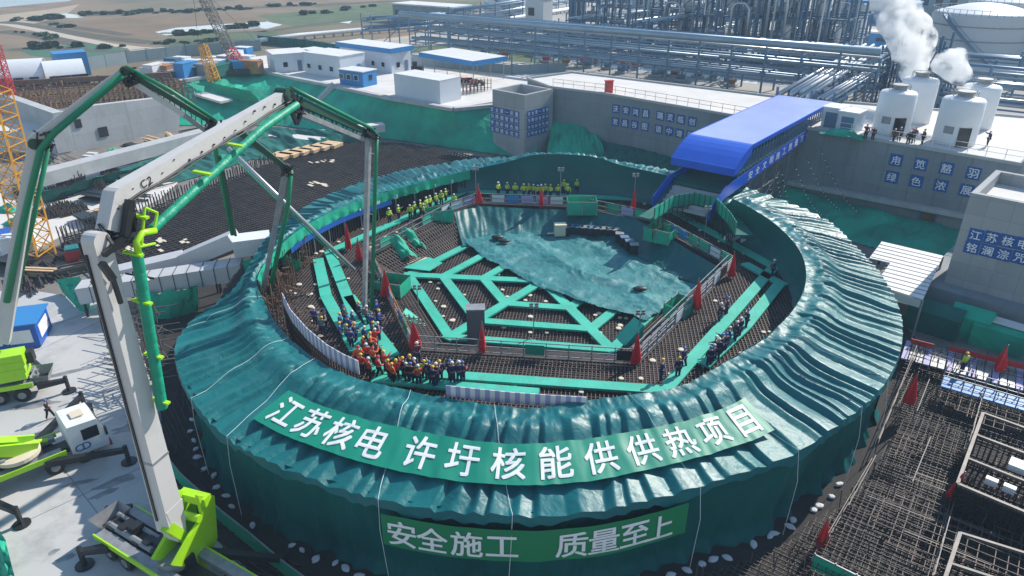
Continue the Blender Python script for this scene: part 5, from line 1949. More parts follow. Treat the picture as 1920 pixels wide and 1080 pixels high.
sheet('pond', ((-10, 54), (480, 36), (535, 48), (500, 52)), FZ - 3, m_pond) if False else None
sheet('pond', ((478, 52), (500, 40), (528, 47), (500, 54)), FZ + .024, m_pond)
sheet('pond', ((636, 42), (660, 39), (655, 44)), FZ + .02, m_pond)
sheet('dry_field', ((110, 48), (250, 30), (420, 24), (520, 32), (290, 58), (300, 70), (210, 72)), FZ + .012, m_dry)
sheet('green_field', ((40, 95), (90, 88), (180, 82), (235, 92), (246, 98), (200, 106), (120, 110), (60, 104)), FZ + .03, m_green)
sheet('grass_patch', ((280, 78), (400, 62), (520, 60), (520, 72), (330, 90)), FZ + .014, m_grass)
sheet('grass_patch', ((480, 30), (720, 5), (900, 3), (880, 22), (700, 40), (560, 52)), FZ + .013, m_grass)


def ribbon(name, px, w, z, mat):
    P_ = [G(x, y, z) for x, y in px]
    mb = MB()
    L_, R_ = [], []
    for i, p in enumerate(P_):
        d = (P_[min(i + 1, len(P_) - 1)] - P_[max(i - 1, 0)]).normalized()
        n_ = Vector((-d.y, d.x, 0)) * w / 2
        L_.append(p + n_)
        R_.append(p - n_)
    n = len(P_)
    mb.add(L_ + R_, [(i, i + n, i + 1 + n, i + 1) for i in range(n - 1)])
    return structure(name, mb, mat)
ribbon('dirt_road', ((-60, 42), (20, 47), (70, 56), (130, 69), (200, 83), (260, 90), (300, 90), (400, 96)), 3.4, FZ + .04, m_road)
ribbon('dirt_road', ((255, 90), (262, 98), (245, 108), (200, 115), (150, 118)), 3.6, FZ + .045, m_road)
ribbon('dirt_road', ((600, 84), (700, 78), (780, 68), (900, 62)), 5, FZ + .04, m_road)
ribbon('dirt_road', ((620, 92), (660, 88), (760, 82), (900, 78)), 4, FZ + .042, m_road)
m_scrub = M('scrub', (.075, .075, .06), .95, col2=(.11, .095, .07), scale=.3, bump=.6, bscale=1.2, dirt=.5, dirt_col=(.05, .06, .045), dscale=.5)
for px_, w_ in ((((0, 41), (40, 45), (90, 53), (140, 62), (215, 73), (285, 80)), 5), (((90, 40), (120, 48), (180, 57), (240, 66)), 4), (((0, 58), (60, 64), (120, 76), (160, 84)), 6), (((150, 29), (250, 24), (350, 20), (480, 14), (620, 8), (740, 2)), 7), (((20, 92), (120, 92), (240, 98)), 4), (((280, 82), (380, 78), (480, 74)), 4), (((300, 62), (420, 62), (500, 58)), 3), (((480, 62), (600, 44), (720, 30)), 4)):
    ribbon('scrub_strip', px_, w_, FZ + .034, m_scrub)
mb = MB()
lm = []
def bush_mesh(seed, n, sx_, sz):
    r_ = random.Random(seed)
    mb = MB()
    for k in range(n):
        t_, h = r_.uniform(0, 2 * PI), r_.random()
        rad = sx_ * math.sqrt(r_.random()) * (1 - .6 * abs(h - .45)) * (.8 + .3 * math.sin(3 * t_ + seed))
        c = Vector((rad * math.cos(t_), rad * math.sin(t_), sz * (.15 + .85 * h)))
        u = Vector((r_.uniform(-1, 1), r_.uniform(-1, 1), r_.uniform(-1, 1))).normalized() * .42
        v = u.cross(Vector((r_.uniform(-1, 1), r_.uniform(-1, 1), r_.uniform(-1, 1)))).normalized() * .42
        mb.add([c - u - v, c + u - v * .7, c + u * .8 + v, c - u + v * .9], [(0, 1, 2, 3)])
    return mb
protos = []
for k in range(4):
    t = thing('scrub_tree', 'x', 'tree', (0, 0, 0), 'scrub trees on the far land')
    MB().tube([(0, 0, 0), (.1, 0, 1.0), (.0, .1, 2.2)], [.16, .12, .05], 6).build('trunk', m_trunk, t)
    bush_mesh(k, 320, 1.5, 2.0).build('crown', m_leaf, t)
    protos.append([t, False])
spots = []
for x0_, y0_, x1_, y1_, n in ((150, 29, 236, 24, 13), (238, 26, 268, 25, 5), (280, 24, 360, 22, 9), (362, 21, 480, 15, 12), (490, 12, 600, 8, 8), (86, 36, 116, 33, 6), (62, 37, 78, 41, 4), (20, 40, 44, 37, 3), (95, 46, 140, 54, 5), (330, 65, 400, 62, 7), (430, 55, 480, 50, 5), (50, 92, 230, 88, 9), (280, 84, 420, 76, 8), (560, 30, 700, 12, 8), (30, 60, 110, 74, 6)):
    for k in range(n):
        f = (k + rnd.random()) / n
        spots.append((x0_ + (x1_ - x0_) * f, y0_ + (y1_ - y0_) * f + rnd.uniform(-2, 2), rnd.uniform(.5, 1.5)))
spots.sort()
for i, (x, y, s_) in enumerate(spots):
    p = G(x, y, FZ)
    lab = '%s dark scrub tree on the far land, %s from the left' % ('small' if s_ < .85 else 'middling' if s_ < 1.2 else 'large', ordinal(i) if i < 99 else 'one of those farthest')
    pr = protos[i % 4]
    if not pr[1]:
        o, pr[1] = pr[0], True
        o.location = p
        o['label'] = lab
    else:
        o = copy_tree(pr[0], loc=p, label=lab)
    o.rotation_euler = (0, 0, rnd.uniform(0, 6))
    s_ *= .55
    o.scale = (s_ * rnd.uniform(1, 2.6), s_ * rnd.uniform(1, 1.6), s_ * rnd.uniform(.5, .9))


def mesh_fence(px, h, mat, lab, sp=3.5, z=FZ):
    P_ = [G(x, y, z) for x, y in px]
    t = thing('boundary_fence', lab, 'fence', tuple(P_[0]))
    mb, pn = MB(), MB()
    for a, b_ in zip(P_[:-1], P_[1:]):
        d = b_ - a
        n = max(1, int(d.length / sp))
        for k in range(n + 1):
            q = a + d * k / n
            mb.bar(q, q + Vector((0, 0, h + .3)), .1)
        mb.bar(a + Vector((0, 0, h + .2)), b_ + Vector((0, 0, h + .2)), .08)
        pn.para(a, d, d.cross(Vector((0, 0, 1))).normalized() * .03, (0, 0, h))
    pn.build('mesh_panel', mat, t)
    mb.build('frame', m_steel, t)
m_fence = M('fence_mesh', (.20, .27, .30), .7, col2=(.25, .31, .33), scale=.3)
mesh_fence(((160, 132), (240, 119), (350, 106), (490, 95)), 2.4, m_fence, 'grey mesh fence between the yard and the brown fields at the left')
mesh_fence(((485, 82), (570, 90), (640, 101)), 2.0, m_netd, 'teal netted fence behind the site cabins')
mesh_fence(((770, 122), (960, 140), (1060, 135)), 1.8, m_fence, 'grey fence along the road behind the open shed')
sheet('plant_ground', ((640, 92), (760, 70), (1000, -10), (2400, -10), (2600, 300), (1920, 300), (1450, 190), (1060, 140), (900, 118), (760, 104)), FZ + .01, M('plant_ground', (.30, .30, .29), .9, col2=(.42, .40, .36), scale=.05, dirt=.5, dirt_col=(.2, .2, .2), dscale=.1))
sheet('grass_strip', ((700, 92), (900, 80), (1100, 108), (1090, 122), (900, 112), (760, 100)), FZ + .022, m_grass)
sheet('pale_road', ((1000, 103), (1120, 112), (1420, 150), (1420, 158), (1120, 124), (1000, 108)), FZ + .026, m_slab)
sheet('pale_road', ((1540, 100), (1640, 78), (1700, 82), (1660, 112), (1600, 122), (1550, 110)), FZ + .026, m_slab)
sheet('plant_grass', ((1200, 150), (1420, 172), (1420, 182), (1300, 178)), FZ + .028, m_grass)

# ------------------------------------------------------------------ petrochemical plant
def rack(lab, a, b_, ztop, width, levels, np_, bay, mat=None, pm=None, z0=FZ, side=1, big=.34, name='pipe_rack', walk=True):
    a, b_ = Vector((a.x, a.y, 0)), Vector((b_.x, b_.y, 0))
    d = b_ - a
    L_ = d.length
    u = d.normalized()
    n_ = Vector((-u.y, u.x, 0)) * side
    t = thing(name, lab, 'pipe rack', (a.x, a.y, z0))
    nb = max(2, int(L_ / bay))
    mb = MB()
    for k in range(nb + 1):
        p = a + u * L_ * k / nb
        for w in (0, width):
            q = p + n_ * w
            mb.bar((q.x, q.y, z0), (q.x, q.y, ztop + (.9 if k % 2 == 0 else 0)), .28)
        for z in levels:
            mb.bar(p + Vector((0, 0, z - .35)), p + n_ * width + Vector((0, 0, z - .35)), .26)
    for z in levels:
        for w in (0, width):
            mb.bar(a + n_ * w + Vector((0, 0, z - .35)), b_ + n_ * w + Vector((0, 0, z - .35)), .22)
    for k in range(0, nb, 3):
        p, q = a + u * L_ * k / nb, a + u * L_ * (k + 1) / nb
        mb.bar((p.x, p.y, z0), (q.x, q.y, levels[0]), .14)
    mb.build('steel_frame', mat or m_steel, t)
    if walk:
        mb = MB()
        for w in (-.3, ):
            for zz_ in (.5, 1.0):
                mb.bar(a + n_ * w + Vector((0, 0, ztop + zz_)), b_ + n_ * w + Vector((0, 0, ztop + zz_)), .06)
        mb.build('hand_rail', mat or m_steel, t)
    for li, z in enumerate(levels):
        for k in range(np_):
            w = width * (k + .6) / (np_ + .2)
            r_ = rnd.choice((.14, .2, .26, big))
            s0, s1 = (0, 1) if rnd.random() < .7 else sorted((rnd.random() * .3, .6 + rnd.random() * .4))
            p, q = a + u * L_ * s0 + n_ * w, a + u * L_ * s1 + n_ * w
            pts = [p + Vector((0, 0, z + r_)), q + Vector((0, 0, z + r_))]
            if rnd.random() < .3 and s1 < 1:
                pts.append(q + Vector((0, 0, z - 2.5)))
            MB().tube(pts, r_, 8).build('pipe', pm[k % len(pm)] if pm else rnd.choice((m_pipe, m_pipeb, m_pipeb, m_steel)), t, smooth=True)
    return t
A1, B1 = G(770, 101, FZ), G(1630, 207, FZ)
rack('long multi level pipe rack behind the pale platform, nearest of the racks', A1, B1, 9.3, 7, (4.6, 6.8, 9.0), 5, 5.5)
o = MB().tube([A1 + Vector((-2, .5, 8.6)), B1 + Vector((0, .5, 8.6))], .62, 12).build('main_pipe', m_pipeb, smooth=True)
tag(o, 'fat blue grey main pipe along the top front edge of the nearest rack', 'pipe')
rack('left end of the plant pipe racks on two tall posts above the grass', G(700, 96, FZ), G(845, 82, FZ), 8.6, 5, (6.2, 8.2), 4, 6)
rack('second pipe rack running behind and parallel to the nearest rack', G(860, 80, FZ), G(1640, 165, FZ), 7.5, 6, (3.8, 5.6, 7.2), 5, 6.5)
rack('pipe rack continuing to the right behind the silos', G(1668, 213, FZ), G(2010, 255, FZ), 8.8, 6, (4.2, 6.4, 8.5), 5, 5.5)
rack('far right pipe rack in front of the storage tanks', G(1690, 160, FZ), G(2010, 190, FZ), 7.2, 5, (4.5, 7.0), 4, 7)
rack('pale pipe bridge with light pipes slanting from canopy to the rack junction', G(1520, 188, 6.2), G(1664, 92, 6.2), 6.6, 4.5, (5.0, 6.4), 6, 6, m_steel, [m_white, m_pipe], big=.3)
rack('second pale pipe bridge right beside the slanting one', G(1563, 190, 6.2), G(1690, 112, 6.2), 6.4, 2.4, (6.2, ), 4, 6, m_steel, [m_pipe, m_white], big=.3)
rack('white topped pipe deck in the middle of the process plant', G(1090, 88, FZ), G(1345, 45, FZ), 8, 5, (5.0, 7.6), 5, 7, m_steelb, [m_white, m_pipe], big=.45)
rack('pipe rack climbing away at the back left of the plant', G(870, 60, FZ), G(1120, 10, FZ), 7, 5, (4.5, 6.6), 4, 8, m_steelb)
rack('narrow high rack between the process towers', G(1210, 120, FZ), G(1500, 60, FZ), 10, 4, (6, 9.6), 4, 7, m_steelb)
for i, px in enumerate((((470, 78), (560, 66), (700, 54), (868, 46)), ((868, 46), (960, 34), (1080, 14)))):
    P_ = [G(x, y, FZ + 1.2) for x, y in px]
    t = thing('pipeline', 'pale pipeline on low supports %s' % ('crossing the brown fields toward the plant' if i == 0 else 'continuing behind the racks at the top of the plant'), 'pipeline', tuple(P_[0]))
    MB().tube(P_, .55, 10).build('pipe', m_white, t, smooth=True)
    for k in range(24):
        p = poly_at(P_, k / 23)
        MB().bar((p.x, p.y, FZ), (p.x, p.y, FZ + .7), .4).build('support', m_grey, t)
junc = thing('junction_frame', 'dense dark steel frame where the pale pipe bridges meet the racks', 'steel frame', tuple(G(1650, 190, FZ)))
mb = MB()
c0 = G(1632, 196, FZ)
for i in range(7):
    for j in range(5):
        p = c0 + WD * i * 1.5 - WN * j * 1.9
        mb.bar((p.x, p.y, FZ), (p.x, p.y, 10.5 + (i * j) % 3), .24)
for z in (4, 6, 8, 10):
    for j in range(5):
        mb.bar(c0 - WN * j * 1.9 + Vector((0, 0, z - FZ)), c0 + WD * 9 - WN * j * 1.9 + Vector((0, 0, z - FZ)), .2)
    for i in range(7):
        mb.bar(c0 + WD * i * 1.5 + Vector((0, 0, z - FZ)), c0 + WD * i * 1.5 - WN * 7.6 + Vector((0, 0, z - FZ)), .2)
mb.build('steel_frame', m_steelb, junc)

PX, PY = Vector((.82, -.57, 0)), Vector((.57, .82, 0))
def process(px, py, nx, ny, nf, bay, fh, lab, mat):
    p0 = G(px, py, FZ)
    t = thing('process_structure', lab, 'process structure', tuple(p0))
    fr = MB()
    for i in range(nx + 1):
        for j in range(ny + 1):
            q = p0 + PX * bay * i + PY * bay * j
            fr.bar(q, q + Vector((0, 0, fh * (nf + .3))), .34)
    for f in range(1, nf + 1):
        z = Vector((0, 0, fh * f))
        for i in range(nx + 1):
            fr.bar(p0 + PX * bay * i + z, p0 + PX * bay * i + PY * bay * ny + z, .3)
        for j in range(ny + 1):
            fr.bar(p0 + PY * bay * j + z, p0 + PX * bay * nx + PY * bay * j + z, .3)
        for j in (0, ny):
            for h in (.55, 1.1):
                fr.bar(p0 + PY * bay * j + z + Vector((0, 0, h)), p0 + PX * bay * nx + PY * bay * j + z + Vector((0, 0, h)), .08)
        for i in range(nx):
            a = p0 + PX * bay * i + Vector((0, 0, fh * (f - 1)))
            if rnd.random() < .6:
                fr.bar(a, a + PX * bay + Vector((0, 0, fh)), .16)
    fr.build('steel_frame', mat, t)
    for f in range(1, nf + 1):
        if rnd.random() < .8:
            z = Vector((0, 0, fh * f - .2))
            MB().para(p0 + PX * .3 + PY * .3 + z, PX * (bay * nx - .6) * rnd.uniform(.5, 1), PY * (bay * ny - .6), (0, 0, .12)).build('platform', m_grey, t)
        for k in range(2):
            c = p0 + PX * rnd.uniform(.2, .8) * bay * nx + PY * rnd.uniform(.1, .7) * bay * ny + Vector((0, 0, fh * (f - 1) + .1))
            r_ = rnd.uniform(.5, 1.1)
            if rnd.random() < .5:
                MB().lathe(c, [(r_, 0), (r_, fh * .6), (r_ * .8, fh * .7), (.1, fh * .75)], 14).build('vessel', rnd.choice((m_tank, m_pipe, m_tankw)), t, smooth=True)
            else:
                MB().tube([c + Vector((0, 0, 1.3)) - PX * 1.8, c + Vector((0, 0, 1.3)) + PX * 1.8], r_ * .8, 12).build('drum', rnd.choice((m_tankw, m_pipe, m_pipeb)), t, smooth=True)
    for k in range(5 + nx * 2):
        c = p0 + PX * rnd.uniform(-.05, 1.05) * bay * nx + PY * rnd.uniform(-.1, 1) * bay * ny
        z0_, z1_ = rnd.uniform(0, fh * 1.5), fh * nf * rnd.uniform(.4, 1.1)
        r_ = rnd.uniform(.12, .3)
        e = c + (PX if rnd.random() < .5 else PY) * rnd.uniform(-4, 4)
        MB().tube([c + Vector((0, 0, z0_)), c + Vector((0, 0, z1_)), e + Vector((0, 0, z1_)), e + Vector((0, 0, z1_ - rnd.uniform(1, 6)))], r_, 7).build('pipe', rnd.choice((m_pipe, m_pipeb, m_white, m_steel)), t)
for i, (px, py, nx, ny, nf, lab, mat) in enumerate(((1066, 72, 2, 2, 4, 'blue steel process structure at the left end of the plant', m_steelb), (1115, 88, 2, 2, 4, 'process structure second from the left in the plant', m_steelb), (1203, 96, 3, 2, 4, 'wide process structure left of the tall grey column', m_steelb), (1300, 112, 3, 2, 4, 'process structure just right of the tall grey column', m_steelb), (1372, 118, 3, 2, 5, 'tall process structure in the centre right of the plant', m_steelb), (1440, 108, 2, 2, 4, 'process structure behind the white column', m_steel), (1494, 122, 2, 2, 4, 'process structure right of the white column', m_steelb), (1530, 108, 2, 2, 3, 'low process structure at the right end of the plant', m_steel), (1160, 55, 3, 2, 4, 'distant process structure behind the left columns', m_steelb), (1330, 62, 4, 2, 4, 'distant process structure behind the centre columns', m_steelb))):
    process(px, py, nx, ny, nf, 4.2, 4.6, lab, mat)
def column(px, py, r_, h, mat, lab):
    p = G(px, py, FZ)
    t = thing('process_column', lab, 'column', tuple(p))
    MB().lathe(p, [(r_ * 1.15, 0), (r_ * 1.15, 2), (r_, 2.4), (r_, h * .6), (r_ * .85, h * .64), (r_ * .85, h), (.2, h + r_)], 20).build('shell', mat, t, smooth=True)
    mb = MB()
    for z in range(5, int(h), 6):
        mb.lathe((p.x, p.y, p.z + z), [(r_ + .8, 0), (r_ + .8, .14)], 18)
        for k in range(10):
            a = 2 * PI * k / 10
            q = Vector((p.x + (r_ + .75) * math.cos(a), p.y + (r_ + .75) * math.sin(a), p.z + z))
            mb.bar(q, q + Vector((0, 0, 1.1)), .07)
    mb.build('platform_ring', m_steel, t)
    MB().tube([p + Vector((r_ + .4, -.3, 1)), p + Vector((r_ + .4, -.3, h - 2)), p + Vector((0, 0, h + r_))], .22, 8).build('riser_pipe', m_pipe, t)
    MB().bar(p + Vector((-r_ * .7, -r_ * .9, 0)), p + Vector((-r_ * .7, -r_ * .9, h)), .4, .12).build('ladder', m_steel, t)
column(1178, 60, 1.5, 26, m_tank, 'grey process column at the left of the plant')
column(1285, 95, 1.35, 30, m_tank, 'tall grey process column in the middle of the plant')
column(1471, 104, 1.5, 32, m_tankw, 'tall white process column at the right of the plant')
column(1078, 62, 1.6, 20, m_steelb, 'dark blue process column at the left end of the plant')
column(1410, 92, .7, 24, m_pipe, 'slim silver column near the centre right structures')
column(1345, 88, .6, 22, m_pipe, 'slim silver column right of the tall grey column')
column(1520, 90, .8, 20, m_tankw, 'slim white column right of the tall white one')
for i, (x, y) in enumerate(((1360, 120), (1425, 125), (1448, 118), (1240, 100))):
    p = G(x, y, FZ)
    h = (12, 15, 13, 11)[i]
    t = thing('pipe_loop', 'pale bent pipe loop rising between the structures, %s from the left' % ordinal([1, 2, 3, 0][i]), 'pipe', tuple(p), 'bent pipe loops in the plant')
    a = p + PX * 3.5
    MB().tube([p, p + Vector((0, 0, h - 1)), p + Vector((.3, -.2, h - .3)), p + PX * 1 + Vector((0, 0, h)), a - PX + Vector((0, 0, h)), a + Vector((0, 0, h - 1)), a + Vector((0, 0, 3))], .3, 10).build('pipe', m_pipe, t, smooth=True)
def tank(px, py, r_, h, dome, mat, lab):
    p = G(px, py, FZ)
    t = thing('storage_tank', lab, 'storage tank', tuple(p))
    MB().lathe(p, [(r_, 0), (r_, h)], 64, False).build('shell', mat, t, smooth=True)
    MB().lathe(p, [(r_ * (1 - (k / 8) ** 1.0), h + dome * math.sin(k / 8 * PI / 2)) for k in range(8)] + [(.05, h + dome)], 64).build('roof', m_tankw, t, smooth=True)
    for f in (.3, .55, .8):
        MB().lathe((p.x, p.y, p.z + h * f), [(r_ + .02, 0), (r_ + .14, .02), (r_ + .14, .22), (r_ + .02, .24)], 64, False).build('wind_girder', m_grey, t)
    mb = MB()
    n = 46
    for k in range(n):
        a, b_ = 2 * PI * k / n, 2 * PI * (k + 1) / n
        q, q2 = [Vector((p.x + r_ * math.cos(s_), p.y + r_ * math.sin(s_), p.z + h)) for s_ in (a, b_)]
        mb.bar(q, q + Vector((0, 0, 1.1)), .07)
        mb.bar(q + Vector((0, 0, 1.1)), q2 + Vector((0, 0, 1.1)), .07)
    mb.build('top_rail', m_grey, t)
    mb = MB()
    a0_ = math.atan2(-p.y, -p.x)
    prev = None
    for k in range(24):
        a = a0_ - .75 + 1.25 * k / 23
        q = Vector((p.x + (r_ + .5) * math.cos(a), p.y + (r_ + .5) * math.sin(a), p.z + h * (1 - k / 23)))
        if prev:
            mb.bar(prev, q, .9, .3)
            mb.bar(prev + Vector((0, 0, 1)), q + Vector((0, 0, 1)), .08)
        prev = q
    mb.build('spiral_stair', m_steel, t)
tank(1820, 124, 9.4, 10.3, 2.0, m_tank, 'big pale storage tank with dome roof and slanting stair at the upper right')
tank(1888, 92, 10.5, 10.5, 2.2, m_tank, 'second big storage tank farther back at the upper right corner')
tank(1985, 132, 8.5, 9.5, 1.6, m_tank, 'storage tank cut by the right edge of the picture')
tank(945, 32, 6.5, 8, 1, m_tankw, 'pale round tank at the top left of the plant')
tank(1592, 94, 2.6, 9, .8, m_tankw, 'narrow white upright tank beside the pale plant road')
tank(1210, 40, 6, 7, 1, m_tankw, 'distant white tank between the left columns')
def shed(px, py, L_, w, h, mat, roof, lab, nm='plant_building'):
    p = G(px, py, FZ)
    t = thing(nm, lab, 'building', tuple(p))
    MB().para(p, PX * L_, PY * w, (0, 0, h)).build('wall', mat, t)
    MB().para(p - PX * .3 - PY * .3 + Vector((0, 0, h)), PX * (L_ + .6), PY * (w + .6), (0, 0, .4)).build('roof', roof, t)
    for k in range(int(L_ / 4)):
        q = p + PX * (1 + k * 4) - PY * .05 + Vector((0, 0, h * .45))
        MB().para(q, PX * 2, -PY * .06, (0, 0, h * .25)).build('window', m_glass, t)
shed(738, 40, 24, 9, 5, m_fence, m_roofw, 'long low grey building with white roof at the top left of the plant')
shed(985, 55, 6, 5, 8.5, m_tank, m_tank, 'tall plain grey block left of the blue process structure')
shed(1568, 40, 22, 8, 6, m_bluelt, m_bluelt, 'long blue building with pale roof at the top right')
shed(1598, 86, 9, 4, 3.2, m_bluelt, m_roofw, 'small blue building beside the narrow white tank')
shed(1640, 30, 26, 9, 9, m_fence, m_roofw, 'distant pale building behind the steam plume')
shed(1660, 14, 40, 9, 7, m_bluelt, m_bluelt, 'distant blue hall at the top right behind the tanks')
shed(1250, 30, 34, 9, 7, m_fence, m_roofw, 'distant grey hall behind the columns')
for i in range(26):                   # pumps and skids under the racks
    f = rnd.random()
    x, y = 850 + 760 * f, 93 + 100 * f + rnd.uniform(-12, 4)
    if x > 1430:
        y -= 18
    p = G(x, y, FZ)
    t = thing('pump_skid', 'small pump skid standing below the long racks, %s of the row' % ordinal(i), 'pump', tuple(p), 'pump skids below the racks')
    MB().box(p.x, p.y, FZ + .05, 2.2, 1.2, .4, -.6).build('base', m_conc, t)
    MB().tube([p + Vector((-.7, 0, .9)), p + Vector((.7, -.4, .9))], .42, 10).build('motor', rnd.choice((m_redp, m_steel, m_pipeb, m_orange)), t)
    MB().tube([p + Vector((.8, -.4, .8)), p + Vector((.8, -.4, 2.8)), p + Vector((.8, 2, 2.8))], .15, 6).build('pipe', m_pipe, t)
shed(1560, 150, 3, 2, 2.6, m_cabin, m_roofw, 'little white kiosk under the racks near the canopy', 'kiosk')
# ramp structure right of the platform
p = E1 + WD * 1.2
t = thing('stair_ramp', 'pale stair ramp with rails climbing the right end of the platform', 'stairs', (p.x, p.y, GZ))
MB().para(Vector((p.x, p.y, BZ - 2.0)), WD * 2.4, -WN * 22, (0, 0, .4)).build('ramp', m_slab, t)
mb = MB()
for s_ in (0, 2.4):
    for k in range(12):
        q = Vector((p.x, p.y, BZ - 1.6)) + WD * s_ - WN * 2 * k
        mb.bar(q, q + Vector((0, 0, 1.1)), .08)
    mb.bar(Vector((p.x, p.y, BZ - .5)) + WD * s_, Vector((p.x, p.y, BZ - .5)) + WD * s_ - WN * 22, .08)
mb.build('rail', m_orange, t)
MB().para(Vector((p.x, p.y, GZ)) + WD * .2, WD * 2, -WN * 22, (0, 0, BZ - 2.0 - GZ)).build('base', m_conc, t)
q = p + WD * 3.2
t = thing('side_platform', 'lower pale platform with green net right of the stair ramp', 'platform', (q.x, q.y, GZ))
MB().para(Vector((q.x, q.y, GZ)), WD * 24, -WN * 26, (0, 0, BZ - 1.4 - GZ)).build('block', m_conc_w, t)
MB().para(Vector((q.x, q.y, BZ - 1.39)), WD * 24, -WN * 26, (0, 0, .05)).build('deck', m_slab, t)
MB().para(Vector((q.x, q.y, BZ - 1.3)) + WD * .5 - WN * 2, WD * 8, -WN * .1, (0, 0, 1.6)).build('net_screen', m_net, t)

# ------------------------------------------------------------------ rails, flags, lamps and gear on the raft
RC = [G(775, 655, .05), G(1195, 682, .05), G(1372, 503, .05), G(1215, 415, .05), G(1085, 388, .05), G(893, 381, .05), G(845, 398, .05), G(692, 480, .05)]
names = ['front left', 'front', 'right', 'back right', 'back', 'back left of centre', 'upper left', 'left']
for k in range(8):
    a, b_ = RC[k - 1], RC[k]
    d = b_ - a
    n = max(2, int(d.length / 1.5))
    u = d.normalized()
    s_ = Vector((-u.y, u.x, 0))
    t = thing('guard_rail', 'guard rail with signs along the %s edge of the sunken pit' % names[k], 'guard rail', tuple(a))
    mb = MB()
    for i in range(n + 1):
        p = a + d * i / n
        mb.bar(p - Vector((0, 0, .1)), p + Vector((0, 0, 1.15)), .06)
        if k in (1, 2, 0):
            q = p - s_ * -.5 if False else p + s_ * .45 * (1 if k == 2 else 0)
            if k == 2:
                mb.bar(q, q + Vector((0, 0, 1.1)), .06)
    for z in (.15, .6, 1.12):
        mb.bar(a + Vector((0, 0, z)), b_ + Vector((0, 0, z)), .06)
        if k == 2:
            mb.bar(a + s_ * .45 + Vector((0, 0, z)), b_ + s_ * .45 + Vector((0, 0, z)), .06)
    if k in (0, 1, 2):
        for i in range(n * 2):
            p, q = a + d * i / (n * 2), a + d * (i + 1) / (n * 2)
            mb.bar(p + Vector((0, 0, .15)), q + Vector((0, 0, .6 if i % 2 else .6)), .035)
    mb.build('rail_frame', m_grey if k in (1, 2) else m_orange if k == 0 else m_grey, t)
    MB().para(a - Vector((0, 0, .12)) - s_ * .1, d, s_ * .25, (0, 0, .12)).build('toe_board', m_rebar_d, t)
    for i in range(n):
        if rnd.random() < (.75 if k in (3, 4, 5, 6) else .5):
            p = a + d * (i + .08) / n
            MB().para(p + Vector((0, 0, .2)) - s_ * .05, d / n * .84, s_ * .03, (0, 0, .78)).build('sign_panel', rnd.choice((m_cabin, m_bluelt, m_net, m_cabin, m_lilac, m_black)), t)

def flag_cloth(seed, h, w):
    mb = MB()
    r_ = random.Random(seed)
    ph = r_.uniform(0, 6)
    def f(u, v):
        t = u * 2 * PI
        rad = w * (.06 + .94 * v ** .9) * (1 - .25 * max(0, v - .85) / .15) * (.62 + .38 * math.cos(3 * t + ph + v))
        return (.12 * w + rad * math.cos(t) * .85, rad * math.sin(t) * .55, h * (1 - v) + .25)
    return mb.grid(f, 24, 12, True)
flags = [(775, 657, 0, 'at the front left corner of the pit'), (905, 664, 0, 'on the front rail beside the grey cabinet'), (1192, 684, 0, 'at the front right corner of the pit'),
         (1303, 583, 0, 'halfway along the right rail of the pit'), (1370, 520, 0, 'at the right corner of the pit'), (1186, 403, 0, 'at the back right rail below a floodlight'), (1014, 391, 0, 'in the middle of the back rail'),
         (898, 386, 0, 'at the left end of the back rail'), (675, 492, 0, 'on the left rail by the hanging boom pipes'), (727, 560, 0, 'on the front left rail of the pit'), (653, 470, 0, 'on the walkway left of the boom pipes'),
         (1540, 1030, -4.3, 'at the bottom right end of the rope rail'), (1703, 762, -3.4, 'furled against the right edge of the ring'), (1872, 700, -3.4, 'standing in the blue platform at the right'), (1790, 940, -3.4, 'on the long pole rail beside the formwork')]
for i, (x, y, z, where) in enumerate(flags):
    p = G(x, y, z)
    big = 1.0 if i < 11 else .95
    t = thing('red_flag', 'drooping red flag ' + where, 'flag', (p.x, p.y, z), 'red flags')
    MB().bar((0, 0, 0), (0, 0, 2.75), .05).build('pole', m_grey, t, local=True)
    flag_cloth(i, 2.35, .72 * rnd.uniform(.8, 1.15)).build('cloth', m_red, t, smooth=True, local=True)
    t.rotation_euler = (0, 0, rnd.uniform(0, 6))
    t.scale = (big, big, big * rnd.uniform(.85, 1.1))
for i, (x, y, z, h, where) in enumerate(((893, 378, 0, 3.6, 'behind the left end of the back rail'), (1050, 376, 0, 3.4, 'behind the green lookout box'), (1187, 392, 0, 3.6, 'at the back right of the ring'), (1320, 448, 0, 3.0, 'under the stair platform'), (1000, 640, -2, 3.0, 'on the pit floor behind the front rail'), (1196, 640, -1.8, 2.4, 'in the front right part of the pit'), (785, 590, -2, 2.4, 'on the left part of the pit floor'))):
    p = G(x, y, z)
    t = thing('floodlight', 'small cluster floodlight on a thin mast ' + where, 'floodlight', tuple(p), 'floodlights in the ring')
    MB().bar(p, p + Vector((0, 0, h)), .07).build('mast', m_grey, t)
    for k in range(3):
        MB().bar(p, p + Vector((math.cos(k * 2.1) * .5, math.sin(k * 2.1) * .5, 0)) + Vector((0, 0, .05)), .05).build('foot', m_grey, t)
    for k in (-1, 1):
        for j in (0, 1):
            MB().box(p.x + k * .2, p.y, h + z - .1 + j * .24, .28, .12, .18, .2).build('lamp_head', m_grey, t)
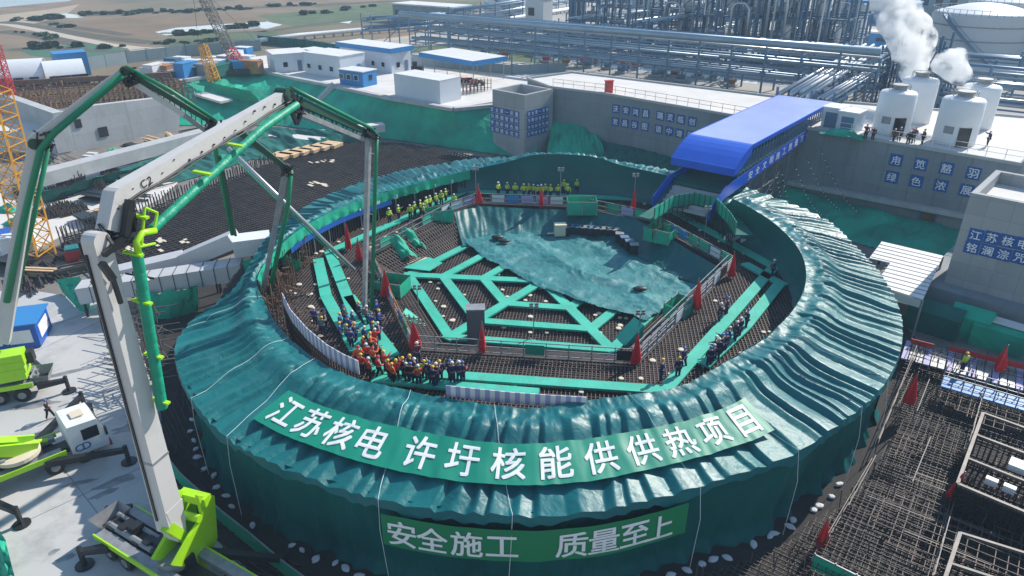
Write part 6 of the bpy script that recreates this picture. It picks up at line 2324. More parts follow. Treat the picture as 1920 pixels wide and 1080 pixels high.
# green lookout box at the back rail, net boxes, cabinet
def netbox(px, py, z, L_, w, h, ang, lab, mat=m_netb, name='net_box'):
    p = G(px, py, z)
    a, b_ = Vector((math.cos(ang), math.sin(ang), 0)), Vector((-math.sin(ang), math.cos(ang), 0))
    o_ = p - a * L_ / 2 - b_ * w / 2
    t = thing(name, lab, 'net enclosure', tuple(p))
    for s_, e_, v_ in ((o_, a * L_, b_ * .04), (o_ + b_ * w, a * L_, b_ * .04), (o_, b_ * w, a * .04), (o_ + a * L_, b_ * w, a * .04)):
        MB().para(s_ + Vector((0, 0, .1)), e_, v_, (0, 0, h)).build('net_panel', mat, t)
    MB().para(o_ + Vector((0, 0, .02)), a * L_, b_ * w, (0, 0, .08)).build('floor', m_net, t)
    mb = MB()
    for u in (0, .5, 1):
        for v in (0, 1):
            q = o_ + a * L_ * u + b_ * w * v
            mb.bar(q, q + Vector((0, 0, h + .25)), .07)
    for v in (0, 1):
        mb.bar(o_ + b_ * w * v + Vector((0, 0, h + .15)), o_ + a * L_ + b_ * w * v + Vector((0, 0, h + .15)), .06)
    mb.build('frame', m_grey, t)
netbox(1090, 398, 0, 3.0, 2.0, 1.3, 0, 'green net lookout box in the middle of the back rail', m_net)
netbox(1237, 450, -.4, 2.6, 2.0, 1.2, -.6, 'green net box hanging over the back right slope')
netbox(1275, 590, -.4, 2.4, 1.7, 1.0, .9, 'pair of green net boxes inside the right rail')
netbox(738, 548, -.6, 2.2, 2.0, 1.1, -.3, 'green net box inside the left rail')
netbox(822, 415, -.4, 2.8, 1.6, 1.2, .4, 'green net box at the upper left corner of the pit')
p = G(893, 640, -1.9)
t = thing('grey_cabinet', 'tall dark grey cabinet standing behind the front rail', 'cabinet', tuple(p))
MB().box(p.x, p.y, -1.9, 1.35, .9, 2.9, .05).build('body', M('cabinet_grey', (.12, .135, .15), .5), t)
MB().box(p.x, p.y, 1.0, 1.45, 1.0, .1, .05).build('top', m_grey, t)
def ramp(px, py, L_, w, h, ang, lab):
    p = G(px, py, PZ)
    a, b_ = Vector((math.cos(ang), math.sin(ang), 0)), Vector((-math.sin(ang), math.cos(ang), 0))
    vs = [p, p + a * L_, p + a * L_ + b_ * w, p + b_ * w, p + a * L_ + Vector((0, 0, h)), p + a * L_ + b_ * w + Vector((0, 0, h))]
    o = MB().add([v + Vector((0, 0, .25)) for v in vs], [(3, 2, 1, 0), (0, 1, 4), (2, 3, 5), (1, 2, 5, 4), (0, 4, 5, 3)]).build('ramp', m_walk)
    tag(o, lab, 'ramp')
ramp(800, 612, 1.6, 1.4, 1.3, 3.0, 'small green wedge ramp in the front left corner of the pit')
ramp(1170, 655, 1.6, 1.4, 1.5, .4, 'small green wedge ramp in the front right corner of the pit')
tp = [G(752, 435, .3), G(770, 430, .35)]
for i, (x0_, y0_, x1_, y1_, w) in enumerate(((738, 448, 770, 488, 1.4), (760, 435, 788, 470, 1.3))):
    a, b_ = G(x0_, y0_, .3), G(x1_, y1_, -1.2)
    s_ = Vector((1, .3, 0)) * w
    o = MB().grid(lambda u, v: a.lerp(b_, v) + s_ * (u - .5) + Vector((0, 0, .5 * math.sin(PI * u) + .2 * nz(u * 4, v * 5, i) + .15 * math.sin(v * 9))), 16, 24).build('net_slide', m_netb, smooth=True)
    tag(o, '%s green net sleeve lying down the left slope of the pit' % ('left' if i == 0 else 'right'), 'dust net')
p = G(778, 498, PZ)
o = MB().box(p.x, p.y, PZ + .3, 2.6, 1.0, .2, .5).build('landing_board', m_disc)
tag(o, 'pale landing board at the foot of the green net sleeves', 'board')
p = G(808, 505, PZ)
o = MB().prism([tuple(G(x, y, PZ)[:2]) for x, y in ((755, 512), (805, 492), (830, 503), (806, 518))], PZ + .5, PZ + .56).build('green_sheet', m_walk)
tag(o, 'flat bright green sheet on the left arm of the spider web walkway', 'sheet')
g0 = G(1048, 438, PZ + .7)
for i in range(13):
    x, y = (1062 + i * 11.5, 438 + i * .9) if i < 9 else (1152 + (i - 8) * 9, 446 + (i - 8) * 7)
    p = G(x, y, PZ + .5)
    t = thing('black_crate', 'dark crate in the curved row on the pit cover, %s from the left' % ordinal(i), 'crate', tuple(p), 'dark crates on the pit cover')
    MB().box(p.x, p.y, p.z + .02, .8, .7, .85, rnd.uniform(-.3, .3)).build('body', m_blackg, t)
    MB().box(p.x, p.y, p.z + .88, .84, .74, .07, rnd.uniform(-.3, .3)).build('lid', rnd.choice((m_steel, m_grey)), t)
p = G(1050, 440, PZ + .5)
t = thing('white_generator', 'pale generator box at the left end of the dark crates', 'generator', tuple(p))
MB().box(p.x, p.y, p.z, 1.2, .9, 1.2, .1).build('body', m_disc, t)
MB().box(p.x - .9, p.y, p.z + .1, .8, .1, .1, .1).build('drawbar', m_white, t)
MB().box(p.x + .65, p.y, p.z, .3, .9, .9, .1).build('radiator', m_black, t)
for i, (x, y, lab) in enumerate(((932, 448, 'dark bundle at the upper left of the pit cover sheet'), (1200, 545, 'dark bundle on the right part of the pit cover sheet'), (945, 455, 'small dark bundle next to another on the cover sheet'))):
    p = G(x, y, PZ + .6)
    o = MB().grid(lambda u, v: (p.x + .6 * math.cos(u * 2 * PI) * math.sin(PI * v) * (1 + .3 * nz(u * 4, v * 3, i)), p.y + .35 * math.sin(u * 2 * PI) * math.sin(PI * v), p.z + .2 - .2 * math.cos(PI * v)), 14, 8, True).build('dark_bundle', m_black, smooth=True)
    tag(o, lab, 'bundle')
# striped guard walls
def guard(px, z, h, lab, base=None, z0=0):
    P_ = [G(x, y, z) for x, y in px]
    t = thing('guard_wall', lab, 'guard wall', (P_[0].x, P_[0].y, 0))
    L_ = sum((b_ - a).length for a, b_ in zip(P_[:-1], P_[1:]))
    n = int(L_ / .28)
    mw, mp_ = MB(), MB()
    for k in range(n):
        a, b_ = poly_at(P_, k / n), poly_at(P_, (k + 1) / n)
        (mw if k % 2 else mp_).para(a - Vector((0, 0, h)), b_ - a, (b_ - a).cross(Vector((0, 0, 1))).normalized() * .05, (0, 0, h))
    o = mp_.build('lilac_stripe', m_lilac, t)
    o['kind'] = 'stuff'
    o = mw.build('pale_stripe', m_white, t)
    o['kind'] = 'stuff'
    if base:
        mb = MB()
        for k in range(n):
            a = poly_at(P_, k / n)
            mb.bar((a.x, a.y, 0), (a.x, a.y, z - h), .1)
        for k in range(24):
            a, b_ = poly_at(P_, k / 24), poly_at(P_, (k + 1) / 24)
            for zz_ in (.3, .9, 1.5):
                if zz_ < z - h:
                    mb.bar((a.x, a.y, zz_), (b_.x, b_.y, zz_), .08)
        mb.build('bar_fence', m_rebar, t)
guard(((529, 548), (545, 580), (575, 614), (612, 645), (645, 664), (672, 676)), 3.0, 1.0, 'curved guard wall with lilac stripes over bars at the left front inside the ring', True)
guard(((836, 722), (900, 729), (960, 735), (1030, 740), (1100, 744)), 3.3, .75, 'low lilac and white striped barrier along the front inner edge of the roof')
mb = MB()
for k in range(160):
    a, r_ = R(rnd.uniform(172, 208)), rnd.uniform(19.3, 22.2)
    p = Vector((CX + r_ * math.cos(a), CY + r_ * math.sin(a), 0))
    mb.bar(p, p + Vector((rnd.uniform(-.2, .2), rnd.uniform(-.2, .2), rnd.uniform(.6, 2.8))), .055)
    if k % 3 == 0:
        mb.bar(p + Vector((0, 0, 1)), p + Vector((rnd.uniform(-2, 2), rnd.uniform(-2, 2), rnd.uniform(.2, 2))), .06)
o = mb.build('scaffold', m_rebar_b)
tag(o, 'brown tangle of scaffold bars inside the left edge of the ring', 'scaffold')
netpatch([G(455, 490, 1.6), G(510, 480, 1.8), G(565, 490, 1.6)], [G(460, 515, .3), G(510, 512, .3), G(562, 512, .3)], 'green net parapet beside the duct end box at the left of the ring', 31, m_net, 30)
for i, (x, y) in enumerate(((1405, 440), (1425, 455), (1375, 450))):
    p = G(x, y, .1)
    mb = MB()
    for k in range(5):
        mb.box(p.x + rnd.uniform(-1, 1), p.y + rnd.uniform(-.8, .8), .1 + .01 * k, rnd.uniform(.4, 1), rnd.uniform(.3, .6), rnd.uniform(.2, .5), rnd.uniform(0, 3))
    o = mb.build('material_heap', m_cabin if i != 1 else m_rebar_d)
    tag(o, ('pale bags heaped below the stair platform', 'dark gear heaped against the right lining', 'small pale heap right of the stair platform foot')[i], 'heap')

# ------------------------------------------------------------------ concrete pump trucks
def cyl(mb, c, axis, r_, n=18):
    axis = Vector(axis)
    return mb.tube([Vector(c) - axis / 2, Vector(c) + axis / 2], r_, n)


def truck(pos, ang, lab, front=4.6, rear=-7.0, cab=True, rigs=(), zg=GZ + .06):
    f = Vector((math.cos(ang), math.sin(ang), 0))
    s = Vector((-f.y, f.x, 0))
    pos = Vector((pos.x, pos.y, zg))
    t = thing('pump_truck', lab, 'pump truck', tuple(pos))
    def P(x, y, z):
        return pos + f * x + s * y + Vector((0, 0, z))
    MB().para(P(rear + .4, -.45, .75), f * (front - rear - .8), s * .9, (0, 0, .4)).build('chassis', m_blackg, t)
    for sd in (-1, 1):
        MB().para(P(rear + 1, sd * 1.25 - .04, 1.15), f * (front - rear - 3.4), s * .08, (0, 0, .35)).build('side_skirt', m_lime, t)
        MB().para(P(rear + 1, sd * .95 - .28, 1.17), f * (front - rear - 3.6), s * .56, (0, 0, .3)).build('deck', m_grey, t)
        for x in (rear + 1.9, rear + 3.3, front - 3.2, front - 1.5):
            w = cyl(MB(), P(x, sd * 1.02, .52), s * .36, .52, 20).build('wheel', m_tyre, t)
            cyl(MB(), P(x, sd * 1.06, .52), s * .33, .27, 14).build('rim', m_grey, w)
    mb = MB()
    for k in range(9):
        mb.para(P(rear + 1.2 + k * .7, -.6 + .2 * (k % 3), 1.2), f * .5, s * (.6 + .2 * (k % 2)), (0, 0, .35 + .2 * ((k * 7) % 3)))
    mb.build('machinery', m_blackg, t)
    MB().tube([P(rear + .8, .35, 1.5), P(-1.2, .35, 1.55)], .13, 8).build('delivery_pipe', m_grey, t)
    MB().tube([P(rear + 1, -.35, 1.45), P(-1.4, -.35, 1.5)], .18, 8).build('hydraulic_tube', m_grey, t)
    MB().add([P(rear, -.9, 1.7), P(rear, .9, 1.7), P(rear + 1.2, .9, 1.7), P(rear + 1.2, -.9, 1.7), P(rear + .3, -.5, .8), P(rear + .3, .5, .8), P(rear + .9, .5, .8), P(rear + .9, -.5, .8)],
             [(4, 5, 6, 7), (0, 1, 5, 4), (1, 2, 6, 5), (2, 3, 7, 6), (3, 0, 4, 7)]).build('hopper', m_grey, t)
    if cab:
        x0, x1 = front - 2.1, front
        pr = [(x0, .7), (x1, .7), (x1 + .05, 1.5), (x1 - .35, 2.85), (x0 + .1, 2.95), (x0, 2.8)]
        n = len(pr)
        vs = [P(x, -1.22, z) for x, z in pr] + [P(x, 1.22, z) for x, z in pr]
        c = MB().add(vs, [tuple(range(n)), tuple(range(n, 2 * n))[::-1]] + [(i, i + n, (i + 1) % n + n, (i + 1) % n) for i in range(n)]).build('cab', m_white, t)
        MB().add([P(x1 + .06 - .26 * (z - 1.6) + .02, y, z) for y, z in ((-1.08, 1.62), (1.08, 1.62), (1.0, 2.6), (-1.0, 2.6))], [(0, 1, 2, 3)]).build('windscreen', m_glass, c)
        for sd in (-1, 1):
            MB().para(P(x0 + .75, sd * 1.235, 1.65), f * .95, s * .012 * sd, (0, 0, .8)).build('side_window', m_glass, c)
            MB().para(P(x1 - .1, sd * 1.25, 1.6), f * .12, s * .28 * sd, (0, 0, .6)).build('mirror', m_black, c)
            MB().para(P(x1 + .03, sd * .95 - .2, .8), f * .06, s * .4, (0, 0, .22)).build('headlight', m_glass, c)
        MB().para(P(x1 - .02, -1.22, .55), f * .16, s * 2.44, (0, 0, .28)).build('bumper', m_redp, c)
        MB().para(P(x0 + .6, -.4, 2.96), f * .7, s * .8, (0, 0, .06)).build('roof_hatch', m_disc, c)
        mb = MB()
        put_text(mb, 'C', .5, lambda u, v: P(x0 + .4 + u, -1.24, 1.25 + v))
        put_text(mb, 'D', .5, lambda u, v: P(x0 + .85 + u, -1.24, 1.25 + v))
        mb.build('door_mark', m_tile, c)
    for (x, y), end in rigs:
        a = P(x, y, 1.1)
        e = Vector((end.x, end.y, zg + 1.0))
        MB().taper(a, e, (0, 0, 1), .42, .4, .3, .3).build('outrigger', m_blackg, t)
        leg = MB().bar((e.x, e.y, zg + .1), (e.x, e.y, zg + 1.35), .2)
        leg.build('outrigger_jack', m_blackg, t)
        MB().lathe((e.x, e.y, zg + .005), [(.48, 0), (.48, .09), (.15, .12)], 14).build('outrigger_pad', m_blackg, t)
    cyl(MB(), P(0, 0, 1.55), (0, 0, .5), .95, 24).build('slewing_ring', m_grey, t)
    return t, P, f, s


def section(t, p, q, side, w1, h1, w2, h2, mat, name='boom_section'):
    return MB().taper(p, q, side, w1, h1, w2, h2).build(name, mat, t)


def knuckle(t, c, side, w, r_, mat, name='boom_joint'):
    return cyl(MB(), c, Vector(side) * w, r_, 20).build(name, mat, t)


def ribbed(t, pts, r_, mat, name='delivery_hose', step=.8):
    mb = MB()
    pp, rr = [], []
    for a, b_ in zip(pts[:-1], pts[1:]):
        n = max(2, int((b_ - a).length / step))
        for k in range(n):
            for f, q in ((0, .97), (.06, 1.0), (.9, .985), (.95, .95)):
                pp.append(a.lerp(b_, (k + f) / n))
                rr.append(r_ * q)
    pp.append(pts[-1])
    rr.append(r_)
    mb.tube(pp, rr, 12)
    return mb.build(name, mat, t, smooth=True)


# front truck with the big pale boom
pb = G(330, 1045, GZ + 1.5)
pe = G(683, 600, 0)
dA = (pe - pb)
dA.z = 0
dA.normalize()
sA = Vector((dA.y, -dA.x, 0))
hd = G(430, 1095, GZ) - G(232, 975, GZ)
t, P, f, s = truck(pb, math.atan2(hd.y, hd.x), 'concrete pump truck at the bottom left raising the large pale boom', front=9.5, rear=-6.2, rigs=(((-4, -1.2), G(160, 1062, GZ)), ((.8, 1.2), G(540, 1075, GZ)), ((-5.6, 1.2), G(212, 985, GZ)), ((1, -1.2), G(330, 1190, GZ))))
A = lambda x, y, o=0: onplane(pb, dA, x, y) + sA * o
for o_ in (-.62, .62):                # lime turret cheeks
    vs = [A(296, 1052), A(358, 1058), A(380, 1000), A(374, 922), A(342, 922), A(352, 962), A(326, 1000)]
    vs = [v + sA * o_ + sA * .25 for v in vs]
    n = len(vs)
    MB().add([v - sA * .1 for v in vs] + [v + sA * .1 for v in vs], [tuple(range(n)), tuple(range(n, 2 * n))[::-1]] + [(i, i + n, (i + 1) % n + n, (i + 1) % n) for i in range(n)]).build('turret_cheek', m_lime, t)
MB().bar(A(358, 930, -.6), A(358, 930, 1.1), .5, .5).build('turret_head', m_lime, t)
cyl(MB(), A(345, 965, .25), sA * 1.5, .22).build('turret_pin', m_lime, t)
MB().taper(A(345, 1010, .25), A(305, 985, .25), sA, .5, .5, .5, .5).build('turret_arm', m_lime, t)
j0, j1 = A(322, 985), A(180, 452)
section(t, j0, j1, sA, .85, 1.1, .70, .85, m_boom)
k0 = j0.lerp(j1, .02)
MB().taper(A(330, 1005), A(314, 945), sA, .87, .6, .87, 1.12).build('boom_foot', m_boom, t)
knuckle(t, j1, sA, .7, .43, m_boom)
mb = MB()                             # trim plates and cable tray on the first section
u1 = (j1 - j0).normalized()
mb.bar(j0.lerp(j1, .05) - sA * .2 - dA * .59, j0.lerp(j1, .97) - sA * .2 - dA * .47, .12, .06, dA)
mb.build('cable_tray', m_blackg, t)
for fr in (.28, ):
    MB().taper(j0.lerp(j1, fr - .004), j0.lerp(j1, fr + .004), sA, .87, 1.08, .87, 1.08).build('boom_collar', m_grey, t)
cb = MB()
for fr in (.12, .3, .45, .6, .74, .88):
    c = j0.lerp(j1, fr)
    cb.box(c.x - sA.x * .44 - dA.x * .3, c.y - sA.y * .44 - dA.y * .3, c.z, .08, .2, .16)
cb.build('bracket', m_black, t)
cab_pts = [j0.lerp(j1, k / 20) - sA * (.48 + .05 * math.sin(k * 1.7)) - dA * (.3 + .08 * math.sin(k)) for k in range(21)]
MB().tube(cab_pts, .06, 6).build('hydraulic_line', m_blackg, t)
MB().tube([q + dA * .25 for q in cab_pts], .045, 6).build('hydraulic_line', m_blackg, t)
e0, e1, e2 = A(203, 432), A(216, 368), A(532, 178)
section(t, e0, e1 + (e1 - e0).normalized() * .1, sA, .66, .72, .68, .76, m_boom)
knuckle(t, e1, sA, .68, .38, m_boom)
section(t, e1, e2, sA, .68, .78, .5, .48, m_boom)
knuckle(t, e2, sA, .75, .42, m_truss)
for fr, ch in ((.1, 'C'), (.13, '2')):
    mb = MB()
    c = e1.lerp(e2, fr) + sA * .36
    uu = (e2 - e1).normalized()
    vv = Vector((0, 0, 1)) - uu * uu.z
    vv.normalize()
    put_text(mb, ch, .35, lambda a, b_: c + uu * a + vv * b_)
    mb.build('section_mark', m_black, t)
for q0, q1, w in (((172, 475), (212, 440), .22), ((212, 440), (222, 372), .3), ((168, 490), (190, 520), .25), ((190, 520), (205, 565), .16), ((222, 372), (232, 430), .2), ((180, 470), (228, 445), .16)):
    MB().bar(A(*q0, .62), A(*q1, .62), w).build('link_arm', m_blackg, t)
ribbed(t, [A(280, 760, .75), A(230, 470, .75)], .25, m_hose)
ribbed(t, [A(258, 428, .75), A(470, 240, .7), A(538, 195, .65)], .22, m_hose)
MB().tube([A(226, 470, .95), A(222, 448, .95), A(234, 432, .95), A(258, 428, .95)], .15, 10).build('elbow_pipe', m_lime, t, smooth=True)
for x, y in ((232, 400), (222, 470), (353, 320), (415, 268), (262, 660), (240, 560), (275, 745)):
    MB().bar(A(x, y, .3), A(x + 3, y + 3, 1.2), .22, .1).build('hose_clamp', m_lime, t)
for a_, b__ in (((232, 455), (238, 385)), ((238, 385), (262, 395)), ((262, 395), (256, 425)), ((228, 458), (258, 452))):
    MB().tube([A(*a_, .95), A(*b__, .95)], .065, 8).build('clamp_frame', m_lime, t)
g1 = A(691, 250)
section(t, e2, g1, sA, .45, .5, .3, .34, m_truss)
section(t, A(545, 205), A(682, 262), sA, .3, .36, .22, .26, m_grey)
MB().tube([A(540, 165, .25), A(620, 205, .25), A(690, 240, .25), A(700, 252, .25)], .13, 8).build('delivery_pipe', m_pipe_g, t, smooth=True)
mb = MB()
for k in range(15):
    fr = k / 14
    p_, q_ = e2.lerp(g1, fr), A(545, 205).lerp(A(682, 262), min(1, fr + .04 * (k % 2)))
    mb.bar(p_, q_, .06)
mb.build('boom_lacing', m_black, t)
for q0, q1 in (((525, 178), (548, 232)), ((548, 232), (560, 200)), ((535, 165), (552, 210)), ((678, 245), (698, 262))):
    MB().bar(A(*q0, .3), A(*q1, .3), .2).build('link_arm', m_blackg, t)
knuckle(t, g1, sA, .5, .3, m_black)
section(t, g1, A(683, 590), sA, .32, .40, .26, .3, m_grey)
MB().tube([A(702, 252, .2), A(700, 300, .2), A(692, 600, .2)], .15, 8).build('delivery_pipe', m_pipe_g, t, smooth=True)
for k in range(6):
    fr = .1 + k * .16
    MB().bar(g1.lerp(A(683, 590), fr), A(702, 252, .2).lerp(A(692, 600, .2), fr), .08).build('pipe_clamp', m_grey, t)

def joint_gear(t, fn, px, py, n=14, sp=22):   # links, brackets and hoses crowding a boom joint
    mb, hs = MB(), MB()
    for k in range(n):
        a = fn(px + rnd.uniform(-sp, sp), py + rnd.uniform(-sp, sp), rnd.uniform(-.5, .7))
        b_ = fn(px + rnd.uniform(-sp, sp), py + rnd.uniform(-sp, sp), rnd.uniform(-.5, .7))
        if k % 3:
            mb.bar(a, b_, rnd.uniform(.06, .14))
        else:
            m_ = a.lerp(b_, .5) + Vector((rnd.uniform(-.3, .3), 0, -.35))
            hs.tube([a, a.lerp(m_, .6), m_, m_.lerp(b_, .5), b_], .045, 5)
    g = mb.build('joint_bracket', m_blackg, t)
    g['kind'] = 'stuff'
    g = hs.build('joint_hose', m_black, t)
    g['kind'] = 'stuff'
for x_, y_, n_, s_ in ((210, 440, 18, 26), (545, 195, 18, 20), (692, 250, 12, 12), (222, 385, 10, 16), (255, 520, 6, 14)):
    joint_gear(t, A, x_, y_, n_, s_)
mb = MB()
for k in range(13):                   # bolts, plates and marks on the side of the second section
    c = e1.lerp(e2, .05 + k * .07)
    uu = (e2 - e1).normalized()
    vv = (Vector((0, 0, 1)) - uu * uu.z).normalized()
    c = c + sA * .27 + vv * rnd.uniform(-.22, .2)
    mb.para(c, uu * rnd.uniform(.05, .12), vv * rnd.uniform(.04, .08), sA * .09)
g = mb.build('bolt_plate', m_blackg, t)
g['kind'] = 'stuff'
MB().tube([e1.lerp(e2, k / 12) + sA * .38 + Vector((0, 0, -.3 + .05 * math.sin(k * 2))) for k in range(13)], .05, 6).build('hydraulic_line', m_black, t)
MB().tube([e1.lerp(e2, k / 12) + sA * .37 + Vector((0, 0, -.42 + .05 * math.sin(k * 1.4))) for k in range(13)], .04, 6).build('hydraulic_line', m_black, t)

# left truck with the dark green boom
pb2, pe2 = G(10, 745, GZ), G(490, 570, 0)
dB = pe2 - pb2
dB.z = 0
dB.normalize()
sB = Vector((dB.y, -dB.x, 0))
hd = G(0, 712, GZ) - G(75, 700, GZ)
t, P, f, s = truck(pb2, math.atan2(hd.y, hd.x), 'pump truck at the left edge with lime turret and long dark green boom', front=8, rear=-3.4, cab=False, rigs=(((-2.6, 1.2), G(131, 735, GZ)), ((-2.4, -1.2), G(60, 690, GZ))))
B = lambda x, y, o=0: onplane(pb2, dB, x, y) + sB * o
c = B(8, 672)
for k in range(3):
    MB().box(c.x + .3 * k, c.y - .2, c.z - 1.4 + .55 * k, 2.6 - .4 * k, 1.9 - .3 * k, .9, .4).build('turret', m_lime, t)
MB().box(c.x + 1.2, c.y + .6, c.z - .6, .9, .8, .9, .4).build('pump_housing', m_black, t)
h0, h1, h2, h3 = B(4, 640), B(66, 268), B(234, 132), B(398, 230)
section(t, h0, h1, sB, .75, .95, .6, .7, m_boom)
knuckle(t, h1, sB, .75, .36, m_truss)
section(t, h1, h2, sB, .65, .95, .45, .5, m_boom)
knuckle(t, h2, sB, .55, .28, m_truss)
MB().tube([B(16, 560, .5), B(45, 420, .5), B(80, 275, .5), B(105, 245, .5), B(232, 138, .5)], .22, 10).build('delivery_pipe', m_pipe_g, t, smooth=True)
MB().tube([B(10, 640, -.5), B(58, 420, -.5), B(88, 280, -.5)], .16, 8).build('delivery_pipe', m_pipe_g, t, smooth=True)
section(t, h2, h3, sB, .35, .4, .25, .3, m_truss)
MB().tube([B(236, 124, .3), B(320, 168, .3), B(402, 222, .3)], .14, 8).build('delivery_pipe', m_pipe_g, t, smooth=True)
section(t, B(252, 155), B(345, 215), sB, .3, .4, .3, .34, m_boom)
section(t, B(345, 215), B(392, 250), sB, .3, .34, .22, .26, m_grey)
mb = MB()
for k in range(16):
    mb.bar(B(240, 140).lerp(B(398, 232), k / 15), B(252, 158).lerp(B(392, 250), min(1, k / 15 + .03 * (k % 2))), .055)
mb.build('boom_lacing', m_black, t)
for q0, q1 in (((228, 138), (240, 160)), ((240, 160), (262, 150)), ((68, 262), (98, 262)), ((75, 285), (100, 250)), ((388, 222), (402, 250)), ((402, 250), (390, 258))):
    MB().bar(B(*q0, .3), B(*q1, .3), .22).build('link_arm', m_blackg, t)
MB().tube([B(402, 226), B(406, 290), B(437, 440)], .2, 8).build('drop_pipe', m_pipe_g, t, smooth=True)
MB().tube([B(412, 290, .25), B(442, 440, .25)], .1, 8).build('drop_pipe', m_truss, t)
h4 = B(537, 315)
section(t, B(430, 232), h4, sB, .4, .5, .3, .34, m_truss)
knuckle(t, h4, sB, .5, .3, m_black)
section(t, h4, B(488, 572), sB, .34, .44, .26, .3, m_grey)
MB().tube([B(545, 318, .2), B(540, 380, .2), B(500, 572, .2)], .18, 8).build('delivery_pipe', m_pipe_g, t, smooth=True)
tipg = G(664, 506, .9)
MB().tube([B(428, 278), tipg], .17, 10).build('tip_pipe', m_pipe, t, smooth=True)
MB().tube([B(425, 282, .3), tipg.lerp(B(428, 278), .15) + Vector((0, 0, -.5))], .06, 6).build('guide_rope', m_hose, t)

for x_, y_, n_, s_ in ((82, 262, 16, 20), (240, 142, 16, 16), (400, 238, 14, 16), (437, 236, 8, 12), (538, 318, 12, 12)):
    joint_gear(t, B, x_, y_, n_, s_)

# middle truck with the white cab
pb3 = G(60, 890, GZ)
hd = G(168, 848, GZ) - G(30, 905, GZ)
t, P, f, s = truck(pb3, math.atan2(hd.y, hd.x), 'white cab pump truck parked between the other two, lime boom folded', front=4.4, rear=-6.6, rigs=(((.6, 1.2), G(160, 765, GZ)), ((.8, -1.2), G(243, 868, GZ)), ((-3, -1.2), G(42, 985, GZ))))
MB().lathe(P(-.3, 0, 1.6), [(1.0, 0), (1.25, .1), (1.25, .35), (.9, .4)], 26).build('turret_base', m_disc, t)
for o_ in (-.5, .5):
    MB().taper(P(.7, o_, 1.9), P(-2.6, o_, 3.4), s, .18, .9, .18, .6).build('turret_cheek', m_lime, t)
MB().taper(P(-.2, .0, 2.4), P(-7, .6, 5.0), s, .8, .9, .6, .7).build('boom_section', m_lime, t)
MB().taper(P(-2.2, -.9, 1.7), P(-6.6, -.9, 1.9), s, .5, .5, .5, .5).build('boom_rest', m_lime, t)
MB().tube([P(1.4, .2, 1.8), P(-2, .9, 2.3), P(-5, .9, 3.2)], .14, 8).build('delivery_pipe', m_lime, t, smooth=True)
MB().tube([P(-1, -.6, 2.0), P(-3.6, -.2, 2.5)], .13, 8).build('cylinder', m_grey, t)

# ------------------------------------------------------------------ people
def skinned(verts, edges, radii, name, root=0, sub=1):
    me = bpy.data.meshes.new(name)
    me.from_pydata(verts, edges, [])
    o = bpy.data.objects.new(name, me)
    C.objects.link(o)
    md = o.modifiers.new('skin', 'SKIN')
    md.use_smooth_shade = True
    for i, r_ in enumerate(radii):
        rr = r_ if isinstance(r_, tuple) else (r_, r_)
        me.skin_vertices[0].data[i].radius = rr
    me.skin_vertices[0].data[root].use_root = True
    sb = o.modifiers.new('sub', 'SUBSURF')
    sb.levels = sub
    dg = bpy.context.evaluated_depsgraph_get()
    m2 = bpy.data.meshes.new_from_object(o.evaluated_get(dg))
    bpy.data.objects.remove(o)
    bpy.data.meshes.remove(me)
    m2.name = name
    return m2


POSES = {'stand': ((0, 0), ((-.03, .06), (.02, .10))), 'front': ((.02, -.02), ((-.02, .30), (-.02, .30))), 'walk': ((.26, -.22), ((-.16, -.10), (.12, .24))), 'raise': ((.05, -.05), ((-.03, .08), (.28, .42)))}


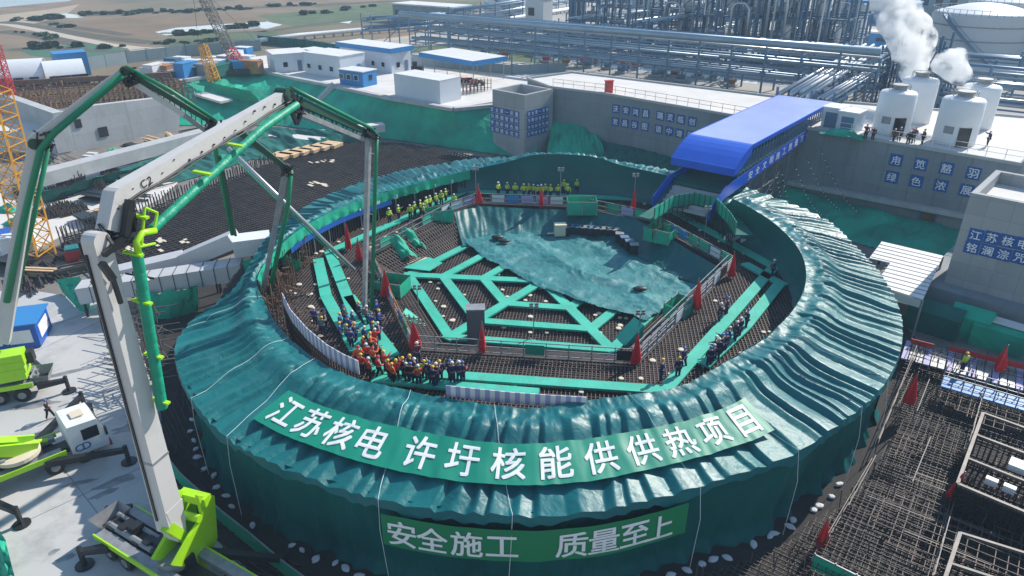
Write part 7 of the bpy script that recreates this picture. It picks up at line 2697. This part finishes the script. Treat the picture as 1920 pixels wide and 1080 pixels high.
def person_meshes(pose):
    (l1, l2), ((e1, w1), (e2, w2)) = POSES[pose]
    V, E_, Rr = [], [], []
    def v(p, r_, parent=None):
        V.append(p)
        Rr.append(r_)
        if parent is not None:
            E_.append((parent, len(V) - 1))
        return len(V) - 1
    pel = v((0, 0, .96), (.15, .11))
    sp_ = v((0, .0, 1.18), (.14, .10), pel)
    ch = v((0, 0, 1.38), (.17, .11), sp_)
    nk = v((0, .01, 1.50), .06, ch)
    jaw = v((0, .03, 1.575), (.07, .075), nk)
    hd_ = v((0, .02, 1.66), (.082, .098), jaw)
    tp_ = v((0, .01, 1.735), (.06, .07), hd_)
    parts = {'jacket': [], 'trousers': [], 'vest': [pel, sp_, ch]}
    jk, tr_ = [pel, sp_, ch], [pel]
    for sx_, lg, e, w in ((-1, l1, e1, w1), (1, l2, e2, w2)):
        hp = v((sx_ * .095, .0, .9), .095, pel)
        kn = v((sx_ * .11, .03 + lg * .55, .5), .068, hp)
        an = v((sx_ * .115, lg, .10 + max(0, -lg) * .25), .048, kn)
        v((sx_ * .13, lg + .15, .045 + max(0, -lg) * .1), .042, an)
        tr_ += [hp, kn, an]
        sh = v((sx_ * .20, 0, 1.42), .068, ch)
        up = pose == 'raise' and sx_ > 0
        el = v((sx_ * .27, e if not up else .18, 1.15 if not up else 1.38), .050, sh)
        wr = v((sx_ * (.27 if w < .2 else .14), w, .93 if w < .2 else (1.12 if not up else 1.55)), .036, el)
        dz = Vector(V[wr]) - Vector(V[el])
        dz.normalize()
        sd = dz.cross(Vector((sx_, 0, .2))).normalized()
        pm_ = v(tuple(Vector(V[wr]) + dz * .075), (.04, .022), wr)
        for k in range(4):
            a = Vector(V[pm_]) + dz * .045 + sd * (k - 1.5) * .021
            b_ = a + dz * (.035, .045, .043, .03)[k] + Vector((-sx_ * .012, .004, 0))
            i1 = v(tuple(a), .0095, pm_)
            v(tuple(b_), .0085, i1)
        th_ = v(tuple(Vector(V[wr]) + dz * .05 + sd * -.045), .011, wr)
        v(tuple(Vector(V[wr]) + dz * .10 + sd * -.06), .009, th_)
        jk += [sh, el, wr]
    body = skinned(V, E_, Rr, 'person_body', pel, 1)
    def sub(ids, grow):
        m = {a: i for i, a in enumerate(ids)}
        return skinned([V[a] for a in ids], [(m[a], m[b_]) for a, b_ in E_ if a in m and b_ in m], [((Rr[a][0] + grow, Rr[a][1] + grow) if isinstance(Rr[a], tuple) else Rr[a] + grow) for a in ids], 'clothing', 0, 1)
    return body, sub(jk, .022), sub(tr_, .02), sub([pel, sp_, ch], .036)


MESH = {k: person_meshes(k) for k in POSES}
hm = MB()
hm.lathe((0, .015, 1.69), [(.128, 0), (.108, .012), (.105, .04), (.09, .075), (.05, .10), (.01, .108)], 16)
helm = hm.build('helmet_source', m_white, smooth=True, loc=(0, 0, 0))
helm_me = helm.data
bpy.data.objects.remove(helm)
cl = {n: M(n + '_cloth', c, .8) for n, c in {'navy': (.012, .022, .09), 'blue': (.025, .06, .25), 'red': (.55, .025, .02), 'orange': (.70, .12, .03), 'black': (.012, .012, .015), 'grey': (.15, .16, .17), 'lime': (.42, .62, .04), 'maroon': (.18, .02, .04), 'green': (.03, .3, .16)}.items()}
hl = {n: M(n + '_helmet', c, .35) for n, c in {'white': (.75, .75, .74), 'yellow': (.75, .5, .03), 'red': (.6, .03, .03), 'blue': (.05, .15, .5)}.items()}
PG = {}
def person(px, py, jacket, trousers, helmet, grp, z=.03, vest=None, pose=None, look_at=None):
    PG.setdefault(grp, []).append((px, py, jacket, trousers, helmet, z, vest, pose or rnd.choice(('stand', 'stand', 'front', 'walk', 'raise')), look_at))


for x, y in ((934, 370), (951, 369), (966, 371), (982, 373), (991, 371), (1000, 372), (1008, 373), (1014, 375), (1022, 372), (1032, 374), (1046, 373), (1064, 374), (1081, 363), (1057, 366)):
    person(x, y, 'lime', 'navy', 'yellow' if rnd.random() < .4 else 'white', 'back lining row', vest='lime')
for x, y in ((731, 421), (748, 414), (770, 413), (778, 408), (789, 405), (800, 400), (807, 396), (818, 392), (828, 386), (852, 392), (795, 410), (836, 380)):
    person(x, y, 'lime', 'black', 'white', 'left walkway group', vest='lime')
for x, y in ((592, 612), (601, 622), (612, 616), (607, 630), (640, 622), (648, 610), (655, 632), (663, 618), (668, 645), (660, 655), (690, 612), (699, 625), (708, 600), (713, 618), (702, 640), (686, 648), (711, 642), (653, 645), (640, 640), (675, 605)):
    person(x, y, rnd.choice(('navy', 'blue', 'blue', 'grey')), 'navy', rnd.choice(('yellow', 'white', 'blue', 'yellow')), 'blue crowd by the boom', vest='green' if rnd.random() < .12 else None)
for x, y, c in ((684, 668, 'red'), (697, 664, 'orange'), (706, 655, 'red'), (690, 684, 'red'), (702, 690, 'orange'), (680, 704, 'red'), (694, 712, 'red'), (712, 710, 'red'), (730, 714, 'red'), (737, 721, 'orange'), (745, 716, 'red'), (708, 678, 'maroon'), (675, 690, 'orange'), (722, 700, 'red')):
    person(x, y, c, 'black', rnd.choice(('white', 'red', 'yellow')), 'red jacketed crowd')
for x, y, c in ((757, 712, 'black'), (764, 720, 'black'), (772, 722, 'black'), (779, 712, 'navy'), (786, 725, 'orange'), (784, 684, 'maroon'), (797, 716, 'lime'), (806, 720, 'navy'), (813, 728, 'navy'), (819, 724, 'maroon'), (826, 718, 'navy'), (845, 716, 'navy'), (849, 722, 'navy'), (862, 721, 'navy'), (868, 718, 'maroon'), (770, 704, 'black')):
    person(x, y, c, 'navy', rnd.choice(('white', 'white', 'yellow', 'blue')), 'dark front rail row')
for x, y in ((1348, 606), (1361, 594), (1398, 618), (1384, 635), (1377, 643), (1364, 650), (1358, 662), (1350, 668), (1343, 677), (1335, 684), (1328, 690), (1280, 690), (1239, 716), (1270, 710), (1447, 522), (1338, 672)):
    person(x, y, 'navy', 'navy', 'yellow' if y > 700 else rnd.choice(('white', 'blue')), 'right walkway crew')
for x, y in ((1621, 262), (1635, 264), (1674, 268), (1684, 266), (1706, 270), (1712, 266), (1728, 272), (1701, 273), (1850, 275)):
    person(x, y, rnd.choice(('black', 'maroon', 'navy')), 'black', rnd.choice(('white', 'red')), 'group by the silos', z=BZ + .06)
person(1802, 700, 'lime', 'navy', 'yellow', 'bar field at the right', z=-2.86)
person(95, 785, 'black', 'black', 'blue', 'pad beside the white cab truck', z=GZ + .07)
person(1646, 498, 'navy', 'navy', 'white', 'shade below the silver shed roof', z=GZ + .03)
proto_p = {}
for grp, L_ in PG.items():
    L_.sort()
    for i, (px, py, ja, tr_, he, z, ve, pose, la) in enumerate(L_):
        p = G(px, py, z)
        colr = (ve + ' vest') if ve else ja + ' jacket'
        lab = 'worker in %s and %s helmet, %s%s' % (colr, he, (ordinal(i) + ' from left in ') if len(L_) > 1 else 'on the ', grp)
        lab = ' '.join(lab.split()[:16])
        t = thing('person', lab, 'person', (p.x, p.y, z), ('people: ' + grp) if len(L_) > 1 else None)
        bm_, jm, tm, vm = MESH[pose]
        for nm, me, mat in (('body', bm_, m_skin), ('jacket', jm, cl[ja]), ('trousers', tm, cl[tr_]), ('helmet', helm_me, hl[he])) + ((('vest', vm, cl[ve]),) if ve else ()):
            if not me.materials:
                me.materials.append(m_skin)
            o = bpy.data.objects.new(nm, me)
            C.objects.link(o)
            o.parent = t
            o.material_slots[0].link = 'OBJECT'
            o.material_slots[0].material = mat
        a = math.atan2(56 - p.y, 2 - p.x) - PI / 2 + rnd.uniform(-.9, .9)
        t.rotation_euler = (0, 0, a)
        k = rnd.uniform(.90, 1.02)
        t.scale = (k * rnd.uniform(.98, 1.12), k * 1.04, k)

# ------------------------------------------------------------------ haze
m_haze = bpy.data.materials.new('haze')
m_haze.use_nodes = True
nt = m_haze.node_tree
nt.nodes.remove(nt.nodes['Principled BSDF'])
pv = nt.nodes.new('ShaderNodeVolumePrincipled')
pv.inputs['Color'].default_value = (.58, .78, 1, 1)
pv.inputs['Density'].default_value = .0005
nt.links.new(pv.outputs[0], nt.nodes['Material Output'].inputs['Volume'])
hz = MB().para((-5200, -400, GZ - 1.6), (10400, 0, 0), (0, 6600, 0), (0, 0, 62)).build('haze', m_haze)
hz['kind'] = 'stuff'
